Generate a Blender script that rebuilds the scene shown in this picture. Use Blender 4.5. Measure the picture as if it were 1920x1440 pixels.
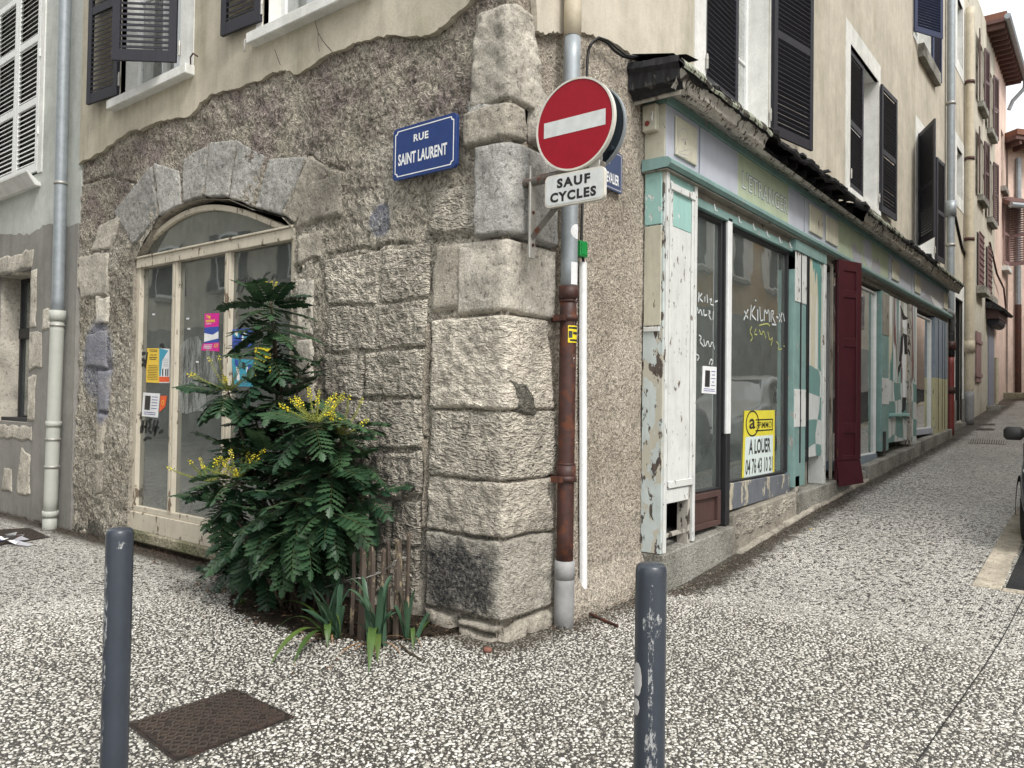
import bpy, bmesh, math, random
import numpy as np
from mathutils import Vector, Matrix
from mathutils.geometry import tessellate_polygon
random.seed(7); rng = np.random.default_rng(11)
S = bpy.context.scene
for o in list(bpy.data.objects): bpy.data.objects.remove(o)

# ------------------------------------------------------------ camera
FPX = 1458.2
_y, _p, _r = [math.radians(a) for a in (38.025, 1.195, 0.834)]
_f = np.array([math.cos(_p)*math.cos(_y), math.cos(_p)*math.sin(_y), math.sin(_p)])
_rt = np.array([math.sin(_y), -math.cos(_y), 0.0]); _up = np.cross(_rt, _f)
_R2 = math.cos(_r)*_rt + math.sin(_r)*_up; _U2 = -math.sin(_r)*_rt + math.cos(_r)*_up
CM = np.array([_R2, _U2, _f]); CAM = np.array([-4.041, -3.218, 1.6])
cam = bpy.data.cameras.new('camera'); camo = bpy.data.objects.new('camera', cam); S.collection.objects.link(camo)
cam.sensor_width = 36; cam.lens = FPX/1920*36; cam.clip_end = 2000; cam.clip_start = 0.05
mw = Matrix.Identity(4)
for i in range(3):
    mw[i][0] = _R2[i]; mw[i][1] = _U2[i]; mw[i][2] = -_f[i]; mw[i][3] = CAM[i]
camo.matrix_world = mw
S.camera = camo

# ------------------------------------------------------------ world and sun (bright overcast)
W = bpy.data.worlds.new('World'); S.world = W; W.use_nodes = True
wt = W.node_tree; wt.nodes.clear()
SUN_EL, SUN_AZ = math.radians(50), math.radians(247)      # azimuth from +X, counter-clockwise
sky = wt.nodes.new('ShaderNodeTexSky'); sky.sky_type = 'NISHITA'; sky.sun_disc = False
sky.sun_elevation = SUN_EL; sky.sun_rotation = math.radians(90) - SUN_AZ
sky.air_density = 1.0; sky.dust_density = 5.0; sky.ozone_density = 1.0
hs = wt.nodes.new('ShaderNodeHueSaturation'); hs.inputs['Saturation'].default_value = 0.22
mxw = wt.nodes.new('ShaderNodeMix'); mxw.data_type = 'RGBA'; mxw.inputs[0].default_value = 0.55
mxw.inputs[7].default_value = (9.0, 9.25, 9.3, 1)
bg = wt.nodes.new('ShaderNodeBackground'); bg.inputs[1].default_value = 0.125
wo = wt.nodes.new('ShaderNodeOutputWorld')
wt.links.new(sky.outputs[0], hs.inputs['Color']); wt.links.new(hs.outputs[0], mxw.inputs[6])
wt.links.new(mxw.outputs[2], bg.inputs[0]); wt.links.new(bg.outputs[0], wo.inputs[0])
sl = bpy.data.lights.new('sun', 'SUN'); sl.energy = 1.5; sl.angle = math.radians(14); sl.color = (1, .965, .91)
so = bpy.data.objects.new('sun', sl); S.collection.objects.link(so)
sd = Vector((math.cos(SUN_EL)*math.cos(SUN_AZ), math.cos(SUN_EL)*math.sin(SUN_AZ), math.sin(SUN_EL)))
so.rotation_euler = sd.to_track_quat('Z', 'Y').to_euler(); so.location = (0, 0, 30)
S.view_settings.view_transform = 'Standard'; S.view_settings.look = 'None'
S.view_settings.gamma = 1; S.view_settings.exposure = 0.76; S.view_settings.use_curve_mapping = False
S.render.engine = 'CYCLES'; S.render.resolution_x = 1024; S.render.resolution_y = 768
S.cycles.max_bounces = 6; S.cycles.transparent_max_bounces = 12

# ------------------------------------------------------------ helpers
def ray(px, py):
    return np.array([(px-960)/FPX, -(py-720)/FPX, 1.0]) @ CM
def on(px, py, ax, val):
    d = ray(px, py); return CAM + d*((val-CAM[ax])/d[ax])
def LP(px, py, d=0.0):            # left facade (faces -X): (u=y, v=z) at distance d in front of it
    p = on(px, py, 0, -d); return (p[1], p[2])
def RP(px, py, d=0.0):            # right facade (faces -Y): (u=x, v=z)
    p = on(px, py, 1, -d); return (p[0], p[2])
_hx = [-300, 1.5, 2.3, 3.9, 5.9, 8.6, 12.4, 16.7, 20.5, 25, 28.6, 40, 300]
_hz = [0, 0, .02, .15, .31, .48, .70, .97, 1.26, 1.6, 1.96, 2.8, 5]
def H(x): return float(np.interp(x, _hx, _hz))
def GP(px, py):
    d = ray(px, py); t = 1.0
    while t < 80:
        P = CAM + t*d
        if P[2] < H(P[0]): return P
        t += .004
    return P
TL = lambda u, v, d: (-d, u, v)
TR = lambda u, v, d: (u, -d, v)
TW = lambda u, v, d: (u, v, d)

def vnoise(P, seed=0):
    i = np.floor(P).astype(np.int64); f = P - i; f = f*f*(3-2*f)
    out = np.zeros(len(P))
    for dx in (0, 1):
        for dy in (0, 1):
            for dz in (0, 1):
                h = ((i[:, 0]+dx)*374761393 + (i[:, 1]+dy)*668265263 + (i[:, 2]+dz)*1274126177 + seed*974634777) & 0xffffffff
                h = ((h ^ (h >> 13))*1274126177) & 0xffffffff
                h = ((h ^ (h >> 16))*2246822519) & 0xffffffff; h = h ^ (h >> 15)
                w = (f[:, 0] if dx else 1-f[:, 0])*(f[:, 1] if dy else 1-f[:, 1])*(f[:, 2] if dz else 1-f[:, 2])
                out += w*(h/4294967296.0)
    return out
def fbm(P, freq, octv=4, seed=0, gain=.5):
    P = np.asarray(P, float); a = 1; s = 0; t = 0
    for k in range(octv):
        s = s + a*(vnoise(P*freq*(2.03**k)+17.3*k, seed+k)*2-1); t += a; a *= gain
    return s/t
def ridged(P, freq, octv=3, seed=0):
    P = np.asarray(P, float); a = 1; s = 0; t = 0
    for k in range(octv):
        s = s + a*(1-abs(vnoise(P*freq*(2.1**k)+9.1*k, seed+k)*2-1)); t += a; a *= .5
    return s/t

OFS = {}
def setp(o, label=None, cat=None, group=None, kind=None):
    if label: o['label'] = label
    if cat: o['category'] = cat
    if group: o['group'] = group
    if kind: o['kind'] = kind
    return o
def thing(name, label, cat, loc=(0, 0, 0), group=None):
    o = bpy.data.objects.new(name, None); S.collection.objects.link(o); o.location = loc
    o.empty_display_size = .1
    OFS[o] = np.array(loc, float); return setp(o, label, cat, group)
class MB:
    def __init__(s): s.v = []; s.f = []; s.m = []
    def add(s, vs, fs, mi=0):
        b = len(s.v); s.v += [tuple(map(float, p)) for p in vs]
        s.f += [tuple(b+i for i in f) for f in fs]; s.m += [mi]*len(fs); return s
    def box(s, T, u0, u1, v0, v1, d0, d1, mi=0):
        c = [T(u, v, d) for d in (d0, d1) for v in (v0, v1) for u in (u0, u1)]
        return s.add(c, [(0, 1, 3, 2), (4, 6, 7, 5), (0, 4, 5, 1), (2, 3, 7, 6), (0, 2, 6, 4), (1, 5, 7, 3)], mi)
    def quadbox(s, T, q, d0, d1, mi=0):                        # q = 4 (u,v)
        c = [T(u, v, d0) for u, v in q]+[T(u, v, d1) for u, v in q]
        return s.add(c, [(0, 1, 2, 3), (7, 6, 5, 4)]+[(i, (i+1) % 4, 4+(i+1) % 4, 4+i) for i in range(4)], mi)
    def prism(s, T, out, d0, d1, holes=(), back=True, mi=0):
        loops = [out]+list(holes)
        tris = tessellate_polygon([[Vector((u, v, 0)) for u, v in l] for l in loops])
        flat = [p for l in loops for p in l]; n = len(flat)
        vs = [T(u, v, d1) for u, v in flat]+[T(u, v, d0) for u, v in flat]
        fs = [tuple(t) for t in tris]
        if back: fs += [tuple(n+i for i in reversed(t)) for t in tris]
        k = 0
        for l in loops:
            m = len(l)
            fs += [(k+i, k+(i+1) % m, n+k+(i+1) % m, n+k+i) for i in range(m)]; k += m
        return s.add(vs, fs, mi)
    def tube(s, pts, r, n=10, cap=True, mi=0):
        P = [Vector(p) for p in pts]; rs = r if hasattr(r, '__len__') else [r]*len(P)
        vs = []; prev = None
        for i, p in enumerate(P):
            t = (P[min(i+1, len(P)-1)]-P[max(i-1, 0)]).normalized()
            a = prev if prev is not None else (Vector((0, 0, 1)) if abs(t.z) < .9 else Vector((1, 0, 0)))
            x = (a-t*a.dot(t)).normalized(); y = t.cross(x); prev = x
            for k in range(n):
                an = 2*math.pi*k/n; vs.append(p+(x*math.cos(an)+y*math.sin(an))*rs[i])
        fs = [(i*n+k, i*n+(k+1) % n, (i+1)*n+(k+1) % n, (i+1)*n+k) for i in range(len(P)-1) for k in range(n)]
        if cap: fs += [tuple(reversed(range(n))), tuple((len(P)-1)*n+k for k in range(n))]
        return s.add(vs, fs, mi)
    def grid(s, V, nu, nv, mi=0, flip=False):                   # V: (nv*nu,3) rows of nu
        f = [(j*nu+i, j*nu+i+1, (j+1)*nu+i+1, (j+1)*nu+i) for j in range(nv-1) for i in range(nu-1)]
        return s.add(V, f, mi)
def mesh_np(name, V, F, smooth=False):
    me = bpy.data.meshes.new(name); V = np.asarray(V, np.float32); F = np.asarray(F, np.int32)
    me.vertices.add(len(V)); me.vertices.foreach_set('co', V.ravel())
    k = F.shape[1]
    me.loops.add(F.size); me.loops.foreach_set('vertex_index', F.ravel())
    me.polygons.add(len(F)); me.polygons.foreach_set('loop_start', np.arange(0, F.size, k, dtype=np.int32))
    me.polygons.foreach_set('loop_total', np.full(len(F), k, np.int32))
    if smooth: me.polygons.foreach_set('use_smooth', np.ones(len(F), bool))
    me.update(calc_edges=True); me.validate(); return me
def link(name, me, mats=None, parent=None, smooth=False, label=None, kind=None):
    o = bpy.data.objects.new(name, me); S.collection.objects.link(o)
    if mats is not None and not me.materials:
        for m in (mats if isinstance(mats, (list, tuple)) else [mats]): me.materials.append(m)
    if parent is not None: o.parent = parent; OFS[o] = OFS[parent]
    else: OFS[o] = np.zeros(3)
    return setp(o, label, None, None, kind)
def obj(name, mb, mat, parent=None, bevel=0, smooth=False, label=None, kind=None, fix=True):
    ofs = OFS[parent] if parent is not None else np.zeros(3)
    me = bpy.data.meshes.new(name)
    me.from_pydata([(p[0]-ofs[0], p[1]-ofs[1], p[2]-ofs[2]) for p in mb.v], [], mb.f)
    if any(mb.m): me.polygons.foreach_set('material_index', mb.m)
    if fix or bevel:
        bm = bmesh.new(); bm.from_mesh(me)
        if fix: bmesh.ops.recalc_face_normals(bm, faces=bm.faces)
        if bevel:
            es = [e for e in bm.edges if len(e.link_faces) == 2 and e.calc_face_angle(0) > .6]
            bmesh.ops.bevel(bm, geom=es, offset=bevel, segments=1, affect='EDGES', clamp_overlap=True)
        bm.to_mesh(me); bm.free()
    if smooth: me.polygons.foreach_set('use_smooth', [True]*len(me.polygons))
    me.update()
    return link(name, me, mat, parent, label=label, kind=kind)
def solo(name, mb, mat, label, cat, group=None, **k):
    return setp(obj(name, mb, mat, None, **k), label, cat, group)
def struct(name, mb, mat, **k): return setp(obj(name, mb, mat, None, **k), kind='structure')

# ------------------------------------------------------------ node materials
class NT:
    def __init__(s, name):
        s.m = bpy.data.materials.new(name); s.m.use_nodes = True; s.t = s.m.node_tree; s.t.nodes.clear()
        s.out = s.t.nodes.new('ShaderNodeOutputMaterial'); s._pos = None
    def n(s, ty, **kw):
        nd = s.t.nodes.new('ShaderNode'+ty)
        for k, v in kw.items(): setattr(nd, k, v)
        return nd
    def put(s, sock, v):
        if isinstance(v, bpy.types.NodeSocket): s.t.links.new(v, sock)
        elif v is not None:
            if isinstance(v, (tuple, list)) and len(v) == 3 and sock.type == 'RGBA': v = (*v, 1)
            sock.default_value = v
    def pos(s):
        if not s._pos: s._pos = s.n('NewGeometry').outputs['Position']
        return s._pos
    def ocoord(s): return s.n('TexCoord').outputs['Object']
    def scale(s, vec, sc, off=(0, 0, 0)):
        m = s.n('Mapping'); s.put(m.inputs[0], vec); m.inputs['Scale'].default_value = sc; m.inputs['Location'].default_value = off
        return m.outputs[0]
    def noise(s, sc, det=4, ro=.55, vec=None, dist=0):
        n = s.n('TexNoise'); s.put(n.inputs['Vector'], vec or s.pos()); n.inputs['Scale'].default_value = sc
        n.inputs['Detail'].default_value = det; n.inputs['Roughness'].default_value = ro; n.inputs['Distortion'].default_value = dist
        return n.outputs[0]
    def ridge(s, sc, det=4, vec=None, dist=1.0):
        n = s.n('TexNoise', noise_type='RIDGED_MULTIFRACTAL'); n.normalize = True; s.put(n.inputs['Vector'], vec or s.pos()); n.inputs['Scale'].default_value = sc
        n.inputs['Detail'].default_value = det; n.inputs['Roughness'].default_value = .55; n.inputs['Distortion'].default_value = dist; n.inputs['Offset'].default_value = .9; n.inputs['Gain'].default_value = 1.2
        return n.outputs[0]
    def vor(s, sc, feat='F1', vec=None, out='Distance', dims='3D', rnd=1):
        n = s.n('TexVoronoi', feature=feat, voronoi_dimensions=dims); s.put(n.inputs['Vector'], vec or s.pos())
        n.inputs['Scale'].default_value = sc; n.inputs['Randomness'].default_value = rnd; return n.outputs[out]
    def ramp(s, fac, stops, interp='LINEAR'):
        r = s.n('ValToRGB'); s.put(r.inputs[0], fac); cr = r.color_ramp; cr.interpolation = interp
        while len(cr.elements) < len(stops): cr.elements.new(.5)
        for e, (p, c) in zip(cr.elements, stops):
            e.position = p; e.color = (*c, 1) if hasattr(c, '__len__') else (c, c, c, 1)
        return r.outputs[0]
    def mix(s, fac, a, b, mode='MIX'):
        m = s.n('Mix', data_type='RGBA', blend_type=mode); s.put(m.inputs[0], fac); s.put(m.inputs[6], a); s.put(m.inputs[7], b)
        return m.outputs[2]
    def math(s, op, a, b=0, c=None, clamp=False):
        m = s.n('Math', operation=op, use_clamp=clamp); s.put(m.inputs[0], a); s.put(m.inputs[1], b)
        if c is not None: s.put(m.inputs[2], c)
        return m.outputs[0]
    def sep(s, vec=None):
        n = s.n('SeparateXYZ'); s.put(n.inputs[0], vec or s.pos()); return n.outputs
    def bump(s, h, st=.5, dist=.01, nrm=None):
        b = s.n('Bump'); s.put(b.inputs['Height'], h); b.inputs['Strength'].default_value = st
        b.inputs['Distance'].default_value = dist
        if nrm: s.put(b.inputs['Normal'], nrm)
        return b.outputs[0]
    def bsdf(s, col, rough=.8, nrm=None, metal=0, spec=.5, **kw):
        p = s.n('BsdfPrincipled'); s.put(p.inputs['Base Color'], col); s.put(p.inputs['Roughness'], rough)
        s.put(p.inputs['Metallic'], metal); s.put(p.inputs['Specular IOR Level'], spec)
        if nrm: s.put(p.inputs['Normal'], nrm)
        for k, v in kw.items(): s.put(p.inputs[k], v)
        return p.outputs[0]
    def done(s, sh): s.t.links.new(sh, s.out.inputs[0]); return s.m

def rgb(r, g, b):                 # display colour -> linear
    f = lambda c: (c/255/12.92) if c/255 <= .04045 else ((c/255+.055)/1.055)**2.4
    return (f(r), f(g), f(b))
def sc3(c, k): return tuple(min(1, x*k) for x in c)

def m_stone(name, c=(.36, .33, .285), bump=1.0, soot=None, pink=.3, hewn=0.0):
    t = NT(name); P = t.pos()
    rnd = t.n('ObjectInfo').outputs['Random']
    big = t.ramp(t.noise(2.2, 5, .6), [(.3, sc3(c, .68)), (.5, c), (.72, sc3(c, 1.25))])
    big = t.mix(t.math('MULTIPLY', t.ramp(t.noise(1.3, 3), [(.5, 0), (.7, 1)]), pink), big, (.33, .26, .215))
    col = t.mix(1, big, t.ramp(t.noise(70, 5, .75), [(.3, .55), (.5, .95), (.7, 1.3)]), 'MULTIPLY')
    pits = t.ramp(t.noise(24, 6, .65, dist=.6), [(.33, .35), (.44, 1.0)])
    col = t.mix(.85, col, pits, 'MULTIPLY')
    col = t.mix(.85, col, t.ramp(t.noise(.9, 5, .6), [(.48, 1), (.70, .5)]), 'MULTIPLY')
    col = t.mix(.6, col, t.ramp(t.noise(6, 6, .7), [(.35, .7), (.6, 1.12)]), 'MULTIPLY')
    col = t.mix(1, col, t.ramp(rnd, [(0, .86), (1, 1.1)]), 'MULTIPLY')
    if soot:                       # a soot stain of its own shape: y0,y1,z0,z1
        x = t.sep()
        y0, y1, z0, z1 = soot
        nz = t.math('MULTIPLY', t.math('SUBTRACT', t.noise(7, 6, .7), .5), .45)
        a = t.math('ADD', x['Y'], nz); b = t.math('ADD', x['Z'], nz)
        mk = t.math('MULTIPLY', t.math('MULTIPLY', t.math('SUBTRACT', a, y0), 9, clamp=True),
                    t.math('MULTIPLY', t.math('SUBTRACT', y1, a), 9, clamp=True))
        mk = t.math('MULTIPLY', mk, t.math('MULTIPLY', t.math('SUBTRACT', b, z0), 9, clamp=True))
        mk = t.math('MULTIPLY', mk, t.math('MULTIPLY', t.math('SUBTRACT', z1, b), 7, clamp=True))
        sp = t.ramp(t.noise(45, 5, .75), [(.42, 1), (.70, .4)])
        col = t.mix(t.math('MULTIPLY', mk, sp, clamp=True), col, (.028, .03, .033))
    if name in ('pale_limestone', 'limestone'): col = spray(t, col, .7)
    h = t.math('ADD', t.noise(28, 8, .68, dist=.4), t.math('MULTIPLY', t.noise(110, 3, .7), .35))
    if hewn:                       # slanting pick marks; their relief shade is also put into the colour
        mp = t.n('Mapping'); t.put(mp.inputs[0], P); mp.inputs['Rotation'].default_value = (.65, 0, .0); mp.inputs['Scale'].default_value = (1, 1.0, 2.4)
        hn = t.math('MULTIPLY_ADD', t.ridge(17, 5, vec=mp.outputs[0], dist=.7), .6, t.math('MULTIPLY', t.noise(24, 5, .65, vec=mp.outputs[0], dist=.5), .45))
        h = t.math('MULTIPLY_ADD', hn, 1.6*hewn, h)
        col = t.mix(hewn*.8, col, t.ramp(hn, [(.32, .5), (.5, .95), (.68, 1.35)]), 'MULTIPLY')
    return t.done(t.bsdf(col, .92, t.bump(h, 1.0, .028*bump), spec=.2))

SPRAY = [(LP(180, 675), .42, .52), (LP(190, 745), .18, .34), (LP(709, 412), .14, .15)]
def spray(t, col, amt=.8):
    x = t.sep(); tot = None
    for (y0, z0), ry, rz in SPRAY:
        n_ = t.math('MULTIPLY', t.math('SUBTRACT', t.noise(8, 4, .7), .5), .22 if ry > .2 else .06)
        a_ = t.math('DIVIDE', t.math('ADD', t.math('SUBTRACT', x['Y'], y0), n_), ry); b_ = t.math('DIVIDE', t.math('ADD', t.math('SUBTRACT', x['Z'], z0), n_), rz)
        r_ = t.math('SQRT', t.math('ADD', t.math('MULTIPLY', a_, a_), t.math('MULTIPLY', b_, b_)))
        k_ = t.math('MULTIPLY', t.math('SUBTRACT', 1, r_), 4, clamp=True)
        tot = k_ if tot is None else t.math('MAXIMUM', tot, k_)
    return t.mix(t.math('MULTIPLY', tot, t.ramp(t.noise(40, 4, .7), [(.35, .35), (.6, amt)])), col, (.17, .20, .30))
def m_rough(name, cols, chip=1.0, bump=1.0, fs=1.0, dirt=.5, zones=False):
    t = NT(name)
    col = t.ramp(t.noise(1.4, 5, .6), [(.32, cols[0]), (.5, cols[1]), (.68, cols[2])])
    if zones:                      # browner hacked band above, paler stone-grey below
        x = t.sep(); hz = t.math('ADD', x['Z'], t.math('MULTIPLY', t.math('SUBTRACT', t.noise(1.1, 4, .6), .5), 1.6))
        k = t.math('MULTIPLY', t.math('SUBTRACT', hz, 3.25), 2.2, clamp=True)
        br = t.ramp(t.noise(2.3, 5, .65), [(.36, (.25, .20, .19)), (.50, (.39, .345, .29)), (.66, (.50, .46, .37))])
        col = t.mix(t.math('MULTIPLY', k, .85), col, br)
    chipn = t.noise(34*fs, 6, .7, dist=.8)
    col = t.mix(chip, col, t.ramp(chipn, [(.34, .30), (.45, .85), (.56, 1.05), (.68, 1.7)]), 'MULTIPLY')
    col = t.mix(dirt, col, t.ramp(t.noise(.8, 6, .65), [(.45, 1.05), (.7, .5)]), 'MULTIPLY')
    col = t.mix(.75, col, t.ramp(t.noise(75*fs, 5, .75), [(.32, .5), (.52, 1), (.7, 1.45)]), 'MULTIPLY')
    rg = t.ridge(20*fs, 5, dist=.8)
    col = t.mix(.55*chip, col, t.ramp(rg, [(.25, .45), (.5, .95), (.75, 1.55)]), 'MULTIPLY')  # crevice shade and ridge brightness painted into the colour from the relief noise
    if zones: col = spray(t, col)
    h = t.math('ADD', t.math('MULTIPLY_ADD', rg, .5, chipn), t.math('MULTIPLY', t.noise(120*fs, 3, .7), .4))
    return t.done(t.bsdf(col, .95, t.bump(h, 1.0, .036*bump), spec=.15))

def m_stucco(name, c, streak=.5, bump=.3, extra=None):
    t = NT(name)
    v = t.scale(t.pos(), (1.0, 1.0, .12))
    st = t.noise(9, 6, .7, vec=v)
    col = t.ramp(t.noise(1.1, 5, .6), [(.3, sc3(c, .82)), (.55, c), (.75, sc3(c, 1.12))])
    col = t.mix(streak, col, t.ramp(st, [(.34, .80), (.5, 1.0), (.66, 1.04)]), 'MULTIPLY')
    v2 = t.scale(t.pos(), (1.0, 1.0, .05)); st2 = t.noise(3.2, 4, .6, vec=v2)
    col = t.mix(streak, col, t.ramp(st2, [(.5, 1), (.68, .80)]), 'MULTIPLY')
    col = t.mix(.6, col, t.ramp(t.noise(5, 6, .7), [(.35, .82), (.6, 1.06)]), 'MULTIPLY')
    col = t.mix(.5, col, t.ramp(t.noise(55, 4, .7), [(.3, .8), (.6, 1.08)]), 'MULTIPLY')
    gr = t.noise(1.7, 5, .6, vec=t.scale(t.pos(), (1.4, 1.4, .35), (4, 2, 1)))
    col = t.mix(streak, col, t.ramp(gr, [(.50, (1, 1, 1)), (.68, (.66, .67, .60))]), 'MULTIPLY')
    h = t.math('ADD', t.noise(60, 5, .7), t.math('MULTIPLY', t.noise(9, 3), .6))
    return t.done(t.bsdf(col, .93, t.bump(h, bump, .008), spec=.2))

def m_paint(name, c, under=(.10, .075, .06), peel=.0, rough=.5, grime=.35, bump=.15, sc=9, spec=.4, peel2=None, world=True, coat=0):
    t = NT(name); V = t.pos() if world else t.ocoord()
    col = t.mix(grime, c, t.mix(1, c, t.ramp(t.noise(4, 6, .7, vec=V), [(.3, .6), (.55, 1.0), (.7, 1.1)]), 'MULTIPLY'))
    vg = t.scale(V, (1, 1, .15))
    col = t.mix(grime, col, t.mix(1, col, t.ramp(t.noise(25, 4, .7, vec=vg), [(.3, .75), (.55, 1.0)]), 'MULTIPLY'))
    h = t.noise(60, 4, .6, vec=V)
    if peel > 0:
        vp = t.scale(V, (1, 1, .45)); pn = t.noise(sc, 7, .62, vec=vp, dist=.3)
        k = t.ramp(pn, [(.34+peel*.2-.008, 1), (.34+peel*.2+.008, 0)])
        und = t.mix(1, under, t.ramp(t.noise(45, 4, .7, vec=vg), [(.3, .5), (.7, 1.5)]), 'MULTIPLY')
        if peel2:
            k2 = t.ramp(t.noise(sc*.8, 6, .6, vec=t.scale(V, (1, 1, .5), (3, 1, 2))), [(.5, 0), (.515, 1)])
            und = t.mix(k2, und, peel2)
        col = t.mix(k, col, und); h = t.math('SUBTRACT', t.math('MULTIPLY', h, .25), k)
    return t.done(t.bsdf(col, rough, t.bump(h, .5 if peel else bump, .004), spec=spec, **({'Coat Weight': coat, 'Coat Roughness': .05} if coat else {})))

def m_metal(name, c, rough=.45, metal=.6, var=.25, sc=14, bump=.15, rust=0, rustc=(.14, .05, .025), spec=.5):
    t = NT(name); V = t.ocoord()
    col = t.mix(var, c, t.mix(1, c, t.ramp(t.noise(sc, 6, .7, vec=V), [(.3, .45), (.55, 1.05), (.75, 1.4)]), 'MULTIPLY'))
    r = rough
    if rust:
        k = t.ramp(t.noise(11, 7, .7, vec=V), [(.58-rust*.3, 0), (.66-rust*.3, 1)])
        col = t.mix(k, col, rustc); r = t.math('ADD', rough, t.math('MULTIPLY', k, .3))
    return t.done(t.bsdf(col, r, t.bump(t.noise(70, 4, .6, vec=V), bump, .003), metal=metal, spec=spec))

def m_plain(name, c, rough=.6, metal=0, spec=.5):
    t = NT(name)
    col = t.mix(.5, c, t.mix(1, c, t.ramp(t.noise(16, 4, .6, vec=t.ocoord()), [(.3, .8), (.65, 1.12)]), 'MULTIPLY'))
    return t.done(t.bsdf(col, rough, None, metal=metal, spec=spec))

def m_glass(name, dust=.25, dustc=(.12, .13, .12), tint=(.8, .85, .82), rough=.02, wave=.00012, lowdust=0):
    t = NT(name)
    nn = t.bump(t.noise(1.6, 2), .6, wave*30)
    gl = t.n('BsdfGlossy'); gl.inputs['Roughness'].default_value = rough; t.put(gl.inputs['Normal'], nn); t.put(gl.inputs['Color'], (.95, .97, .96))
    tr = t.n('BsdfTransparent'); t.put(tr.inputs['Color'], tint)
    df = t.n('BsdfDiffuse'); t.put(df.inputs['Color'], t.mix(1, dustc, t.ramp(t.noise(3, 6, .7), [(.3, .75), (.7, 1.2)]), 'MULTIPLY'))
    ms = t.n('MixShader'); t.put(ms.inputs[0], t.math('MULTIPLY', t.ramp(t.noise(6, 5, .7), [(.3, .85), (.7, 1.1)]), dust, clamp=True))
    t.put(ms.inputs[1], tr.outputs[0]); t.put(ms.inputs[2], df.outputs[0])
    fr = t.n('Fresnel'); fr.inputs['IOR'].default_value = 1.62; t.put(fr.inputs['Normal'], nn)
    m2 = t.n('MixShader'); t.put(m2.inputs[0], t.math('MULTIPLY', fr.outputs[0], 2.2, clamp=True)); t.put(m2.inputs[1], ms.outputs[0]); t.put(m2.inputs[2], gl.outputs[0])
    return t.done(m2.outputs[0])

M = {}
M['stone'] = m_stone('limestone', (.47, .43, .36))
M['stone_pale'] = m_stone('pale_limestone', (.62, .575, .495), .8, pink=.05)
M['stone_grey'] = m_stone('grey_limestone', (.45, .44, .41), .8, pink=.0)
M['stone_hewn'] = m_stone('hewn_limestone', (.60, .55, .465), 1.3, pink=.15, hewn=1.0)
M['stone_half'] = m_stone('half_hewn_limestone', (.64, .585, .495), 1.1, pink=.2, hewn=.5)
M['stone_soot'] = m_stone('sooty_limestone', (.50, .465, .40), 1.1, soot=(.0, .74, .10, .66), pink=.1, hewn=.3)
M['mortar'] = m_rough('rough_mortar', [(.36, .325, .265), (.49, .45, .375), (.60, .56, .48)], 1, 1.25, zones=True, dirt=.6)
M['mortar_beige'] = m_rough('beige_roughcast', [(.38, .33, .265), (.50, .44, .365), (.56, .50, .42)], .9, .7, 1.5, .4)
M['stucco'] = m_stucco('beige_stucco', (.50, .455, .365), .6)
M['stucco_r'] = m_stucco('beige_stucco_street', (.54, .495, .41), .45)
M['stucco_green'] = m_stucco('pale_green_stucco', (.49, .51, .475), .3)
M['cement'] = m_stucco('grey_cement', (.27, .26, .24), .6, .6)
M['concrete'] = m_rough('concrete_step', [(.17, .16, .14), (.30, .29, .255), (.36, .35, .31)], .45, .35, 1.2, .6)
M['stucco_cream'] = m_stucco('cream_stucco', (.52, .49, .41), .5)
M['stucco_pink'] = m_stucco('pink_stucco', (.70, .54, .46), .3)
M['stucco_ochre'] = m_stucco('ochre_stucco', (.50, .36, .20), .4)
M['stucco_grey'] = m_stucco('grey_stucco', (.28, .28, .26), .4)
M['whiteband'] = m_stucco('white_surround', (.72, .72, .69), .35)
M['shutter'] = m_paint('charcoal_shutter_paint', (.022, .022, .030), rough=.55, grime=.4)
M['shutter_white'] = m_paint('white_shutter_paint', (.72, .73, .71), rough=.5, grime=.2)
M['shutter_brown'] = m_paint('brown_shutter_paint', (.10, .055, .055), rough=.6)
M['shutter_rose'] = m_paint('rose_shutter_paint', (.27, .17, .165), rough=.6)
M['cream_wood'] = m_paint('cream_window_paint', (.52, .47, .38), under=(.16, .12, .085), peel=.28, rough=.6, grime=.4, sc=14)
M['white_wood'] = m_paint('white_window_paint', (.70, .71, .70), rough=.5, grime=.35)
M['white_peel'] = m_paint('peeling_white_paint', (.61, .62, .60), under=(.12, .09, .07), peel=.17, rough=.6, grime=.4, sc=16)
M['blue_peel'] = m_paint('peeling_pale_blue_paint', (.50, .56, .55), under=(.085, .07, .06), peel=.8, rough=.65, grime=.4, sc=9, peel2=(.45, .43, .36))
M['teal'] = m_paint('teal_paint', (.20, .32, .30), under=(.3, .3, .28), peel=.12, rough=.5, grime=.55, sc=8)
M['teal_pale'] = m_paint('pale_teal_paint', (.30, .50, .46), under=(.6, .62, .6), peel=.2, rough=.55, grime=.3, sc=6)
M['lavender'] = m_paint('lavender_grey_paint', (.44, .46, .52), rough=.6, grime=.25)
M['beige_paint'] = m_paint('aged_cream_paint', (.52, .50, .40), under=(.15, .13, .10), peel=.05, sc=14, rough=.6, grime=.5)
M['grey_wood'] = m_paint('grey_weathered_wood', (.27, .25, .21), under=(.1, .08, .06), peel=.2, rough=.8, grime=.8)
M['maroon'] = m_paint('maroon_paint', (.065, .012, .018), rough=.42, grime=.6)
M['maroon_dark'] = m_paint('dark_maroon_wood', (.035, .01, .012), rough=.5, grime=.6)
M['brown_panel'] = m_paint('brown_panel_paint', (.075, .04, .035), rough=.6, grime=.5)
M['bluegrey_scuffed'] = m_paint('scuffed_blue_grey_paint', (.13, .14, .16), under=(.42, .38, .29), peel=.5, rough=.6, grime=.6, sc=5)
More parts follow.
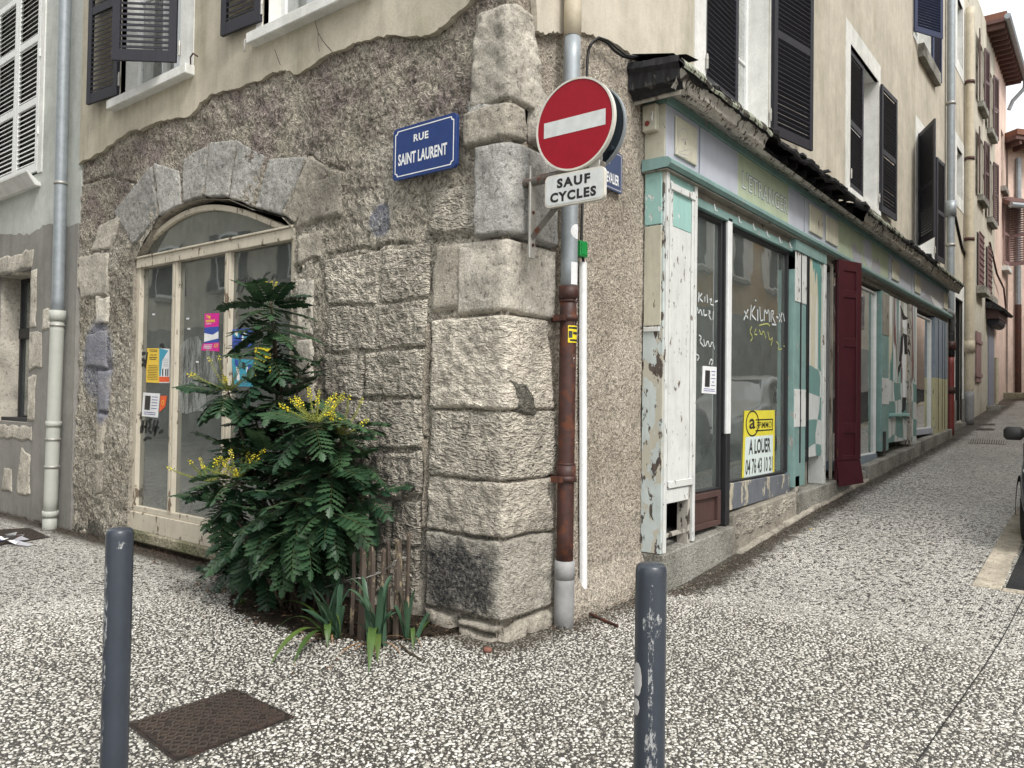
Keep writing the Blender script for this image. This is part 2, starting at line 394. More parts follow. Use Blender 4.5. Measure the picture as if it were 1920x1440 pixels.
M['black_tile'] = m_paint('blackened_tar', (.012, .012, .014), under=(.05, .05, .045), peel=.25, rough=.75, grime=.6, bump=.6, sc=12)
M['mossy'] = m_paint('mossy_pale_paint', (.33, .35, .27), under=(.05, .045, .035), peel=.72, rough=.85, grime=.7, sc=13)
M['peel_pinkish'] = m_paint('flaking_wood', (.40, .375, .33), under=(.05, .04, .033), peel=.5, rough=.8, grime=.8, sc=17)
M['glass_dusty'] = m_glass('dusty_glass', .80, (.10, .108, .10))
M['glass_shop'] = m_glass('shop_glass', .36, (.26, .295, .28), (.72, .8, .76))
M['glass_pale'] = m_glass('pale_window_glass', .7, (.45, .47, .45))
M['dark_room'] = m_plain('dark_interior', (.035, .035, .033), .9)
M['zinc'] = m_metal('zinc_pipe', (.30, .33, .35), .5, .35, .35, 9)
M['grey_pvc'] = m_metal('grey_green_pipe_paint', (.42, .43, .39), .55, 0, .15, 6)
M['old_pvc'] = m_metal('old_grey_pvc', (.27, .27, .27), .6, 0, .4, 10)
M['castiron'] = m_metal('rusty_cast_iron', (.048, .017, .013), .55, .0, .8, 9, .4, .22, (.10, .032, .014))
M['red_iron'] = m_metal('red_painted_iron', (.20, .035, .03), .5, 0, .4, 8)
M['cream_pipe'] = m_metal('cream_painted_pipe', (.50, .44, .33), .6, 0, .35, 7)
M['white_plastic'] = m_plain('white_plastic', (.74, .75, .75), .35)
M['black_rubber'] = m_plain('black_cable', (.012, .012, .013), .5)
M['galv'] = m_metal('galvanised_steel', (.40, .39, .36), .5, .5, .4, 20)
M['bollard'] = m_metal('slate_grey_bollard_paint', (.038, .046, .06), .33, 0, .35, 6, .1)
M['iron_cover'] = m_metal('brown_iron_cover', (.05, .04, .036), .45, .5, .6, 20, .4, .25, (.07, .045, .035))
M['soil'] = m_rough('dark_soil', [(.03, .022, .015), (.055, .042, .03), (.10, .08, .055)], .9, 1.2)
M['asphalt'] = m_rough('asphalt', [(.03, .03, .032), (.045, .045, .047), (.06, .06, .06)], .6, .3, 3, .2)
M['kerbstone'] = m_stone('cream_kerbstone', (.46, .41, .33), .25, pink=0)
M['tile_roof'] = m_paint('roof_tile', (.20, .09, .06), rough=.9, grime=.6)
M['eave_wood'] = m_paint('brown_eave_wood', (.13, .07, .06), rough=.8, grime=.6)
M['slab_grey'] = m_paint('grey_door_paint', (.25, .26, .32), rough=.6)
M['tread_iron'] = m_metal('worn_tread_iron', (.13, .105, .09), .32, .5, .4, 20)
M['arm_steel'] = m_metal('dull_dark_steel', (.16, .15, .135), .5, .3, .5, 18, .3, .15)
M['black_ink'] = m_plain('black_ink', (.012, .012, .013), .6)
M['white_ink'] = m_plain('white_ink', (.75, .76, .76), .5)
M['sign_blue'] = m_plain('enamel_blue', rgb(44, 64, 116), .22)
M['sign_blue_old'] = m_plain('weathered_enamel_blue', rgb(62, 74, 104), .4)
M['sign_red'] = m_plain('sign_red', rgb(148, 12, 34), .38)
M['sign_grey'] = m_plain('sign_grey_film', (.60, .62, .61), .4)
M['sign_rim'] = m_plain('sign_rim', (.60, .58, .52), .4)
M['sign_back'] = m_plain('sign_back_blue_black', (.02, .028, .036), .4)
M['yellow'] = m_plain('yellow_print', rgb(222, 200, 30), .45)
M['yellow_dull'] = m_plain('dull_yellow_print', rgb(226, 190, 70), .6)
M['magenta'] = m_plain('magenta_print', rgb(205, 20, 140), .5)
M['blue_print'] = m_plain('blue_print', rgb(45, 75, 160), .5)
M['cyan_print'] = m_plain('cyan_print', rgb(60, 150, 175), .5)
M['orange'] = m_plain('orange_print', rgb(222, 90, 40), .5)
M['green_plastic'] = m_plain('green_plastic', rgb(10, 130, 60), .4)
M['paper'] = m_plain('white_paper', (.72, .73, .74), .7)
M['print_grey'] = m_plain('grey_print', (.35, .35, .38), .7)
M['scrawl'] = m_plain('pale_paint_scrawl', (.55, .58, .58), .6)
M['scrawl_yel'] = m_plain('yellow_paint_scrawl', (.42, .44, .14), .6)
M['spray_blue'] = m_plain('spray_blue', (.16, .19, .29), .8)
# ============================================================ GROUND
NEARC = (-2.6, -1.6)
def aggregate(name, geo=True):
    t = NT(name); P = t.pos()
    x = t.sep()
    flat = t.n('CombineXYZ'); t.put(flat.inputs[0], x['X']); t.put(flat.inputs[1], x['Y']); flat = flat.outputs[0]
    wob = t.n('VectorMath', operation='ADD'); t.put(wob.inputs[0], flat)
    nz = t.n('TexNoise'); t.put(nz.inputs['Vector'], flat); nz.inputs['Scale'].default_value = 60; nz.inputs['Detail'].default_value = 2
    s1 = t.n('VectorMath', operation='SCALE'); t.put(s1.inputs[0], nz.outputs['Color']); s1.inputs['Scale'].default_value = .005
    t.put(wob.inputs[1], s1.outputs[0]); V = wob.outputs[0]
    SC = 52
    de = t.vor(SC, 'DISTANCE_TO_EDGE', V, dims='2D'); cc = t.vor(SC, 'F1', V, 'Color', dims='2D')
    cs = t.n('SeparateColor'); t.put(cs.inputs[0], cc)
    th = t.math('MULTIPLY_ADD', cs.outputs[0], .10, .06)
    peb = t.math('MULTIPLY', t.math('SUBTRACT', de, th), 45, clamp=True)
    peb = t.math('MULTIPLY', peb, t.ramp(cs.outputs[1], [(.20, 0), (.24, 1)]))
    matrix = t.ramp(t.noise(90, 5, .7), [(.3, (.028, .026, .024)), (.55, (.06, .056, .05)), (.75, (.12, .11, .10))])
    pcol = t.ramp(cs.outputs[2], [(0, (.36, .34, .29)), (.3, (.60, .58, .525)), (1, (.78, .76, .70))])
    # coarse pebbles are real geometry near the crossing; the printed ones take over further off
    dx = t.math('SUBTRACT', x['X'], NEARC[0]); dy = t.math('SUBTRACT', x['Y'], NEARC[1])
    R = t.math('SQRT', t.math('ADD', t.math('MULTIPLY', dx, dx), t.math('MULTIPLY', dy, dy)))
    far = t.math('MULTIPLY', t.math('SUBTRACT', t.math('ADD', R, t.math('MULTIPLY', t.noise(3, 3), .6)), 4.6), 2.2, clamp=True)
    small = t.vor(120, 'DISTANCE_TO_EDGE', V, dims='2D'); sc_ = t.vor(120, 'F1', V, 'Color', dims='2D')
    ss = t.n('SeparateColor'); t.put(ss.inputs[0], sc_)
    chip = t.math('MULTIPLY', t.math('GREATER_THAN', ss.outputs[0], .72), t.math('GREATER_THAN', small, .16))
    near = t.mix(chip, matrix, (.42, .40, .35))
    col = t.mix(far, near, t.mix(peb, matrix, pcol))
    # dirt and moss washed against the foot of the walls
    gx = t.math('MULTIPLY', t.math('SUBTRACT', t.math('ADD', x['X'], t.math('MULTIPLY', t.noise(7, 5, .7), .42)), -.04), 6, clamp=True)
    gy = t.math('MULTIPLY', t.math('SUBTRACT', t.math('ADD', t.math('MULTIPLY_ADD', t.math('MULTIPLY', t.math('SUBTRACT', x['X'], 1.85), 8, clamp=True), .27, x['Y']), t.math('MULTIPLY', t.noise(7, 5, .7), .40)), -.09), 7, clamp=True)
    gy = t.math('MULTIPLY', gy, t.math('MULTIPLY', t.math('ADD', x['X'], .3), 6, clamp=True))
    gx = t.math('MULTIPLY', gx, t.math('MULTIPLY', t.math('ADD', x['Y'], .3), 6, clamp=True))
    dirt = t.math('MULTIPLY', t.math('MAXIMUM', gx, gy), t.ramp(t.noise(30, 5, .75), [(.30, .45), (.46, .97)]))
    col = t.mix(dirt, col, (.045, .037, .027))
    patch = t.ramp(t.noise(.55, 5, .6), [(.4, 1.0), (.7, .80)])
    col = t.mix(1, col, patch, 'MULTIPLY')
    wet = t.ramp(t.noise(.8, 4, .6), [(.35, .42), (.65, .65)])
    h = t.math('MULTIPLY', peb, far)
    return t.done(t.bsdf(col, wet, t.bump(h, .35, .004), spec=.45))
M['ground'] = aggregate('exposed_aggregate')
def strip_ground(name, x0, x1, y0, y1, mat, dz=0.0, kind='structure'):
    xs = [x0]+[x for x in (_hx[1:-1]+list(np.arange(-4, 40, 1.0))) if x0 < x < x1]+[x1]; xs = sorted(set(xs))
    mb = MB(); vs = []
    for x in xs: vs += [(x, y0, H(x)+dz), (x, y1, H(x)+dz)]
    mb.add(vs, [(2*i, 2*i+2, 2*i+3, 2*i+1) for i in range(len(xs)-1)])
    o = obj(name, mb, mat); return setp(o, kind=kind)
strip_ground('pavement', -250, 250, -250, 250, M['ground'])
strip_ground('road', 3.50, 60, -5.6, -2.475, M['asphalt'], .004)

# real pebbles set in the near paving
def pebble_mat():
    t = NT('pale_pebble')
    a = t.n('Attribute', attribute_name='rnd'); r = a.outputs['Fac']
    col = t.ramp(r, [(0, (.36, .34, .29)), (.12, (.38, .36, .31)), (.5, (.58, .56, .505)), (1, (.74, .72, .665))])
    col = t.mix(.6, col, t.ramp(t.noise(160, 4, .7), [(.3, .7), (.6, 1.05)]), 'MULTIPLY')
    x = t.sep()
    gx = t.math('MULTIPLY', t.math('SUBTRACT', t.math('ADD', x['X'], t.math('MULTIPLY', t.noise(7, 5, .7), .42)), .02), 6, clamp=True)
    gy = t.math('MULTIPLY', t.math('SUBTRACT', t.math('ADD', t.math('MULTIPLY_ADD', t.math('MULTIPLY', t.math('SUBTRACT', x['X'], 1.85), 8, clamp=True), .27, x['Y']), t.math('MULTIPLY', t.noise(7, 5, .7), .40)), -.05), 7, clamp=True)
    gy = t.math('MULTIPLY', gy, t.math('MULTIPLY', t.math('ADD', x['X'], .3), 6, clamp=True))
    gx = t.math('MULTIPLY', gx, t.math('MULTIPLY', t.math('ADD', x['Y'], .3), 6, clamp=True))
    col = t.mix(t.math('MULTIPLY', t.math('MAXIMUM', gx, gy), .75), col, (.06, .05, .036))
    col = t.mix(1, col, t.ramp(t.noise(.55, 5, .6), [(.4, 1.0), (.7, .82)]), 'MULTIPLY')
    return t.done(t.bsdf(col, .5, None, spec=.4))
M['pebble'] = pebble_mat()
COVER = [tuple(GP(*p)[:2]) for p in ((237, 1358), (440, 1293), (553, 1345), (330, 1430))]
def in_quad(x, y, q, m=0.0):
    c = np.mean(q, axis=0); ok = np.ones(len(x), bool)
    for i in range(4):
        a, b = np.array(q[i]), np.array(q[(i+1) % 4]); e = b-a; n = np.array([e[1], -e[0]])/np.hypot(*e)
        if np.dot(n, c-a) > 0: n = -n
        ok &= ((x-a[0])*n[0]+(y-a[1])*n[1]) < m
    return ok
def soil_edge(y):                 # how far the planting pit reaches from the wall
    return np.interp(y, [.35, .6, 1.0, 1.6, 2.2, 2.5, 2.8], [0, .42, .66, .72, .6, .3, 0])
def pebbles():
    sp = .0205
    gx, gy = np.meshgrid(np.arange(-4.6, 3.6, sp), np.arange(-4.6, 4.6, sp))
    x = (gx+rng.uniform(-.6, .6, gx.shape)*sp).ravel(); y = (gy+rng.uniform(-.6, .6, gx.shape)*sp).ravel()
    P = np.c_[x, y, np.interp(x, _hx, _hz)]; c = (P-CAM) @ CM.T
    px = 960+FPX*c[:, 0]/c[:, 2]; py = 720-FPX*c[:, 1]/c[:, 2]
    keep = (c[:, 2] > 1.5) & (px > -260) & (px < 2180) & (py < 1640)
    keep &= ~((x > -.02) & (y > -.04)); keep &= ~in_quad(x, y, COVER, .012)
    keep &= ~((y > -2.62) & (y < -2.235) & (x > 3.42))
    R = np.hypot(x-NEARC[0], y-NEARC[1]); keep &= (R+rng.uniform(0, .8, R.shape) < 5.2)
    keep &= ~((x > -soil_edge(y)+rng.uniform(-.12, .16, x.shape)) & (y > .3) & (y < 2.9))
    keep &= rng.uniform(0, 1, x.shape) < .84
    joint = abs((y+2.497)-(x+.118)*(-.0355)) < .006; keep &= ~joint
    x, y = x[keep], y[keep]; n = len(x); K = 6
    ang = rng.uniform(0, 2*np.pi, n); asp = rng.uniform(.5, 1.0, n); r = np.clip(rng.lognormal(np.log(.0084), .33, n), .0035, .015)
    th = (np.arange(K)/K*2*np.pi)[None, :]+rng.uniform(-.32, .32, (n, K)); rr = r[:, None]*rng.uniform(.72, 1.2, (n, K))
    lx = rr*np.cos(th); ly = rr*np.sin(th)*asp[:, None]
    ca, sa = np.cos(ang)[:, None], np.sin(ang)[:, None]
    X = lx*ca-ly*sa; Y = lx*sa+ly*ca
    z0 = np.interp(x, _hx, _hz)[:, None]
    h = (rng.uniform(.0015, .0045, n))[:, None]; tilt = rng.uniform(-.08, .08, (n, 2))
    V0 = np.stack([x[:, None]+X, y[:, None]+Y, np.broadcast_to(z0-.001, X.shape)], -1)
    V1 = np.stack([x[:, None]+X*.78, y[:, None]+Y*.78, z0+h+X*tilt[:, :1]+Y*tilt[:, 1:]], -1)
    V = np.concatenate([V0, V1], 1).reshape(-1, 3)
    b = (np.arange(n)*2*K)[:, None]; k = np.arange(K)[None, :]; k2 = (k+1) % K
    side = np.stack([b+k, b+k2, b+K+k2, b+K+k], -1).reshape(-1, 4)
    t0 = np.concatenate([b+K, b+K+1, b+K+2, b+K+3], 1); t1 = np.concatenate([b+K, b+K+3, b+K+4, b+K+5], 1)
    F = np.concatenate([side, t0, t1])
    me = mesh_np('pebbles', V, F)
    at = me.attributes.new('rnd', 'FLOAT', 'POINT'); at.data.foreach_set('value', np.repeat(rng.uniform(0, 1, n), 2*K).astype(np.float32))
    link('pebbles', me, M['pebble'], kind='stuff', label='pale pebbles exposed in the near paving')
    print('pebbles', n)
pebbles()

# planting pit: a mound of dark soil at the foot of the left wall
def soil():
    ys = np.linspace(.3, 2.85, 90); mb = []; nu = 26
    V = []
    for y in ys:
        w = soil_edge(y)+.10
        for i in range(nu):
            V.append((-w*i/(nu-1)+.03, y, 0))
    V = np.array(V); edge = np.tile(np.linspace(0, 1, nu), len(ys))
    V[:, 2] = .006+.035*(1-edge**2)*np.sin(np.clip((V[:, 1]-.3)/2.55, 0, 1)*np.pi)**.5+.014*fbm(V, 14, 4, 3)-.008*edge
    F = [(j*nu+i, j*nu+i+1, (j+1)*nu+i+1, (j+1)*nu+i) for j in range(len(ys)-1) for i in range(nu-1)]
    link('soil_bed', mesh_np('soil', V, F, True), M['soil'], kind='structure')
soil()

# ============================================================ CORNER BUILDING
B = thing('corner_building', 'old corner building of crumbling limestone with patchy beige stucco above the shopfront', 'building', (0, 0, 0))

# ---- window and opening outlines on the left facade
SPR_Z = 3.03; UR, UL = 2.33, 5.12
intr = [LP(*p) for p in ((550, 423), (528, 407), (473, 393), (427, 373), (380, 372), (340, 383), (297, 410), (247, 463))]
arch_pts = [(UR, 0)]+[(UR, SPR_Z)]+intr[1:-1]+[(UL, SPR_Z), (UL, 0)]
_pf = np.polyfit([a for a, b in intr], [b for a, b in intr], 4)
def arch_s(u): return float(np.polyval(_pf, u))
def arch_z(u):
    q = sorted(intr[1:-1]+[(UR, SPR_Z), (UL, SPR_Z)])
    return np.interp(u, [a for a, b in q], [b for a, b in q], left=-9, right=-9)

STUC = [(150, 312), (190, 287), (222, 262), (262, 243), (305, 230), (360, 215), (378, 195), (400, 178), (420, 173), (462, 165), (490, 150), (507, 135),
        (540, 132), (555, 135), (580, 125), (600, 112), (640, 97), (685, 77), (735, 70), (810, 62), (850, 33), (890, 0), (915, -22)]
stuc_uv = [LP(*p) for p in STUC]

def roughwall_left():
    st = .0145
    us = np.arange(0.0, 6.46, st); vs = np.arange(-.08, 5.4, st)
    U, Vv = np.meshgrid(us, vs); P = np.c_[np.zeros(U.size), U.ravel(), Vv.ravel()]
    d = -.016+.024*fbm(P, 2.3, 3, 1)+.022*fbm(P, 9, 4, 2)+.020*(ridged(P, 22, 3, 4)-.5)
    d = d-.018*np.clip((.9-P[:, 1])/.15, 0, 1)-.006*((P[:, 1] < 2.35) & (P[:, 2] < 2.9))
    for (hx, hy, rr, dp) in ((556, 503, .05, .16), (577, 655, .05, .14), (553, 328, .035, .14), (800, 640, .03, .06), (640, 625, .04, .06), (560, 395, .06, .05), (945, 30, .08, .06), (700, 470, .02, .05)):
        hu, hv = LP(hx, hy); q_ = ((P[:, 1]-hu)/rr)**2+((P[:, 2]-hv)/(rr*.8))**2; d = d-dp*np.exp(-q_**2)
    for ln in (((612, 478), (700, 462), (803, 447), (870, 440)), ((576, 290), (600, 310), (640, 322)), ((150, 345), (200, 330), (260, 345))):
        pl_ = [LP(*p) for p in ln]
        for (a0, b0), (a1, b1) in zip(pl_[:-1], pl_[1:]):
            L2 = (a1-a0)**2+(b1-b0)**2; tt = np.clip(((P[:, 1]-a0)*(a1-a0)+(P[:, 2]-b0)*(b1-b0))/L2, 0, 1)
            dd_ = np.hypot(P[:, 1]-a0-tt*(a1-a0)+.03*fbm(P, 6, 2, 33), P[:, 2]-b0-tt*(b1-b0)+.03*fbm(P, 6, 2, 34)); d = d-.035*np.exp(-(dd_/.014)**2)
    # hacked zone above the arch is deeper, flush near the left end
    P2 = np.stack([-d, P[:, 1], P[:, 2]], 1)
    nu, nv = len(us), len(vs)
    idx = np.arange(nu*nv).reshape(nv, nu)
    F = np.stack([idx[:-1, :-1], idx[:-1, 1:], idx[1:, 1:], idx[1:, :-1]], -1).reshape(-1, 4)
    cu = P[F].mean(1)
    edge_u = [a for a, b in stuc_uv][::-1]; edge_v = [b for a, b in stuc_uv][::-1]
    hole = (cu[:, 1] > UR-.03) & (cu[:, 1] < UL+.03) & (cu[:, 2] < arch_z(cu[:, 1])+.035)
    hole |= cu[:, 2] > np.interp(cu[:, 1], edge_u, edge_v)+.12
    F = F[~hole]
    link('rough_wall', mesh_np('rough_wall', P2, F, True), M['mortar'], B, label='hacked rough mortar around the stones')
roughwall_left()

def roughwall_right():
    st = .013
    us = np.arange(0.0, 1.93, st); vs = np.arange(-.06, 4.75, st)
    U, Vv = np.meshgrid(us, vs); P = np.c_[U.ravel(), np.zeros(U.size), Vv.ravel()]
    k = np.clip((P[:, 0]-.5)/.15, 0, 1)
    d = -.045+.035*k+.014*fbm(P, 2.0, 3, 5)+.006*fbm(P, 18, 4, 6)+.006*(ridged(P, 40, 2, 7)-.5)
    foot = np.clip((.24+.05*P[:, 0]-P[:, 2]), 0, .2)*.55*k; d = d+foot
    for (hx, hy, rr, dp) in ((1015, 225, .13, .22), (1000, 190, .07, .12), (1038, 770, .04, .06), (1035, 1000, .05, .08)):
        hu, hv = RP(hx, hy); q_ = ((P[:, 0]-hu)/rr)**2+((P[:, 2]-hv)/(rr*.9))**2; d = d-dp*np.exp(-q_**2)
    P2 = np.stack([P[:, 0], -d, P[:, 2]], 1)
    nu, nv = len(us), len(vs); idx = np.arange(nu*nv).reshape(nv, nu)
    F = np.stack([idx[:-1, :-1], idx[:-1, 1:], idx[1:, 1:], idx[1:, :-1]], -1).reshape(-1, 4)
    link('roughcast_wall', mesh_np('roughcast_wall', P2, F, True), M['mortar_beige'], B, label='beige roughcast beside the shopfront')
roughwall_right()

# ---- stones laid on a facade: a bilinear patch with rounded arrises and hewn face
STN = [0]
def stone(T, q, mat, proud=.02, bulge=.02, amp=.008, hew=.0, res=.022, parent=None, jit=.012, r=.018, name='stone', label=None, base=-.035):
    """q: bottom-left, bottom-right, top-right, top-left in facade (u,v)"""
    STN[0] += 1; sd = STN[0]
    q = [np.array(p, float) for p in q]
    w = (np.linalg.norm(q[1]-q[0])+np.linalg.norm(q[2]-q[3]))/2; h = (np.linalg.norm(q[3]-q[0])+np.linalg.norm(q[2]-q[1]))/2
    nu = max(5, int(w/res)+2); nv = max(5, int(h/res)+2)
    a = np.linspace(0, 1, nu); b = np.linspace(0, 1, nv)
    A, Bq = np.meshgrid(a, b); A = A.ravel(); Bq = Bq.ravel()
    uv = ((1-A)*(1-Bq))[:, None]*q[0]+(A*(1-Bq))[:, None]*q[1]+(A*Bq)[:, None]*q[2]+((1-A)*Bq)[:, None]*q[3]
    e = np.minimum(np.minimum(A, 1-A)*w, np.minimum(Bq, 1-Bq)*h)
    # round off the corners in plan
    cx = np.minimum(A, 1-A)*w; cy = np.minimum(Bq, 1-Bq)*h; rc = r*1.3
    k = np.clip(e/r, 0, 1); prof = np.sqrt(np.clip(1-(1-k)**2, 0, 1))
    P3 = np.c_[uv, np.zeros(len(uv))]+sd*3.1
    n1 = fbm(P3, 7, 3, sd); n2 = fbm(P3, 22, 4, sd+50); n3 = ridged(P3, 30, 3, sd+9)-.55
    cen = uv.mean(0)
    jn = fbm(P3, 6, 3, sd+20); jn2 = fbm(P3, 6, 3, sd+30)
    jj = jit*(1-np.clip(e/.12, 0, 1))
    uv = uv+np.stack([jn*jj, jn2*jj], 1)*2.4
    d = base+(proud-base)*prof+bulge*np.clip(e/(min(w, h)/2), 0, 1)**.6+(amp*n1+amp*.6*n2+hew*(n3+.6*n2))*np.clip(k, .3, 1)
    V = np.array([T(u, v, dd) for (u, v), dd in zip(uv, d)])
    F = [(j*nu+i, j*nu+i+1, (j+1)*nu+i+1, (j+1)*nu+i) for j in range(nv-1) for i in range(nu-1)]
    par = parent or B; V = V-OFS[par]
    return link(name, mesh_np(name, V, F, True), mat, par, label=label)
def Lq(*pp, d=0): return [LP(x, y, d) for x, y in pp]
def Rq(*pp, d=0): return [RP(x, y, d) for x, y in pp]

# voussoirs (bottom-left, bottom-right, top-right, top-left as seen)
VOU = [((247, 463), (297, 410), (284, 303), (210, 398)),
       ((298, 410), (340, 384), (338, 318), (286, 300)),
       ((341, 383), (380, 373), (389, 268), (340, 297)),
       ((381, 372), (427, 373), (443, 258), (392, 262)),
       ((428, 373), (473, 393), (499, 290), (445, 257)),
       ((475, 394), (528, 408), (574, 288), (502, 293)),
       ((530, 408), (551, 424), (626, 318), (577, 286))]
for i, q in enumerate(VOU):
    qq = [np.array(p) for p in Lq(*q)]; cc_ = sum(qq)/4
    stone(TL, [cc_+(p-cc_)*np.array([.965, .95]) for p in qq], M['stone_grey'] if i < 6 else M['stone'], .0, .003, .010, .006, res=.015, jit=.008, r=.012, base=-.04, name='voussoir')
# arch soffit and reveals
mb = MB(); pts = arch_pts
for (u0, v0), (u1, v1) in zip(pts[:-1], pts[1:]):
    mb.add([TL(u0, v0, .0), TL(u1, v1, .0), TL(u1, v1, -.34), TL(u0, v0, -.34)], [(0, 1, 2, 3)])
obj('arch_reveal', mb, M['stone'], B, fix=False)
# jamb stones, left and right
for q, m in [(((150, 560), (200, 552), (204, 470), (147, 478)), 'stone_pale'), (((168, 474), (204, 466), (232, 395), (186, 425)), 'stone_pale'),
             (((178, 612), (200, 610), (202, 554), (177, 556)), 'stone_pale'), (((160, 688), (199, 690), (201, 614), (160, 628)), 'stone'),
             (((183, 772), (199, 770), (203, 692), (182, 694)), 'stone'), (((178, 856), (192, 855), (196, 776), (180, 777)), 'stone'),
             (((177, 930), (190, 930), (193, 860), (177, 860)), 'stone'), (((140, 540), (158, 545), (158, 482), (139, 484)), 'stone_pale'),
             (((553, 632), (590, 632), (590, 520), (556, 522)), 'stone_pale'), (((553, 710), (585, 712), (588, 636), (553, 636)), 'stone_pale'),
             (((556, 500), (600, 480), (600, 430), (556, 440)), 'stone'), (((553, 800), (590, 805), (588, 716), (553, 714)), 'stone_pale'),
             (((553, 428), (640, 400), (640, 322), (575, 345)), 'stone')]:
    stone(TL, Lq(*q), M[m], .002, .004, .008, .004, r=.014, jit=.018)
# hewn ashlar rows between the arch and the quoins
ROWS = [[((612, 573), (706, 569), (712, 470), (607, 487)), ((708, 569), (800, 556), (802, 457), (714, 469))],
        [((607, 659), (700, 657), (704, 572), (618, 575)), ((702, 657), (794, 648), (798, 560), (707, 572))],
        [((608, 744), (678, 745), (680, 662), (606, 663)), ((681, 745), (792, 744), (794, 653), (683, 661))],
        [((600, 845), (706, 843), (706, 751), (606, 750)), ((709, 842), (790, 838), (792, 750), (710, 750))],
        [((600, 940), (690, 938), (692, 850), (600, 850)), ((693, 938), (787, 930), (789, 845), (696, 847))],
        [((600, 1020), (730, 1024), (730, 944), (600, 944)), ((733, 1024), (785, 1026), (787, 938), (735, 942))],
        [((600, 1090), (700, 1110), (700, 1030), (600, 1026)), ((703, 1112), (783, 1130), (785, 1032), (705, 1032))]]
for row in ROWS:
    for q in row:
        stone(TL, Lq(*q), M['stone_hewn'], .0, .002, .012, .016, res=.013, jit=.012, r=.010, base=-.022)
# narrow dressed strip left of the quoins
stone(TL, Lq((808, 583), (862, 580), (864, 455), (812, 458)), M['stone'], -.004, .002, .003, 0, r=.015)
for z0, z1 in ((.66, 1.3), (1.31, 2.15)):
    stone(TL, [(.775, z0), (.72, z0), (.72, z1), (.775, z1)], M['mortar_beige'], -.010, .0, .008, .004, r=.02, jit=.02, name='mortar_strip')

# ---- quoins: blocks that wrap the corner
def quoin(z0, z1, lu, ru, mat, proud=.03, amp=.010, hew=.008, rad=.05, res=.014, label=None, lu2=None, ru2=None, chop=None):
    STN[0] += 1; sd = STN[0]
    lu2 = lu2 or lu; ru2 = ru2 or ru
    nv = max(6, int((z1-z0)/res)+2); per = lu+ru; nu = int(per/res)+3
    s = np.linspace(-lu, ru, nu); v = np.linspace(0, 1, nv)
    Sg, Vg = np.meshgrid(s, v); Sg = Sg.ravel(); Vg = Vg.ravel()
    f = np.where(Sg < 0, (lu+(lu2-lu)*Vg)/lu, (ru+(ru2-ru)*Vg)/ru); Sg2 = Sg*f
    Z = z0+(z1-z0)*Vg
    # rounded corner path
    x = np.maximum(Sg2, 0); y = np.maximum(-Sg2, 0); nx = np.where(Sg2 < 0, -1.0, 0.0); ny = np.where(Sg2 < 0, 0.0, -1.0)
    k = np.clip(abs(Sg2)/rad, 0, 1); ins = rad*.32*(1-k)**2*(.5+1.6*vnoise(np.c_[Z*9, Z*0, Z*0]+sd*5.1, 3))
    a = np.clip(.5+Sg2/(2*rad), 0, 1); nx = -np.cos(a*np.pi/2); ny = -np.sin(a*np.pi/2)
    e = np.minimum(np.minimum(Sg+lu, ru-Sg)*1.0, np.minimum(Vg, 1-Vg)*(z1-z0)); e = np.maximum(e, 0)
    wr = .010+.030*vnoise(np.c_[Sg*7, Z*7, Z*0]+sd*1.7, 9)
    prof = np.sqrt(np.clip(1-(1-np.clip(e/wr, 0, 1))**2, 0, 1))
    P = np.stack([x, y, Z], 1)+sd*2.3
    n1 = fbm(P, 5, 3, sd); n2 = fbm(P, 20, 4, sd+5); n3 = ridged(P, 28, 3, sd+8)-.55
    hk = np.clip(fbm(P, 3, 2, sd+77)*3+.6, 0, 1)
    d = -.030+(.030+proud)*prof+(amp*n1*1.5+amp*.5*n2+hew*hk*(n3+.7*n2))*np.clip(prof, .2, 1)-ins
    Z = Z+.020*fbm(P, 5, 3, sd+41)*(1-np.clip(e/.1, 0, 1))
    X = x+nx*d; Y = y+ny*d
    if chop: d2 = chop(x, y, Z); X = X+d2*.7; Y = Y+d2*.7
    V = np.stack([X, Y, Z], 1)
    F = [(j*nu+i, j*nu+i+1, (j+1)*nu+i+1, (j+1)*nu+i) for j in range(nv-1) for i in range(nu-1)]
    return link('quoin', mesh_np('quoin', V, F, True), mat, B, label=label)
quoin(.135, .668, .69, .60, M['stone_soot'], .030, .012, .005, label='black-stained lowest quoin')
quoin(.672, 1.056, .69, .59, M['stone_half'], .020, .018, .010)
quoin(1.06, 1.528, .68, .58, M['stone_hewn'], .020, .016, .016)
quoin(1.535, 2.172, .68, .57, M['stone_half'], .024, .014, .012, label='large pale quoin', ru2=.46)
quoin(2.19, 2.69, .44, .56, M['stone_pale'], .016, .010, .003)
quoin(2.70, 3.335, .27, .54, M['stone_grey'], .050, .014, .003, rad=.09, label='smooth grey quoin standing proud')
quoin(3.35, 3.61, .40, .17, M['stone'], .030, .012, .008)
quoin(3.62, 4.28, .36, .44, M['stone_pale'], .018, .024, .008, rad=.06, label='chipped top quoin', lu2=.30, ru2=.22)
# corbel-like broken stone beside the cavity, above the signs
stone(TR, [(.25, 3.42), (.50, 3.36), (.52, 3.70), (.22, 3.84)], M['stone_pale'], .04, .02, .012, .004, r=.04)
M['dark_cement'] = m_rough('dark_cement', [(.10, .095, .08), (.16, .15, .125), (.22, .21, .18)], .8, 1)
stone(TR, [RP(*p) for p in ((962, 786), (1000, 778), (984, 735), (948, 700))], M['dark_cement'], .035, .01, .02, .012, r=.03, jit=.03, label='dark cement patch')
stone(TL, [LP(*p) for p in ((870, 255), (945, 262), (950, 192), (876, 180))], M['stone_grey'], .0, .004, .012, .006, r=.012, jit=.02)
stone(TL, [LP(*p) for p in ((800, 440), (895, 436), (898, 345), (806, 352))], M['stone_hewn'], -.012, .0, .012, .010, r=.012, jit=.02)
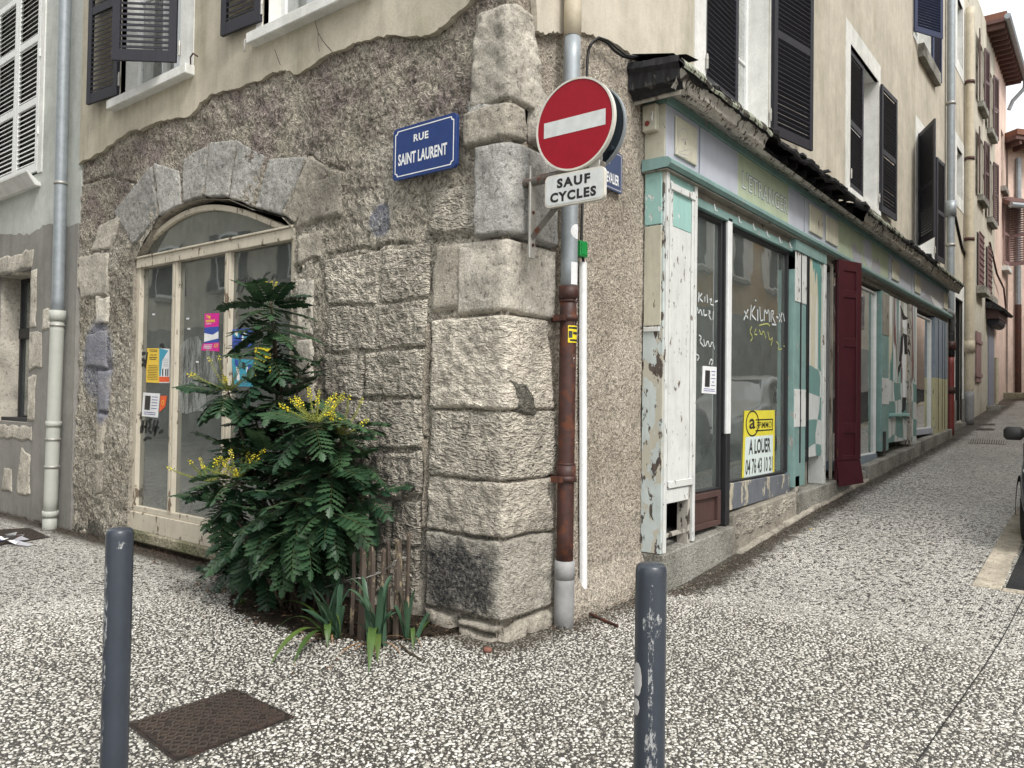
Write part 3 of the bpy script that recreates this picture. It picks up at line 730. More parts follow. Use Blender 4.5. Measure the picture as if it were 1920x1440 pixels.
# footing stones
for T, q in ((TL, ((.70, -.05), (.40, -.06), (.42, .12), (.70, .15))), (TL, ((.38, -.06), (.02, -.07), (.02, .045), (.38, .07))),
             (TR, ((-.02, -.08), (.26, -.08), (.30, .12), (.02, .06))), (TR, ((.28, -.06), (.60, -.06), (.60, .12), (.31, .12))),
             (TL, ((.37, .055), (.03, .05), (.03, .115), (.37, .12)))):
    stone(T, q, M['stone'], .02, .02, .014, .01, r=.03, jit=.02)
for u0, u1, h in ((.74, 1.2, .30), (1.22, 1.75, .24), (1.77, 2.3, .28), (5.14, 5.6, .12), (5.62, 6.1, .16), (6.12, 6.44, .12)):
    stone(TL, [(u1, -.06), (u0, -.06), (u0, h), (u1, h+.02)], M['stone'] if u0 < 4 else M['dark_cement'], -.02, .02, .014, .008, r=.03, jit=.02)

# ---- stucco skins
LW1 = (4.22, 5.47); LW2 = (1.60, 2.80); LSILL = 4.84
def lstucco():
    top = 12.0
    out = list(stuc_uv)
    # extra small irregularity on the broken edge
    o2 = []
    for (u0, v0), (u1, v1) in zip(out[:-1], out[1:]):
        for k in range(9):
            t = k/9; u = u0+(u1-u0)*t; v = v0+(v1-v0)*t
            q3 = np.array([[u, v, 0.]]); o2.append((u+.03*fbm(q3, 9, 3, 5)[0], v+.07*fbm(q3, 4, 5, 6, .65)[0]))
    o2.append(out[-1])
    uend = o2[-1][0]; o2 += [(uend-.12, 4.75), (.30, 5.0), (.0, 5.25), (.0, top), (6.46, top), (6.46, o2[0][1])]
    holes = [[(a, LSILL+.02), (b, LSILL+.02), (b, LSILL+2.3), (a, LSILL+2.3)] for a, b in (LW1, LW2)]
    mb = MB().prism(TL, o2, -.03, .022, holes)
    obj('stucco', mb, M['stucco'], B, label='streaked beige stucco with a broken lower edge')
lstucco()
RWIN = [(3.05, 4.80, 4.72, 7.25), (8.22, 9.95, 4.86, 7.05), (13.2, 14.95, 4.8, 7.1)]
RWIN2 = [(12.7, 14.55, 8.9, 11.2)]
def rstucco():
    edge = [RP(*p) for p in ((1001, 0), (1003, 30), (1003, 57), (1012, 62), (1022, 66), (1033, 61), (1048, 63), (1060, 60), (1092, 62), (1108, 66), (1118, 76), (1135, 74), (1160, 90), (1185, 106))]
    e2 = []
    for (u0, v0), (u1, v1) in zip(edge[:-1], edge[1:]):
        for k in range(4):
            t = k/4; e2.append((u0+(u1-u0)*t, v0+(v1-v0)*t+random.uniform(-.01, .01)))
    e2.append(edge[-1])
    out = [(0.0, 12), (0.0, 5.25), (e2[0][0]-.05, 5.0)]+e2+[(1.95, 4.1), (16.6, 4.15), (16.6, .9), (19.95, 1.15), (19.95, 12.5)]
    holes = [[(a, c), (b, c), (b, d), (a, d)] for a, b, c, d in RWIN+RWIN2]
    holes += [[(17.9, 6.9), (18.75, 6.9), (18.75, 9.0-.9), (17.9, 8.1)], [(17.9, 10.3), (18.75, 10.3), (18.75, 11.9), (17.9, 11.9)], [(17.6, 1.2), (18.8, 1.25), (18.8, 4.3), (17.6, 4.3)]]
    mb = MB().prism(TR, out, -.03, .02, holes)
    obj('stucco', mb, M['stucco_r'], B, label='pale beige stucco above the shopfront')
rstucco()
# inner mass of the building so that no light leaks through
mb = MB(); mb.box(TW, .45, 19.9, 3.6, 6.4, -.2, 12.4); mb.box(TW, .05, 19.9, .3, 6.4, 4.62, 4.70); mb.box(TW, .05, 19.9, .05, 6.4, 12.0, 12.3)
mb.box(TW, .08, .45, 5.35, 6.4, 0, 4.6); mb.box(TW, .1, 1.85, .06, 2.0, -.1, 4.6)
mb.box(TW, .08, .45, 2.0, 2.28, 0, 4.6); mb.box(TW, 1.85, 16.9, .0, .03, 4.22, 4.62)
mb.box(TW, 16.6, 17.55, .04, .3, 0, 4.6); mb.box(TW, 18.85, 19.9, .04, .3, 0, 4.6)
obj('inner_wall', mb, M['dark_room'], B)
mb = MB(); mb.box(TW, 1.87, 19.9, .02, 3.6, .0, .45); obj('interior_floor', mb, M['dark_room'], B)

# ---- windows
def wpart(T, name, u0, u1, v0, v1, dep, mats, mull=1, rails=1, sill=True, sw=.06, win=None, curtain=None):
    """recessed casement: frame, panes, sill; children of the building"""
    w = win if win is not None else None
    f = MB(); fw = .06
    f.box(T, u0, u0+fw, v0, v1, -dep-.05, -dep); f.box(T, u1-fw, u1, v0, v1, -dep-.05, -dep)
    f.box(T, u0+fw, u1-fw, v0, v0+fw, -dep-.05, -dep); f.box(T, u0+fw, u1-fw, v1-fw, v1, -dep-.05, -dep)
    um = (u0+u1)/2
    if mull: f.box(T, um-.05, um+.05, v0+fw, v1-fw, -dep-.05, -dep+.012)
    for k in range(rails):
        vv = v0+(v1-v0)*(k+1)/(rails+1)
        f.box(T, u0+fw, um-.05, vv-.018, vv+.018, -dep-.04, -dep-.006); f.box(T, um+.05, u1-fw, vv-.018, vv+.018, -dep-.04, -dep-.006)
    fr = obj(name, f, mats[0], B, bevel=.005)
    p = MB(); p.box(T, u0+.02, u1-.02, v0+.02, v1-.02, -dep-.032, -dep-.026); obj('pane', p, mats[1], fr)
    b = MB(); b.box(T, u0, u1, v0, v1, -dep-.5, -dep-.48); obj('dark_room', b, M['dark_room'], fr)
    r = MB()
    for a, bb, c, d in ((u0, u0, v0, v1), (u1, u1, v0, v1)): r.add([T(a, c, .02), T(a, d, .02), T(a, d, -dep-.5), T(a, c, -dep-.5)], [(0, 1, 2, 3)])
    for c in (v0, v1): r.add([T(u0, c, .02), T(u1, c, .02), T(u1, c, -dep-.5), T(u0, c, -dep-.5)], [(0, 1, 2, 3)])
    obj('reveal', r, M['whiteband'], fr, fix=False)
    return fr
SLATM = {}
def shutter(T, side, hu, hd, v0, h, w, ang, sgn, mat, slats='obj', pitch=.055, parent=None, rails=(.0, .48), label=None, nm='shutter', flip=False):
    """louvred leaf; local x runs from the hinge, local z up; ang measured from the wall plane"""
    c, s = math.cos(math.radians(ang)), math.sin(math.radians(ang))
    if side == 'L': dx, dy = -s, sgn*c
    else: dx, dy = sgn*c, -s
    key = (round(w, 3), round(h, 3), id(mat), slats, pitch)
    st = .075; th = .034
    if key not in SLATM:
        f = MB()
        f.box(TW, 0, st, -th/2, th/2, 0, h); f.box(TW, w-st, w, -th/2, th/2, 0, h)
        mids = [0.0]+[h*r for r in rails if r > 0]+[h-st]
        rr = [(0, st*1.5)]+[(h*r-.045, h*r+.045) for r in rails if r > 0]+[(h-st, h)]
        for a, b in rr: f.box(TW, st, w-st, -th/2+.002, th/2-.002, a, b)
        me = bpy.data.meshes.new('shutter_frame'); me.from_pydata(f.v, [], f.f); me.update(); me.materials.append(mat)
        sm = MB(); a = math.radians(38); hw = .026
        for sx in (st-.006, w-st+.006):
            pass
        pts = []
        for sx in (st-.004, w-st+.004):
            for k1, k2 in ((-1, -1), (1, -1), (1, 1), (-1, 1)):
                py = k1*hw*math.cos(a)+k2*.004*math.sin(a); pz = -k1*hw*math.sin(a)+k2*.004*math.cos(a); pts.append((sx, py*.62, pz))
        sm.add(pts, [(0, 1, 2, 3), (7, 6, 5, 4), (0, 4, 5, 1), (1, 5, 6, 2), (2, 6, 7, 3), (3, 7, 4, 0)])
        zs = []
        for (a0, b0), (a1, b1) in zip(rr[:-1], rr[1:]):
            z = b0+.03
            while z < a1-.015: zs.append(z); z += pitch
        if slats == 'obj':
            sme = bpy.data.meshes.new('slat'); sme.from_pydata(sm.v, [], sm.f); sme.update(); sme.materials.append(mat)
        else:
            jm = MB()
            for z in zs: jm.add([(p[0], p[1], p[2]+z) for p in sm.v], sm.f)
            sme = bpy.data.meshes.new('slats'); sme.from_pydata(jm.v, [], jm.f); sme.update(); sme.materials.append(mat)
        SLATM[key] = (me, sme, zs)
    me, sme, zs = SLATM[key]
    par = parent or B
    o = bpy.data.objects.new(nm, me); S.collection.objects.link(o); o.parent = par; OFS[o] = OFS[par]
    L = np.array(T(hu, v0, hd))-OFS[par]; o.location = L; o.rotation_euler = (0, 0, math.atan2(dy, dx))
    if label: o['label'] = label
    if slats == 'obj':
        for z in zs:
            s_ = bpy.data.objects.new('slat', sme); S.collection.objects.link(s_); s_.parent = o; s_.location = (0, 0, z+random.uniform(-.002, .002)); s_.rotation_euler = (random.uniform(-.05, .05), 0, 0); s_.scale = (1, -1 if flip else 1, 1)
    else:
        s_ = bpy.data.objects.new('slats', sme); S.collection.objects.link(s_); s_.parent = o; s_['kind'] = 'stuff'
    return o
def hinge_pin(T, u, v, d, parent=None):
    mb = MB(); p = np.array(T(u, v, d)); mb.tube([p, p+(0, 0, .09)], .013, 8); mb.tube([p+(0, 0, .09), p+(0, 0, .15)], [.016, .009], 8)
    obj('hinge_pin', mb, M['galv'], parent or B)

# left facade windows
for (a, b) in (LW1, LW2):
    fr = wpart(TL, 'window', a, b, LSILL+.02, LSILL+2.3, .16, (M['white_wood'], M['glass_pale']), 1, 1)
    s_ = MB(); s_.box(TL, a-.28, b+.12, LSILL-.10, LSILL, -.1, .12); obj('sill', s_, M['whiteband'], fr, bevel=.008)
    for q in ((a-.26, a-.01), (b+.01, b+.1)):
        bd = MB(); bd.box(TL, *q, LSILL+.002, LSILL+2.5, -.02, .031); obj('surround', bd, M['whiteband'], fr)
shutter(TL, 'L', 4.24, .05, LSILL+.10, 2.2, .63, 41, 1, M['shutter'], label='charcoal shutter swung out over the window')
shutter(TL, 'L', 5.47, .05, LSILL+.06, 2.2, .60, 6, 1, M['shutter'])
shutter(TL, 'L', 2.80, .05, LSILL+.10, 2.2, .56, 4, 1, M['shutter'])
shutter(TL, 'L', 1.58, .05, LSILL+.10, 2.2, .62, 10, -1, M['shutter'], slats='join')
for u in (4.2, 5.47, 2.8): hinge_pin(TL, u, LSILL+.16, .045)
# wrought shutter stay, bent hook at the right of the first sill
mb = MB(); mb.tube([TL(3.98, LSILL-.02, .04), TL(3.90, LSILL+.05, .09), TL(3.80, LSILL+.05, .12), TL(3.72, LSILL+.0, .12)], .008, 6); obj('shutter_hook', mb, M['castiron'], B)
mb = MB(); mb.tube([TL(2.98, LSILL+.02, .02), TL(3.0, LSILL-.03, .08), TL(3.0, LSILL-.13, .08)], .009, 6); obj('shutter_hook', mb, M['galv'], B)
# right facade windows with shutters: left leaf closed, right leaf folded back
for i, (a, b, c, d) in enumerate(RWIN):
    fr = wpart(TR, 'window', a+.02, b-.02, c, d, .22, (M['white_wood'], M['glass_pale']), 1, 2)
    bd = MB(); bd.box(TR, a-.26, a-.005, c-.1, d+.3, -.02, .028); bd.box(TR, b+.005, b+.12, c-.1, d+.3, -.02, .028); bd.box(TR, a-.005, b+.005, d+.002, d+.3, -.02, .028)
    obj('surround', bd, M['whiteband'], fr)
    s_ = MB(); s_.box(TR, a-.05, b+.05, c-.09, c-.003, -.2, .06); obj('sill', s_, M['whiteband'], fr, bevel=.006)
    for u in (a+.0, b+.0):
        hinge_pin(TR, u-.02, c+.14, .05); 
    hh = d-c-.04; wl = (b-a)/2
    if i == 0:
        shutter(TR, 'R', a+.02, -.02, c+.02, hh, wl, 0, 1, M['shutter'], label='charcoal shutter closed over half the window')
        shutter(TR, 'R', b+.02, .06, c+.02-.02, hh, .9, 11, 1, M['shutter'])
    elif i == 1:
        shutter(TR, 'R', a+.02, -.02, c+.02, hh, wl, 0, 1, M['shutter'], pitch=.06)
        shutter(TR, 'R', b+.02, .06, c+.0, hh, wl+.05, 3, 1, M['shutter'], pitch=.06)
    else:
        shutter(TR, 'R', a+.02, .04, c+.02, hh, wl, 152, 1, M['shutter'], slats='join', label='charcoal shutter standing out from the wall')
        shutter(TR, 'R', b+.02, .06, c+.0, hh, .68, 4, 1, M['shutter'], slats='join')
a, b, c, d = RWIN2[0]
fr = wpart(TR, 'window', a+.02, b-.02, c, d, .22, (M['white_wood'], M['glass_pale']), 1, 2)
s_ = MB(); s_.box(TR, a+.45, b+.45, c-.28, c-.003, -.2, .14); obj('sill', s_, M['concrete'], fr, bevel=.01)
M['shutter_blue'] = m_paint('blue_black_shutter_paint', (.025, .035, .085), rough=.5)
shutter(TR, 'R', a-.05, .05, c+.05, 2.2, .8, 28, 1, M['shutter_blue'], slats='join'); shutter(TR, 'R', b-.02, .05, c-.1, 2.3, .8, 3, 1, M['shutter_blue'], slats='join')
# narrow stair windows and the doorway at the far end
for c, d in ((6.9, 8.1), (10.3, 11.9)):
    fr = wpart(TR, 'window', 17.92, 18.73, c, d, .25, (M['white_wood'], M['glass_pale']), 0, 0)
    bd = MB(); bd.box(TR, 17.62, 17.9, c-.3, d+.3, -.02, .03); bd.box(TR, 18.75, 18.98, c-.3, d+.3, -.02, .03); bd.box(TR, 17.9, 18.75, d+.002, d+.3, -.02, .03); bd.box(TR, 17.9, 18.75, c-.3, c-.002, -.02, .03)
    obj('surround', bd, M['whiteband'], fr)
dr = MB(); dr.box(TR, 17.62, 18.78, 1.2, 4.3, -.32, -.27); dr = obj('street_door', dr, M['slab_grey'], B)
bd = MB(); bd.box(TR, 17.3, 17.6, .95, 4.75, -.02, .045); bd.box(TR, 18.8, 19.15, .95, 4.75, -.02, .045); bd.box(TR, 17.6, 18.8, 4.3, 4.75, -.02, .045)
obj('door_surround', bd, M['whiteband'], dr)
bd = MB(); bd.box(TR, 17.28, 17.62, .9, 1.75, .02, .07); bd.box(TR, 18.78, 19.17, .9, 1.8, .02, .07); obj('door_plinth', bd, M['cement'], dr)
bd = MB(); bd.box(TR, 17.3, 18.8, 1.0, 1.2, -.3, .12); obj('door_step', bd, M['concrete'], dr, bevel=.01)

# ---- arched window on the left facade
AD = -.07
AW = thing_part = MB()
def arc_outline(off, n=28):
    u0, u1 = UR+.03, UL-.03; um = (u0+u1)/2; 
    pts = []
    for k in range(n+1):
        t = k/n; u = u0+off+(u1-u0-2*off)*t; pts.append((u, max(arch_s(u)-.05-off, 3.03)))
    return pts
wf = MB()
o_ = arc_outline(0); i_ = arc_outline(.055)
for k in range(len(o_)-1):
    q = [o_[k], o_[k+1], i_[k+1], i_[k]]; wf.quadbox(TL, q, AD-.05, AD+.02)
TZ = 3.03-.02
u0, u1 = UR+.02, UL-.02
wf.box(TL, u0, u1, TZ-.055, TZ+.045, AD-.05, AD+.05)           # transom
wf.box(TL, u0, u1, TZ+.045, TZ+.065, AD-.03, AD+.065)
AX = [LP(253, 700, AD)[0], LP(328, 700, AD)[0], LP(427, 700, AD)[0], LP(548, 500, AD)[0]]
for uc, w_ in ((UL-.03, .07), (AX[1], .085), (AX[2], .085), (UR+.05, .06)):
    wf.box(TL, uc-w_/2, uc+w_/2, .40, TZ-.055, AD-.05, AD+.03)
for uc in (AX[1], AX[2]): wf.box(TL, uc-.012, uc+.012, .42, TZ-.06, AD+.03, AD+.038)
wf.box(TL, u0, u1, .36, .42, AD-.05, AD+.025)
awin = obj('arched_window', wf, M['cream_wood'], B, bevel=.004, label='cream painted arched window with peeling frame')
segs = [(UL-.06, AX[1]+.043), (AX[1]-.043, AX[2]+.043), (AX[2]-.043, UR+.08)]
for a, b in segs:
    p = MB(); p.box(TL, b, a, .42, TZ-.055, AD-.022, AD-.016); obj('pane', p, M['glass_dusty'], awin)
p = MB(); p.prism(TL, [(UR+.06, TZ+.06), (UL-.06, TZ+.06)]+[q for q in reversed(arc_outline(.05)) if q[1] > TZ+.07], AD-.022, AD-.016); obj('pane', p, M['glass_dusty'], awin)
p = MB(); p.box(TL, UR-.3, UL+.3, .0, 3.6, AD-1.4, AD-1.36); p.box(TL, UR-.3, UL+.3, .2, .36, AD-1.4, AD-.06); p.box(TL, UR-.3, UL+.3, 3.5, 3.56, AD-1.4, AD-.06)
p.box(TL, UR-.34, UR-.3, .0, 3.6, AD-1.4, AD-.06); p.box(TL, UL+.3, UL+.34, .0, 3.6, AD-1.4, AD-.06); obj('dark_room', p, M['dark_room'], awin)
M['moss_sill'] = m_rough('mossy_stone', [(.10, .115, .055), (.21, .20, .13), (.38, .34, .26)], .6, .5, 1, .3)
p = MB(); p.box(TL, UR-.02, UL+.06, .17, .36, -.3, -.025); obj('window_board', p, M['cream_wood'], awin, bevel=.006, label='cream painted board below the glazing')
p = MB(); p.box(TL, UR-.02, UL+.06, -.08, .05, -.3, -.05); obj('dark_footing', p, M['soil'], awin)
p = MB(); p.box(TL, UR-.04, UL+.08, .05, .172, -.3, -.005); obj('window_sill', p, M['moss_sill'], awin, bevel=.02, label='mossy stone sill at pavement level')
# ============================================================ SHOPFRONT (timber, in front of the right facade)
SF = thing('shopfront', 'long derelict timber shopfront in teal, white and lavender under a rotten black cornice', 'shopfront', (1.9, -.2, 0))
FD = .20; GD = .10                # outer plane, glass plane
def mural_mat(name, base=0):
    t = NT(name); x = t.sep()
    wob = t.math('MULTIPLY', t.math('SUBTRACT', t.noise(1.3, 2), .5), .9)
    wz = t.math('MULTIPLY', t.math('SUBTRACT', t.noise(.9, 1), .5), .35)
    cz = t.math('FLOOR', t.math('DIVIDE', t.math('ADD', x['Z'], wz), .34)); cx = t.math('FLOOR', t.math('DIVIDE', t.math('ADD', x['X'], wob), .62))
    ck = t.math('MODULO', t.math('ADD', t.math('ADD', cz, cx), 40), 2)
    low = t.mix(ck, (.15, .28, .26), (.58, .60, .59))
    ph = t.ramp(t.noise(1.5, 2, .4, vec=t.scale(t.pos(), (2.2, 1, .16))), [(0, (.62, .64, .62)), (.44, (.55, .52, .40)), (.50, (.10, .27, .25)), (.56, (.60, .62, .62)), (.60, (.17, .075, .07)), (.64, (.5, .55, .58))], 'CONSTANT')
    hi = t.math('MULTIPLY', t.math('SUBTRACT', t.math('ADD', x['Z'], t.math('MULTIPLY', wob, .3)), 2.05), 60, clamp=True)
    col = t.mix(hi, low, ph)
    pl = t.ramp(t.noise(9, 7, .65, vec=t.scale(t.pos(), (1, 1, .4))), [(.31, 1), (.33, 0)])
    col = t.mix(pl, col, (.11, .085, .065))
    col = t.mix(.5, col, t.ramp(t.noise(30, 5, .7, vec=t.scale(t.pos(), (1, 1, .12))), [(.3, .65), (.6, 1.05)]), 'MULTIPLY')
    return t.done(t.bsdf(col, .55, t.bump(t.math('SUBTRACT', 1, pl), .4, .003)))
M['mural'] = mural_mat('painted_checker_mural')
M['fascia_green'] = m_paint('faded_green_cream_paint', (.40, .46, .33), rough=.6, grime=.4)
M['olive_yellow'] = m_paint('pale_yellow_paint', (.48, .46, .28), under=(.2, .2, .2), peel=.15, rough=.6)
M['bluegrey'] = m_paint('blue_grey_paint', (.22, .27, .32), rough=.6, grime=.4)
M['black_frame'] = m_paint('blackened_frame', (.02, .02, .022), rough=.5)

def ground_v(u): return H(u)
# plinth courses stepping up with the street
PL = [(1.885, 3.38, .325, .39, .215, 'concrete'), (3.39, 5.28, .50, .57, .215, 'stone'), (5.29, 8.38, .55, .63, .23, 'concrete'), (8.39, 11.68, .70, .86, .27, 'concrete'), (11.69, 15.7, .92, 1.10, .27, 'concrete')]
for u0, u1, v0, v1, d, m in PL:
    mb = MB(); n = 12
    for k in range(n):
        a = u0+(u1-u0)*k/n; b = u0+(u1-u0)*(k+1)/n; va = v0+(v1-v0)*k/n; vb = v0+(v1-v0)*(k+1)/n
    mb.quadbox(TR, [(u0, H(u0)-.1), (u1, H(u1)-.1), (u1, v1), (u0, v0)], -.25, d)
    obj('plinth', mb, M[m], SF, bevel=.012)
for k, u in enumerate(np.arange(3.42, 15.5, 1.35)):           # low worn kerb strip at the foot
    w = 1.33; g0, g1 = H(u), H(u+w); hh = .05+.02*(k % 2)
    stone(TR, [(u, g0-.06), (u+w, g1-.06), (u+w, g1+hh), (u, g0+hh)], M['stone'], .262, .006, .010, .010, r=.02, jit=.012, parent=SF, name='kerb_block', res=.03)
stone(TR, [(3.42, .22), (4.5, .30), (4.5, .515), (3.42, .50)], M['stone_hewn'], .215, .012, .016, .018, r=.03, jit=.03, parent=SF, name='kerb_block')
stone(TR, [(4.52, .30), (5.28, .38), (5.28, .55), (4.52, .525)], M['stone_hewn'], .21, .01, .014, .014, r=.03, jit=.03, parent=SF, name='kerb_block')

def box(name, u0, u1, v0, v1, d0, d1, m, par=None, bev=.004, label=None):
    mb = MB().box(TR, u0, u1, v0, v1, d0, d1); return obj(name, mb, M[m], par or SF, bevel=bev, label=label)
# first pilaster: side board in flaking pale blue, front in white
ps = MB(); ps.box(TR, 1.885, 1.905, .33, 3.56, 0, .185)
p1 = obj('pilaster', ps, M['blue_peel'], SF, label='first pilaster, side board in flaking pale blue')
box('side_moulding', 1.868, 1.885, 2.2, 2.24, .01, .16, 'white_peel', p1)
box('upper_side_board', 1.872, 1.884, 2.25, 3.1, .01, .17, 'beige_paint', p1)
box('upper_side_board', 1.872, 1.884, 3.11, 3.56, .01, .17, 'teal_pale', p1)
box('corner_post', 1.906, 1.955, .33, 3.56, .1, .205, 'white_peel', p1)
box('front_board', 1.957, 2.46, .86, 3.12, .1, .185, 'white_peel', p1)
box('front_board', 1.957, 2.46, 3.122, 3.56, .1, .186, 'teal_pale', p1)
for a, b in ((1.98, 2.03), (2.41, 2.458)): box('stile', a, b, .90, 3.5, .187, .2, 'white_peel', p1)
for v in (.87, 3.42): box('rail', 1.98, 2.458, v, v+.06, .188, .212, 'white_peel', p1)
box('rail', 1.957, 2.40, .74, .86, .12, .195, 'white_peel', p1)
box('inner_post', 2.40, 2.44, .33, .86, .08, .19, 'peel_pinkish', p1); box('corner_post', 2.462, 2.51, .36, 3.56, .08, .205, 'white_peel', p1)
box('cross_strut', 1.957, 2.40, .44, .475, .12, .16, 'peel_pinkish', p1)
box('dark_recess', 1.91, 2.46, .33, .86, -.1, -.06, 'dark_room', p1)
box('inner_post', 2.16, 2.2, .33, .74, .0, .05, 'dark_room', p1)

def window(u0, u1, v0, v1, mframe, fw=.04, label=None, glass='glass_shop', gd=GD):
    f = MB(); f.box(TR, u0, u0+fw, v0, v1, gd-.05, gd+.03); f.box(TR, u1-fw, u1, v0, v1, gd-.05, gd+.03)
    f.box(TR, u0+fw, u1-fw, v0, v0+fw*.6, gd-.05, gd+.032); f.box(TR, u0+fw, u1-fw, v1-fw, v1, gd-.05, gd+.028)
    fr = obj('shop_window', f, M[mframe], SF, bevel=.004, label=label)
    p = MB(); p.box(TR, u0+fw*.5, u1-fw*.5, v0+.01, v1-fw*.5, gd-.018, gd-.008); obj('pane', p, M[glass], fr)
    return fr
w1 = window(2.52, 3.26, .76, 3.40, 'black_frame', .035)
box('lower_panel', 2.52, 3.26, .42, .755, .03, .115, 'brown_panel'); 
for a, b, c, d in ((2.52, 3.22, .42, .47), (2.52, 3.22, .70, .757), (2.52, 2.57, .47, .70), (3.15, 3.22, .47, .70)): box('panel_rail', a, b, c, d, .116, .15, 'brown_panel')
mu = box('mullion', 3.30, 3.40, 1.30, 3.44, .03, .17, 'white_wood'); box('mullion_foot', 3.302, 3.398, .40, 1.30, .03, .165, 'black_frame', mu)
box('stay_rail', 3.27, 3.296, 1.30, 3.42, .1, .15, 'black_frame', mu)
w2 = window(3.41, 5.20, .80, 3.40, 'black_frame', .035)
mb = MB().quadbox(TR, [(3.42, .53), (5.26, .56), (5.26, .785), (3.42, .80)], .06, .15); obj('lower_panel', mb, M['bluegrey_scuffed'], SF, bevel=.006, label='scuffed blue grey board under the large window')
box('window_head', 2.515, 5.22, 3.405, 3.485, .02, .17, 'teal'); box('window_head_board', 2.515, 15.6, 3.487, 3.56, -.02, .14, 'grey_wood')
for u in (2.95, 3.55, 3.95, 4.35, 4.75, 5.1): 
    mb = MB().tube([TR(u, 3.5, .17), TR(u, 3.44, .18), TR(u+.01, 3.43, .2)], .006, 5); obj('awning_hook', mb, M['white_wood'], SF)
# second pilaster
p2 = box('pilaster', 5.22, 5.66, .62, 3.2, .02, .19, 'teal', label='second pilaster with teal and cream bands')
box('upper_board', 5.23, 5.65, 2.82, 3.42, .191, .199, 'white_peel', p2); box('band', 5.23, 5.65, 1.33, 1.78, .191, .197, 'white_peel', p2)
box('capital', 5.2, 6.42, 3.42, 3.555, .03, .215, 'teal', p2); box('broken_foot', 5.3, 5.45, .56, .75, .02, .19, 'peel_pinkish', p2)
for u in (5.43, 5.665, 5.73): box('groove_strip', u, u+.018, .9, 3.42, .19, .206, 'black_frame', p2)
box('carved_board', 5.75, 6.30, .95, 3.42, .05, .19, 'mural', p2)
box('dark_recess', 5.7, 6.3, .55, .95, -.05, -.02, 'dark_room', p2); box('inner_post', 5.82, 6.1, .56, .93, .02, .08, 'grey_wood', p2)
box('corner_post', 6.32, 6.43, .58, 3.42, .02, .21, 'white_peel', p2)
# recessed doorway and the maroon leaf
box('inner_door', 6.44, 6.95, .62, 3.5, -.06, -.01, 'maroon_dark'); box('door_jamb', 6.435, 6.46, .6, 3.5, -.1, .15, 'maroon_dark')
box('rail', 6.46, 6.93, 2.2, 2.215, -.009, -.002, 'maroon')
dj = box('door_post', 6.84, 6.87, .6, 3.5, .13, .17, 'grey_wood')
def leaf():
    r = bpy.data.objects.new('door_leaf', None)
    w, h = .50, 3.0; z0 = .56
    f = MB(); f.box(TW, 0, w, -.02, .02, 0, h)
    def lobj(name, mb, m, par=None, bev=.004, label=None):
        me_o = obj(name, mb, M[m], None, bevel=bev, label=label); return me_o
    main = lobj('door_leaf', f, 'maroon', label='narrow maroon door leaf standing ajar, kicked up at the foot')
    main.parent = SF; main.location = (6.87-1.9, -.21+.2, z0); main.rotation_euler = (0, 0, math.radians(-20)); OFS[main] = np.zeros(3)
    def part(name, u0, u1, v0, v1, t=.015):
        mb = MB().box(TW, u0, u1, -.02-t, -.0205, v0, v1); o = obj(name, mb, M['maroon'], None, bevel=.003); o.parent = main
    for a, b in ((0, .11), (.39, .50)): part('stile', a, b, .3, h, .018)
    for a, b in ((.30, .36), (.66, .80), (1.95-.12, 1.95), (2.5, 2.6), (2.86, 3.0)): part('rail', .112, .388, a, b, .016)
    kb = MB().quadbox(TW, [(0, -.06), (w+.02, -.02), (w, .29), (0, .29)], -.05, -.022)
    kv = MB(); kv.add([(-.01, -.03, .29), (w, -.03, .29), (w+.015, -.075, -.02), (.0, -.06, -.05), (-.01, -.022, .29), (w, -.022, .29), (w+.015, -.065, -.02), (0, -.05, -.05)], [(0, 1, 2, 3), (7, 6, 5, 4), (0, 4, 5, 1), (1, 5, 6, 2), (2, 6, 7, 3), (3, 7, 4, 0)])
    o = obj('kick_board', kv, M['maroon'], None, bevel=0); o.parent = main
    for v in (.35, 1.75, 2.75):
        mb = MB().tube([(-.005, -.03, v), (-.005, -.03, v+.09)], .012, 8); o = obj('hinge', mb, M['castiron'], None); o.parent = main
leaf()
w3 = window(7.0, 9.42, .83, 3.42, 'white_wood', .03); box('dark_sill', 7.0, 9.45, .70, .83, .02, .14, 'bluegrey')
p3 = box('pilaster', 9.5, 10.0, .86, 3.46, .02, .19, 'teal', label='third pilaster in teal with a white check'); box('band', 9.52, 9.99, 1.62, 2.05, .191, .198, 'white_peel', p3)
box('upper_board', 9.52, 9.99, 2.75, 3.44, .191, .197, 'grey_wood', p3); box('dark_foot', 9.6, 9.78, .82, 1.18, .1, .2, 'black_frame', p3)
bd = box('mural_board', 10.02, 11.5, .98, 3.46, .04, .17, 'mural', label='boards painted with a thin tall-hatted figure on checks')
for u in (10.32, 10.75, 11.1): box('groove_strip', u, u+.012, 1.0, 3.44, .1701, .174, 'grey_wood', bd)
def fig(poly, m, d):
    mb = MB().prism(TR, [RP(x, y, .17) for x, y in poly], .171, .171+d); obj('painted_figure', mb, M[m], bd, bevel=0)
fig([(1688, 573), (1696, 592), (1703, 597), (1696, 600), (1692, 600), (1691, 594)], 'black_ink', .004)
fig([(1692, 600), (1698, 600), (1699, 612), (1696, 618), (1692, 612)], 'white_ink', .004)
fig([(1691, 630), (1695, 627), (1695, 690), (1691, 690)], 'white_ink', .003); fig([(1693, 625), (1700, 628), (1700, 664), (1696, 664)], 'black_ink', .006); fig([(1689, 632), (1693, 627), (1692, 660), (1688, 680), (1686, 676)], 'black_ink', .005)
fig([(1692, 665), (1698, 665), (1697, 745), (1692, 745)], 'paper', .004); fig([(1692, 745), (1699, 745), (1697, 768), (1694, 772), (1690, 772), (1692, 764)], 'black_ink', .005); fig([(1683, 690), (1688, 680), (1690, 684), (1685, 700), (1685, 706)], 'black_ink', .004)
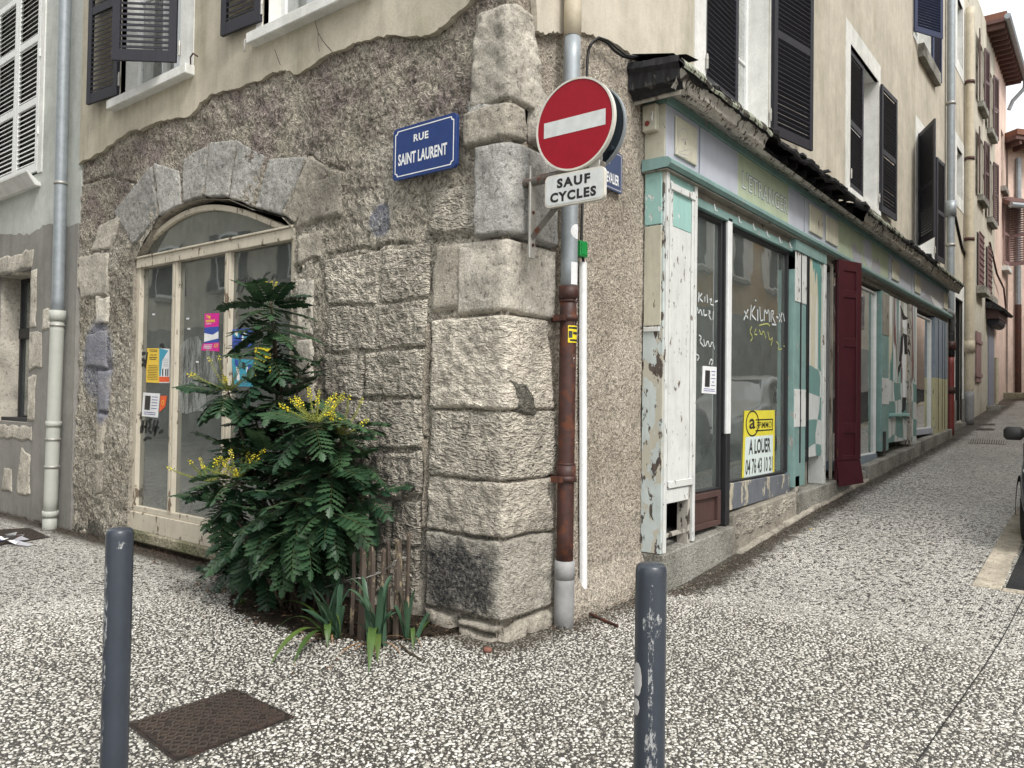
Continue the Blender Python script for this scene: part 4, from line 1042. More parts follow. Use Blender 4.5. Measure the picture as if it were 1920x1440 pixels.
box('board_ledge', 10.1, 11.45, 1.42, 1.47, .171, .23, 'teal_pale', bd); box('dark_recess', 10.3, 11.5, .86, .98, -.05, -.02, 'dark_room', bd)
p4 = box('post', 11.55, 11.72, .9, 3.46, .03, .21, 'peel_pinkish'); box('post', 11.78, 12.2, .93, 3.46, .04, .2, 'mural')
w4 = window(12.25, 14.05, 1.15, 3.40, 'white_wood', .03); box('pale_sill', 12.2, 14.1, 1.04, 1.15, .02, .16, 'lavender')
p5 = box('pilaster', 14.1, 15.55, 2.2, 3.46, .03, .19, 'bluegrey', label='last pilaster, blue grey above and pale yellow below'); box('lower_board', 14.1, 15.55, 1.0, 2.198, .03, .192, 'olive_yellow', p5)
for u in (14.45, 14.9, 15.2): box('groove_strip', u, u+.03, 1.1, 3.44, .192, .198, 'black_frame', p5)
box('end_board', 15.56, 15.6, 1.0, 4.15, .0, .2, 'grey_wood')

# moulding, fascia and panels
mo = MB()
prof = [(.0, 3.565), (.24, 3.575), (.275, 3.60), (.275, 3.63), (.25, 3.655), (.20, 3.665), (.0, 3.665)]
def extrude_profile(mb, prof, u0, u1, seg=1.0, jz=0, mit=0):
    n = max(1, int((u1-u0)/seg)); b0 = len(mb.v); vs = []
    for k in range(n+1):
        u = u0+(u1-u0)*k/n
        for d, v in prof: vs.append(TR(u - (mit*d if k == 0 else 0), v, d))
    m = len(prof); fs = [(k*m+i, (k+1)*m+i, (k+1)*m+(i+1) % m, k*m+(i+1) % m) for k in range(n) for i in range(m)]
    fs += [tuple(range(m)), tuple(n*m+i for i in reversed(range(m)))]
    mb.add(vs, fs)
extrude_profile(mo, prof, 1.83, 15.68); obj('lower_moulding', mo, M['teal'], SF)
mb = MB(); mb.box(TR, 1.84, 15.6, 3.556, 3.5645, 0, .235); obj('moulding_soffit', mb, M['grey_wood'], SF)
box('fascia_side', 1.872, 1.886, 3.667, 4.13, .0, .195, 'beige_paint')
FP = [(1.89, 2.53, 'lavender'), (2.57, 3.45, 'lavender'), (3.455, 4.96, 'fascia_green'), (4.965, 5.52, 'lavender'), (5.57, 6.98, 'lavender'), (6.985, 9.9, 'fascia_green'), (9.98, 11.7, 'lavender'), (11.78, 14.8, 'lavender'), (14.85, 15.58, 'lavender')]
fas = [box('fascia_board', a, b, 3.667, 4.13, .0, .2, m) for a, b, m in FP]
fas[2]['label'] = 'green fascia board with faded blue outlined capitals'
for i, (a, b) in ((0, (2.03, 2.45)), (4, (5.70, 6.22)), (4, (6.38, 6.90)), (6, (10.1, 10.6)), (7, (11.95, 12.45)), (8, (14.95, 15.45))):
    box('raised_plate', a, b, 3.73, 4.07, .201, .222, 'beige_paint', fas[i], .006)
box('teal_band', 1.875, 15.6, 4.132, 4.215, .0, .215, 'teal')
# dark crown-like shapes on the second green board
def flat(poly, m, par, d0=.2005, d1=.2035, name='painted_shape'):
    mb = MB().prism(TR, [RP(x, y, .2) for x, y in poly], d0, d1); return obj(name, mb, M[m], par)
flat([(1597, 460), (1604, 456), (1609, 478), (1613, 470), (1618, 500), (1631, 512), (1601, 496)], 'print_grey', fas[5])
flat([(1618, 448), (1633, 452), (1634, 495), (1628, 505), (1619, 480)], 'lavender', fas[5], .2, .2025); flat([(1632, 512), (1637, 482), (1641, 492), (1645, 482), (1651, 500), (1650, 522)], 'print_grey', fas[5])
flat([(1728, 556), (1740, 550), (1752, 572), (1745, 580), (1738, 566)], 'print_grey', fas[7]); flat([(1744, 552), (1752, 560), (1766, 575), (1762, 586), (1750, 570)], 'white_wood', fas[7])

# crown cornice, rotten and black in the middle
def crown():
    segs = [(1.60, 3.6, 'mossy', 'peel_pinkish'), (3.6, 7.4, 'black_tile', 'black_tile'), (7.4, 9.6, 'mossy', 'peel_pinkish'), (9.6, 12.4, 'black_tile', 'peel_pinkish'), (12.4, 15.75, 'mossy', 'peel_pinkish')]
    cor = MB(); n = 60
    # soffit board
    sb = MB(); sb.quadbox(lambda a, b, c: TR(c, b, a), [(.19, 4.216), (.40, 4.10), (.43, 4.125), (.19, 4.245)], 1.70, 15.62)
    so_ = obj('cornice', sb, M['peel_pinkish'], SF, label='projecting cornice with rotten boards and blackened tiles')
    sd = MB(); sd.quadbox(TR, [(1.68, 4.09), (1.70, 4.10), (1.70, 4.24), (1.68, 4.24)], 0, .42); sd.box(TR, 1.70, 1.88, 4.17, 4.20, 0, .24); obj('side_soffit', sd, M['grey_wood'], so_)
    for j, (u0, u1, mt, mf) in enumerate(segs):
        m = int((u1-u0)/.05)+2; us = np.linspace(u0, u1, m)
        pr = [(.38, 4.125), (.40, 4.155), (.42, 4.17), (.43, 4.21), (.46, 4.26)] if mf != 'black_tile' or j == 3 else [(.30, 4.15), (.28, 4.20), (.22, 4.24), (.26, 4.28), (.30, 4.30)]
        k = len(pr); vs = []
        P = np.array([(u, 0, v) for u in us for d, v in pr]); nz = fbm(P, 6, 4, 60+j); n2 = fbm(P, 22, 3, 70+j)
        for i, (u, (d, v)) in enumerate([(u, p) for u in us for p in pr]): vs.append(TR(u, v+.012*n2[i], d+.03*nz[i]+.014*n2[i]))
        mb = MB().add(vs, [(a*k+b, (a+1)*k+b, (a+1)*k+b+1, a*k+b+1) for a in range(m-1) for b in range(k-1)])
        obj('crown_board', mb, M[mf], so_, smooth=False, fix=False, label='black rotted hollow' if j == 1 else None)
        # covering above: lead and tiles, uneven front edge
        pr2 = [(.46, 4.255), (.485, 4.275), (.49, 4.31), (.45, 4.335), (.30, 4.40), (.12, 4.47), (.0, 4.52)]
        if mt == 'mossy': pr2 = [(.455, 4.255), (.475, 4.27), (.485, 4.29), (.47, 4.31), (.44, 4.35), (.40, 4.40), (.12, 4.46), (.0, 4.50)]
        k = len(pr2); P = np.array([(u, 0, v) for u in us for d, v in pr2]); nz = fbm(P, 3.5, 4, 80+j); n2 = fbm(P, 16, 4, 90+j)
        vs = [TR(u, v+.03*nz[i]*(d/.49)+.014*n2[i]+(.02 if j == 1 else 0), max(d+(.035*nz[i]+.015*n2[i])*(1 if d > .05 else 0), -.02)) for i, (u, (d, v)) in enumerate([(u, p) for u in us for p in pr2])]
        mb = MB().add(vs, [(a*k+b, (a+1)*k+b, (a+1)*k+b+1, a*k+b+1) for a in range(m-1) for b in range(k-1)])
        o = obj('lead_cover', mb, M['black_tile'], so_, fix=False)
        if mt == 'mossy':
            mb = MB(); m2 = m
            vs = [TR(u, v+.012*fb, d+.012*fb) for (u, fb) in zip(us, fbm(np.c_[us, us*0, us*0], 9, 3, 31+j)) for d, v in ((.492, 4.262), (.503, 4.285), (.492, 4.315), (.470, 4.345))]
            mb.add(vs, [(a*4+b, (a+1)*4+b, (a+1)*4+b+1, a*4+b+1) for a in range(m2-1) for b in range(3)]); obj('top_fillet', mb, M['mossy'], so_, fix=False)
    # left return
    us = np.linspace(0, .46, 14); vs = []
    for d in us:
        for du, v in ((.07, 4.12), (.05, 4.16), (.0, 4.19), (-.01, 4.27), (-.03, 4.31), (-.02, 4.37), (.12, 4.42), (.35, 4.45)): vs.append(TR(1.60+du+.006*random.uniform(-1, 1), v+.05*(1-d/.46)*(v > 4.25)+random.uniform(-.004, .004), d))
    mb = MB().add(vs, [(a*8+b, (a+1)*8+b, (a+1)*8+b+1, a*8+b+1) for a in range(13) for b in range(7)]); obj('cornice_return', mb, M['black_tile'], so_, fix=False)
    # broken slates along the black stretch
    for k in range(16):
        u = random.uniform(3.7, 12.3); w = random.uniform(.10, .24); mb = MB()
        v = 4.31+random.uniform(-.02, .03); mb.quadbox(TR, [(u, v), (u+w, v-random.uniform(-.03, .04)), (u+w*.8, v+.025), (u+.02, v+random.uniform(.02, .05))], .34, .50+random.uniform(-.04, .04))
        obj('broken_slate', mb, M['black_tile'], so_)
    for k in range(9):
        u = 4.4+k*.33; mb = MB().quadbox(TR, [(u, 4.25), (u+.05, 4.25), (u+.06, 4.32), (u+.01, 4.31)], .10, .36); obj('rotten_joist', mb, M['black_tile'], so_)
crown()
# shop floor, back wall
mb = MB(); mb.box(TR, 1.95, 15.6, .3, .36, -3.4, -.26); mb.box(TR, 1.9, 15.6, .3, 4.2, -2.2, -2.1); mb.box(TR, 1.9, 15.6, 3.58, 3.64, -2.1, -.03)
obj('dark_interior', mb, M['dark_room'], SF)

# ============================================================ LETTERING
def text_mesh(s, spacing=1.0, bold=0.0, extrude=0.0):
    cu = bpy.data.curves.new('t', 'FONT'); cu.body = s; cu.space_character = spacing; cu.offset = bold; cu.resolution_u = 3
    o = bpy.data.objects.new('t', cu); S.collection.objects.link(o)
    dg = bpy.context.evaluated_depsgraph_get(); dg.update()
    me = bpy.data.meshes.new_from_object(o.evaluated_get(dg))
    V = np.array([v.co[:2] for v in me.vertices]); F = [tuple(p.vertices) for p in me.polygons]
    bpy.data.objects.remove(o); bpy.data.curves.remove(cu); bpy.data.meshes.remove(me)
    mn, mx = V.min(0), V.max(0); return (V-mn)/(mx-mn), F
def lettering(T, s, ul, ur, vb, vt, d, mat, parent, bold=.0, spacing=1.0, name='lettering', slant=0.0, quad=None):
    """quad: map into 4 (u,v) points bl, br, tr, tl instead"""
    V, F = text_mesh(s, spacing, bold)
    if quad is None: quad = [(ul, vb), (ur, vb+slant), (ur, vt+slant), (ul, vt)]
    q = [np.array(p, float) for p in quad]; mb = MB(); vs = []
    for a, b in V:
        p = (1-a)*(1-b)*q[0]+a*(1-b)*q[1]+a*b*q[2]+(1-a)*b*q[3]; vs.append(T(p[0], p[1], d))
    mb.add(vs, F); return obj(name, mb, M[mat], parent, fix=False)
def strokes(T, lines, w, d, mat, parent, f, name='graffiti', label=None):
    """polylines in photo pixels laid on the facade plane as thin ribbons of paint"""
    mb = MB()
    for ln in lines:
        P = [np.array(f(x, y)) for x, y in ln]
        if len(P) > 2:                                   # soften
            Q = [P[0]]
            for a, b in zip(P[:-1], P[1:]): Q += [a*.75+b*.25, a*.25+b*.75]
            P = Q+[P[-1]]
        vs = []
        for i, p in enumerate(P):
            t = P[min(i+1, len(P)-1)]-P[max(i-1, 0)]; t = t/(np.linalg.norm(t)+1e-9); nn = np.array([-t[1], t[0]])*w/2*random.uniform(.8, 1.2)
            a, b = p+nn, p-nn; vs += [T(a[0], a[1], d), T(b[0], b[1], d)]
        mb.add(vs, [(2*i, 2*i+1, 2*i+3, 2*i+2) for i in range(len(P)-1)])
    return obj(name, mb, M[mat], parent, fix=False, label=label)

# L'ETRANGER on the green fascia: outlined letters
M['letter_blue'] = m_plain('faded_blue_outline', (.09, .13, .20), .6); M['letter_fill'] = m_plain('faded_letter_fill', (.60, .64, .58), .6)
cq = [RP(1391, 363, .2), RP(1477, 402, .2), RP(1475, 378, .2), RP(1392, 327, .2)]
qv0, qv1 = RP(1396, 356, .2)[1], RP(1396, 321, .2)[1]; print('letters', qv0, qv1)
lettering(TR, "L'ETRANGER", cq[0][0], cq[1][0], qv0, qv1, .2012, 'letter_blue', fas[2], bold=.035, spacing=1.12)
lettering(TR, "L'ETRANGER", cq[0][0]+.01, cq[1][0]-.01, qv0+.010, qv1-.010, .2018, 'letter_fill', fas[2], bold=-.0, spacing=1.15)
# faint drawing on the first plate
fr_ = lambda x, y: RP(x, y, .222)
strokes(TR, [[(1271, 262), (1274, 245), (1281, 240), (1288, 244), (1290, 256), (1288, 262), (1276, 262)], [(1281, 262), (1284, 275), (1280, 280), (1288, 283)], [(1272, 286), (1296, 278), (1296, 292)], [(1272, 262), (1266, 288)], [(1276, 288), (1292, 292)], [(1274, 292), (1290, 298)]], .006, .2232, 'print_grey', fas[0], fr_, 'faint_drawing')
# alarm box on the fascia side
AU = 1.872
def side_pt(px, py): p = on(px, py, 0, AU); return (-p[1], p[2])
TS = lambda a, b, c: (AU-c, -a, b)
sa, sb_ = side_pt(1211, 203), side_pt(1237, 247)
ab = thing('alarm_box', 'small cream alarm box with a dark red lens beside the first fascia panel', 'alarm', (AU, -sa[0], sb_[1]))
mb = MB().box(TS, min(sa[0], sb_[0]), max(sa[0], sb_[0]), sb_[1], sa[1], .0, .07); obj('casing', mb, M['beige_paint'], ab, bevel=.01)
cx_, cy_ = side_pt(1221, 236); mb = MB().tube([TS(cx_, cy_, .07), TS(cx_, cy_, .078)], .022, 18); obj('lens', mb, M['red_iron'], ab)
mb = MB().tube([TS(cx_+.05, cy_+.09, .075), TS(cx_+.065, cy_+.05, .1), TS(cx_+.05, cy_+.01, .08), TS(cx_+.045, cy_+.05, .09)], .004, 6); obj('loose_wire', mb, M['white_plastic'], ab)

# graffiti on the shop glass
GDG = GD-.006
f2 = lambda x, y: RP(x, y, GD)
def zz(pts, ox, oy, s): return [(ox+x*s, oy+y*s) for x, y in pts]
G2 = [[(1396, 583), (1403, 597)], [(1403, 580), (1395, 600)], [(1409, 572), (1407, 600)], [(1416, 574), (1408, 588), (1418, 600)], [(1417, 562), (1418, 565)], [(1421, 580), (1421, 602)], [(1425, 575), (1426, 602), (1431, 600)],
      [(1433, 602), (1434, 578), (1438, 590), (1442, 578), (1443, 604)], [(1446, 604), (1446, 582), (1452, 584), (1448, 592), (1454, 606)], [(1456, 594), (1460, 596)], [(1461, 588), (1466, 604)], [(1467, 586), (1461, 604)], [(1469, 588), (1472, 606), (1474, 586)],
      [(1475, 606), (1476, 588), (1479, 598), (1481, 588), (1482, 608)], [(1485, 588), (1482, 600), (1486, 606), (1483, 612), (1480, 614)], [(1448, 608), (1456, 609)]]
strokes(TR, G2, .020, GDG+.004, 'scrawl', w2, f2, label='white marker scrawl across the large pane')
G3 = [[(1410, 612), (1406, 622), (1412, 632), (1408, 640)], [(1418, 616), (1414, 626), (1420, 628)], [(1424, 618), (1428, 630), (1432, 618), (1436, 634)], [(1440, 622), (1444, 640), (1450, 630), (1446, 648)], [(1456, 640), (1462, 648), (1458, 656), (1466, 654)], [(1470, 648), (1476, 656)], [(1424, 610), (1440, 606), (1444, 612)]]
strokes(TR, G3, .013, GDG+.004, 'scrawl_yel', w2, f2)
f1 = f2
G1 = [[(1311, 548), (1310, 566)], [(1317, 550), (1311, 558), (1318, 566)], [(1322, 556), (1322, 566)], [(1326, 552), (1327, 568)], [(1331, 562), (1336, 560), (1331, 570), (1338, 572)], [(1341, 566), (1346, 564)],
      [(1308, 576), (1310, 590), (1314, 578), (1317, 592)], [(1320, 580), (1320, 592), (1326, 590)], [(1329, 582), (1333, 586), (1328, 588), (1334, 600)], [(1338, 584), (1337, 600)], [(1311, 628), (1316, 632), (1312, 640), (1320, 650)], [(1320, 636), (1322, 652), (1328, 636), (1331, 654), (1336, 638), (1340, 655)], [(1306, 664), (1312, 668), (1308, 676)], [(1330, 684), (1333, 672), (1338, 678), (1334, 684)]]
strokes(TR, G1, .016, GDG+.004, 'scrawl', w1, f1, label='white marker scrawl on the narrow pane')

# to-let board taped inside the large pane
def posted(T, name, quad, label, cat, mat, d, group=None, fmap=None, t=.002):
    q = [fmap(*p) for p in quad]; u = [p[0] for p in q]; v = [p[1] for p in q]
    th = thing(name, label, cat, T(sum(u)/4, min(v), d), group)
    mb = MB().quadbox(T, q, d, d+t); obj('sheet', mb, M[mat], th, fix=True); return th, q
def qpt(q, a, b):        # q: tl,tr,br,bl ; a right, b down
    q = [np.array(p) for p in q]; return tuple((1-a)*(1-b)*q[0]+a*(1-b)*q[1]+a*b*q[2]+(1-a)*b*q[3])
def qrect(T, q, a0, a1, b0, b1, d, mat, parent, name='print', t=.0006):
    mb = MB().quadbox(T, [qpt(q, a0, b1), qpt(q, a1, b1), qpt(q, a1, b0), qpt(q, a0, b0)], d, d+t); return obj(name, mb, M[mat], parent)
def qtext(T, q, s, a0, a1, b0, b1, d, mat, parent, bold=0, spacing=1.0):
    return lettering(T, s, 0, 0, 0, 0, d, mat, parent, bold, spacing, quad=[qpt(q, a0, b1), qpt(q, a1, b1), qpt(q, a1, b0), qpt(q, a0, b0)])
M['pale_blue_paper'] = m_plain('pale_blue_board', (.60, .68, .66), .5); M['yellow_sign'] = m_plain('yellow_board', (.66, .58, .05), .4)
tl, q = posted(TR, 'to_let_sign', ((1396, 770), (1453, 769), (1452, 890), (1391, 902)), 'yellow and pale blue A LOUER board taped inside the large pane', 'sign', 'yellow_sign', GDG+.003, fmap=f2)
dd = GDG+.0055
qrect(TR, q, .06, .94, .38, .975, dd, 'pale_blue_paper', tl, 'blue_field')
mb = MB(); c0 = np.array(qpt(q, .26, .19)); w_ = abs(q[1][0]-q[0][0])
def ring(mb, T, c, r0, r1, d0, d1, n=32, sx=1):
    for k in range(n):
        a, b = 2*math.pi*k/n, 2*math.pi*(k+1)/n
        mb.quadbox(T, [(c[0]+sx*r0*math.cos(a), c[1]+r0*math.sin(a)), (c[0]+sx*r1*math.cos(a), c[1]+r1*math.sin(a)), (c[0]+sx*r1*math.cos(b), c[1]+r1*math.sin(b)), (c[0]+sx*r0*math.cos(b), c[1]+r0*math.sin(b))], d0, d1)
ring(mb, TR, c0, .125, .142, dd, dd+.001, sx=1.35); obj('logo_ring', mb, M['black_ink'], tl)
qtext(TR, q, 'a', .16, .35, .12, .27, dd, 'black_ink', tl, .02)
mb = MB()
for a0, a1, b0, b1 in ((.36, .93, .13, .15), (.36, .93, .29, .31), (.91, .93, .15, .29)): mb.quadbox(TR, [qpt(q, a0, b1), qpt(q, a1, b1), qpt(q, a1, b0), qpt(q, a0, b0)], dd, dd+.001)
obj('logo_frame', mb, M['black_ink'], tl)
qtext(TR, q, 'PPiMMO', .40, .89, .17, .27, dd, 'black_ink', tl, .005)
qtext(TR, q, 'A LOUER', .17, .86, .42, .64, dd+.001, 'black_ink', tl, .03); qtext(TR, q, '04 76 43 10 21', .09, .93, .70, .93, dd+.001, 'black_ink', tl, .02)
M['ink_violet'] = m_plain('violet_ink', (.12, .11, .30), .6); M['photo_dark'] = m_plain('dark_photo_print', (.03, .028, .028), .4)
tl, q = posted(TR, 'notice', ((1318, 686), (1344, 688), (1343, 739), (1316, 737)), 'white notice with a dark photo taped to the narrow shop pane', 'notice', 'paper', GDG+.003, fmap=f1)
qrect(TR, q, .18, .52, .15, .76, dd, 'photo_dark', tl)
for k, (a0, a1) in enumerate(((.62, .9), (.66, .88), (.6, .92), (.68, .84), (.62, .9))): qrect(TR, q, a0, a1, .16+.13*k, .19+.13*k, dd, 'ink_violet', tl, 'text_line')
for k in range(2): qrect(TR, q, .12, .9, .82+.07*k, .845+.07*k, dd, 'ink_violet', tl, 'text_line')
# ============================================================ PIPES ON THE CORNER
PD = .115
def px_u(px, py, d=PD): return RP(px, py, d)
def clamp_ring(mb, c, r, h, n=16):
    mb.tube([(c[0], c[1], c[2]-h/2), (c[0], c[1], c[2]+h/2)], r, n)
pu0 = RP(1057, 1165, PD)[0]; pu1 = RP(1073.5, 60, PD)[0]
zt = [RP(1060, y, PD)[1] for y in (1178, 1050, 590, 538, 58)]    # foot, pvc top, clamp, iron top, zinc top
def pp(z): return (pu0+(pu1-pu0)*(z-zt[0])/(zt[4]-zt[0]), -PD, z)
DP = thing('downpipe', 'corner downpipe, zinc above, rusty brown cast iron below and grey plastic at its foot', 'drainpipe', pp(0.0), 'downpipes on the facades')
def pipe_seg(name, z0, z1, r, m, par, f=pp, n=24, label=None, flare=True):
    mb = MB(); ks = max(2, int((z1-z0)/.2)+1); pts = [f(z0+(z1-z0)*k/ks) for k in range(ks+1)]
    mb.tube(pts, r, n); o = obj(name, mb, M[m], par, smooth=False, label=label)
    for p in o.data.polygons: p.use_smooth = len(p.vertices) == 4
    return o
pipe_seg('pipe_foot', -.05, zt[1], .071, 'old_pvc', DP); pipe_seg('socket', zt[1]-.13, zt[1]-.005, .0725, 'old_pvc', DP)
pipe_seg('iron_section', zt[1]-.01, zt[3]-.02, .060, 'castiron', DP, label='rusty cast iron section'); pipe_seg('zinc_section', zt[3]-.02, zt[4], .060, 'zinc', DP)
pipe_seg('painted_section', zt[4]-.01, 11.5, .063, 'cream_pipe', DP)
for y0, y1, r in ((536, 560, .072), (560, 566, .066), (590, 601, .069), (868, 872, .066), (872, 903, .070), (892, 903, .077)):
    a, b = RP(1060, y1, PD)[1], RP(1060, y0, PD)[1]; pipe_seg('collar', a, b, r, 'castiron', DP)
for y in (597, 898):
    z = RP(1060, y, PD)[1]; mb = MB().box(TR, pp(z)[0]-.02, pp(z)[0]+.02, z-.02, z+.02, -.02, PD-.05); mb.box(TR, pp(z)[0]-.11, pp(z)[0]-.065, z-.02, z+.02, .06, PD+.03); obj('bracket_lug', mb, M['castiron'], DP)
for z in (4.9, 6.8): pipe_seg('collar', z, z+.04, .072, 'cream_pipe', DP)
# stickers on the pipe: curved pieces
def sticker(T, name, cx, cy, r, a0, a1, z0, z1, mat, label, lines=(), cat='sticker'):
    n = 8; mb = MB(); vs = []
    for k in range(n+1):
        a = a0+(a1-a0)*k/n
        for z in (z0, z1): vs.append((cx+r*math.cos(a), cy+r*math.sin(a), z))
    mb.add(vs, [(2*k, 2*k+2, 2*k+3, 2*k+1) for k in range(n)])
    t = thing(name, label, cat, (cx+r*math.cos((a0+a1)/2), cy+r*math.sin((a0+a1)/2), z0)); obj('sheet', mb, M[mat], t, fix=False)
    for b0, b1, f0, f1, m in lines:
        mb = MB(); vs = []
        for k in range(n+1):
            a = a0+(a1-a0)*(f0+(f1-f0)*k/n)
            for z in (z1-(z1-z0)*b1, z1-(z1-z0)*b0): vs.append((cx+(r+.0008)*math.cos(a), cy+(r+.0008)*math.sin(a), z))
        mb.add(vs, [(2*k, 2*k+2, 2*k+3, 2*k+1) for k in range(n)]); obj('print', mb, M[m], t, fix=False)
    return t
za, zb = RP(1062, 643, PD)[1], RP(1062, 611, PD)[1]; c = pp(za)
va = math.atan2(CAM[1]-c[1], CAM[0]-c[0])
sticker(TR, 'pipe_sticker', c[0], c[1], .0625, va+.0, va+1.5, za, zb, 'yellow', 'yellow sticker with a black picture on the rusty downpipe', ((.08, .2, .05, .95, 'black_ink'), (.32, .72, .05, .35, 'photo_dark'), (.36, .52, .4, .95, 'photo_dark'), (.80, .92, .15, .95, 'black_ink')))
za, zb = RP(1062, 534, PD)[1], RP(1062, 492, PD)[1]; c = pp(za)
sticker(TR, 'pipe_sticker', c[0], c[1], .0615, va+.25, va+1.45, za, zb, 'paper', 'torn white sticker on the zinc downpipe just above its rusty collar')
za, zb = RP(1062, 448, PD)[1], RP(1062, 420, PD)[1]; c = pp(za)
mbs = MB(); rs = (zb-za)/2; zc = (za+zb)/2; vs = [(0, 0, 0)]
vs = []
for k in range(20):
    t_ = 2*math.pi*k/20; a = va+1.0+rs*math.cos(t_)/.0615; vs.append((c[0]+.0612*math.cos(a), c[1]+.0612*math.sin(a), zc+rs*math.sin(t_)))
a = va+1.0; vs = []
for j_ in range(1, 6):
    for k in range(20):
        t_ = 2*math.pi*k/20; a = va+1.0+j_/5*rs*math.cos(t_)/.0612; vs.append((c[0]+.0612*math.cos(a), c[1]+.0612*math.sin(a), zc+j_/5*rs*math.sin(t_)))
mbs.add(vs, [tuple(range(20))]+[(j_*20+k, j_*20+(k+1) % 20, (j_+1)*20+(k+1) % 20, (j_+1)*20+k) for j_ in range(4) for k in range(20)])
solo('pipe_sticker', mbs, M['paper'], 'round white sticker on the zinc downpipe below the SAUF CYCLES plate', 'sticker', fix=False)
strokes_w = M['white_ink']
# scratches on the iron
mb = MB()
def onpipe(a, z, r=.0608): c = pp(z); return (c[0]+r*math.cos(va+a), c[1]+r*math.sin(va+a), z)
for ln in ([(.9, 2.27), (.8, 2.31), (.95, 2.33), (1.0, 2.29), (.9, 2.27), (.95, 2.22)], [(1.1, 2.24), (1.15, 2.3)], [(1.15, 2.3), (1.25, 2.24)], [(.75, 2.18), (.85, 2.13), (.9, 2.18)], [(1.05, 2.18), (1.05, 2.13)], [(.6, 1.93), (.75, 1.87)], [(.9, 1.94), (.95, 1.86)], [(.7, 1.9), (1.0, 1.91)]):
    vs = []
    for a, z in ln: vs += [onpipe(a, z-.002, .0735 if z > 2.2 else .0612), onpipe(a, z+.002, .0735 if z > 2.2 else .0612)]
    mb.add(vs, [(2*i, 2*i+2, 2*i+3, 2*i+1) for i in range(len(ln)-1)])
obj('scratched_mark', mb, M['white_ink'], DP, fix=False)

# white cable cover and black cable
cu_ = [RP(1095, 1127, .03)[0], RP(1094.5, 492, .03)[0]]; cz = [RP(1095, 1127, .03)[1], RP(1094, 492, .03)[1]]
cc = thing('cable_cover', 'long white plastic cable cover beside the corner downpipe', 'cable cover', (cu_[0], -.03, cz[0]))
mb = MB(); w_ = .033; n = 10; vs = []
for k in range(13):
    t_ = k/12; u = cu_[0]+(cu_[1]-cu_[0])*t_+.002*math.sin(k*1.3); z = cz[0]+(cz[1]-cz[0])*t_
    for a in range(n+1):
        an = math.pi*a/n; vs.append(TR(u-w_*math.cos(an), z, .012+.038*math.sin(an)**.6))
mb.add(vs, [(k*(n+1)+a, k*(n+1)+a+1, (k+1)*(n+1)+a+1, (k+1)*(n+1)+a) for k in range(12) for a in range(n)])
mb.add([vs[12*(n+1)+a] for a in range(n+1)], [tuple(range(n+1))])
mb.box(TR, cu_[0]-.04, cu_[0]+.04, cz[0], cz[0]+.01, -.01, .011); obj('cover', mb, M['white_plastic'], cc, fix=True)
for z in (cz[0]+.5, cz[0]+1.6): 
    mb = MB().tube([TR(cu_[0]-.036, z, .02), TR(cu_[0]-.044, z, .022)], .008, 8); obj('screw', mb, M['galv'], cc)
mb = MB().tube([TR(cu_[0], cz[0], .025), TR(cu_[0]+.0, cz[0]-.05, .03), TR(cu_[0]+.05, cz[0]-.10, .06), TR(cu_[0]+.13, cz[0]-.15, .09)], [.022, .022, .021, .020], 12)
solo('conduit', mb, M['old_pvc'], 'bent grey conduit running from the white cable cover into the paving', 'conduit', smooth=True)
cab = MB()
def rp3(x, y, d): u, v = RP(x, y, d); return TR(u, v, d)
path = [rp3(*p) for p in ((1094, 495, .035), (1092, 470, .04), (1090, 450, .03), (1092, 380, .03), (1096, 280, .03), (1100, 180, .03), (1101, 120, .035), (1103, 95, .04), (1110, 80, .05), (1122, 72, .05), (1138, 80, .05), (1152, 95, .05), (1168, 106, .05), (1185, 110, .05), (1205, 112, .05))]
cab.tube(path, .011, 8); solo('black_cable', cab, M['black_rubber'], 'black cable rising from the white cover and looping to the cornice', 'cable', smooth=True)
cab = MB(); path = [rp3(*p) for p in ((1104, 88, .07), (1112, 77, .075), (1122, 70, .075), (1140, 76, .075), (1156, 90, .075), (1172, 103, .075), (1190, 106, .07), (1215, 108, .06))]
cab.tube(path, .009, 8); solo('black_cable', cab, M['black_rubber'], 'second black cable draped above the first near the cornice', 'cable', smooth=True)
g0, g1 = RP(1083, 480, .05), RP(1097, 455, .05)
jb = thing('junction_box', 'small bright green plastic junction box on the black cable', 'junction box', TR(g0[0], g0[1], .05))
mb = MB().box(TR, g0[0], g1[0], g0[1], g1[1], .02, .075); obj('case', mb, M['green_plastic'], jb, bevel=.004)
mb = MB().box(TR, g0[0]+.012, g1[0]-.012, g0[1]+.015, g1[1]-.015, .0755, .079); obj('lid', mb, M['green_plastic'], jb, bevel=.001)

# ============================================================ SIGNS
# RUE SAINT LAURENT
fl = lambda x, y: LP(x, y, .06)
sq = [fl(736, 243), fl(855, 211), fl(856, 311), fl(738, 341)]
us = (sq[0][0]+sq[3][0])/2; ue = (sq[1][0]+sq[2][0])/2; vt = (sq[0][1]+sq[1][1])/2; vb = (sq[2][1]+sq[3][1])/2
def rrect(u0, u1, v0, v1, r, n=6):
    if u0 > u1: u0, u1 = u1, u0
    pts = []
    for cx, cy, a in ((u1-r, v1-r, 0), (u0+r, v1-r, 90), (u0+r, v0+r, 180), (u1-r, v0+r, 270)):
        for k in range(n+1):
            t_ = math.radians(a+90*k/n); pts.append((cx+r*math.cos(t_), cy+r*math.sin(t_)))
    return pts
rs_ = thing('street_name_sign', 'blue enamel plate reading RUE SAINT LAURENT on the rough stone wall', 'street sign', TL(us, vb, .06))
mb = MB().prism(TL, rrect(ue, us, vb, vt, .035), .03, .06); obj('plate', mb, M['sign_blue'], rs_, bevel=.006)
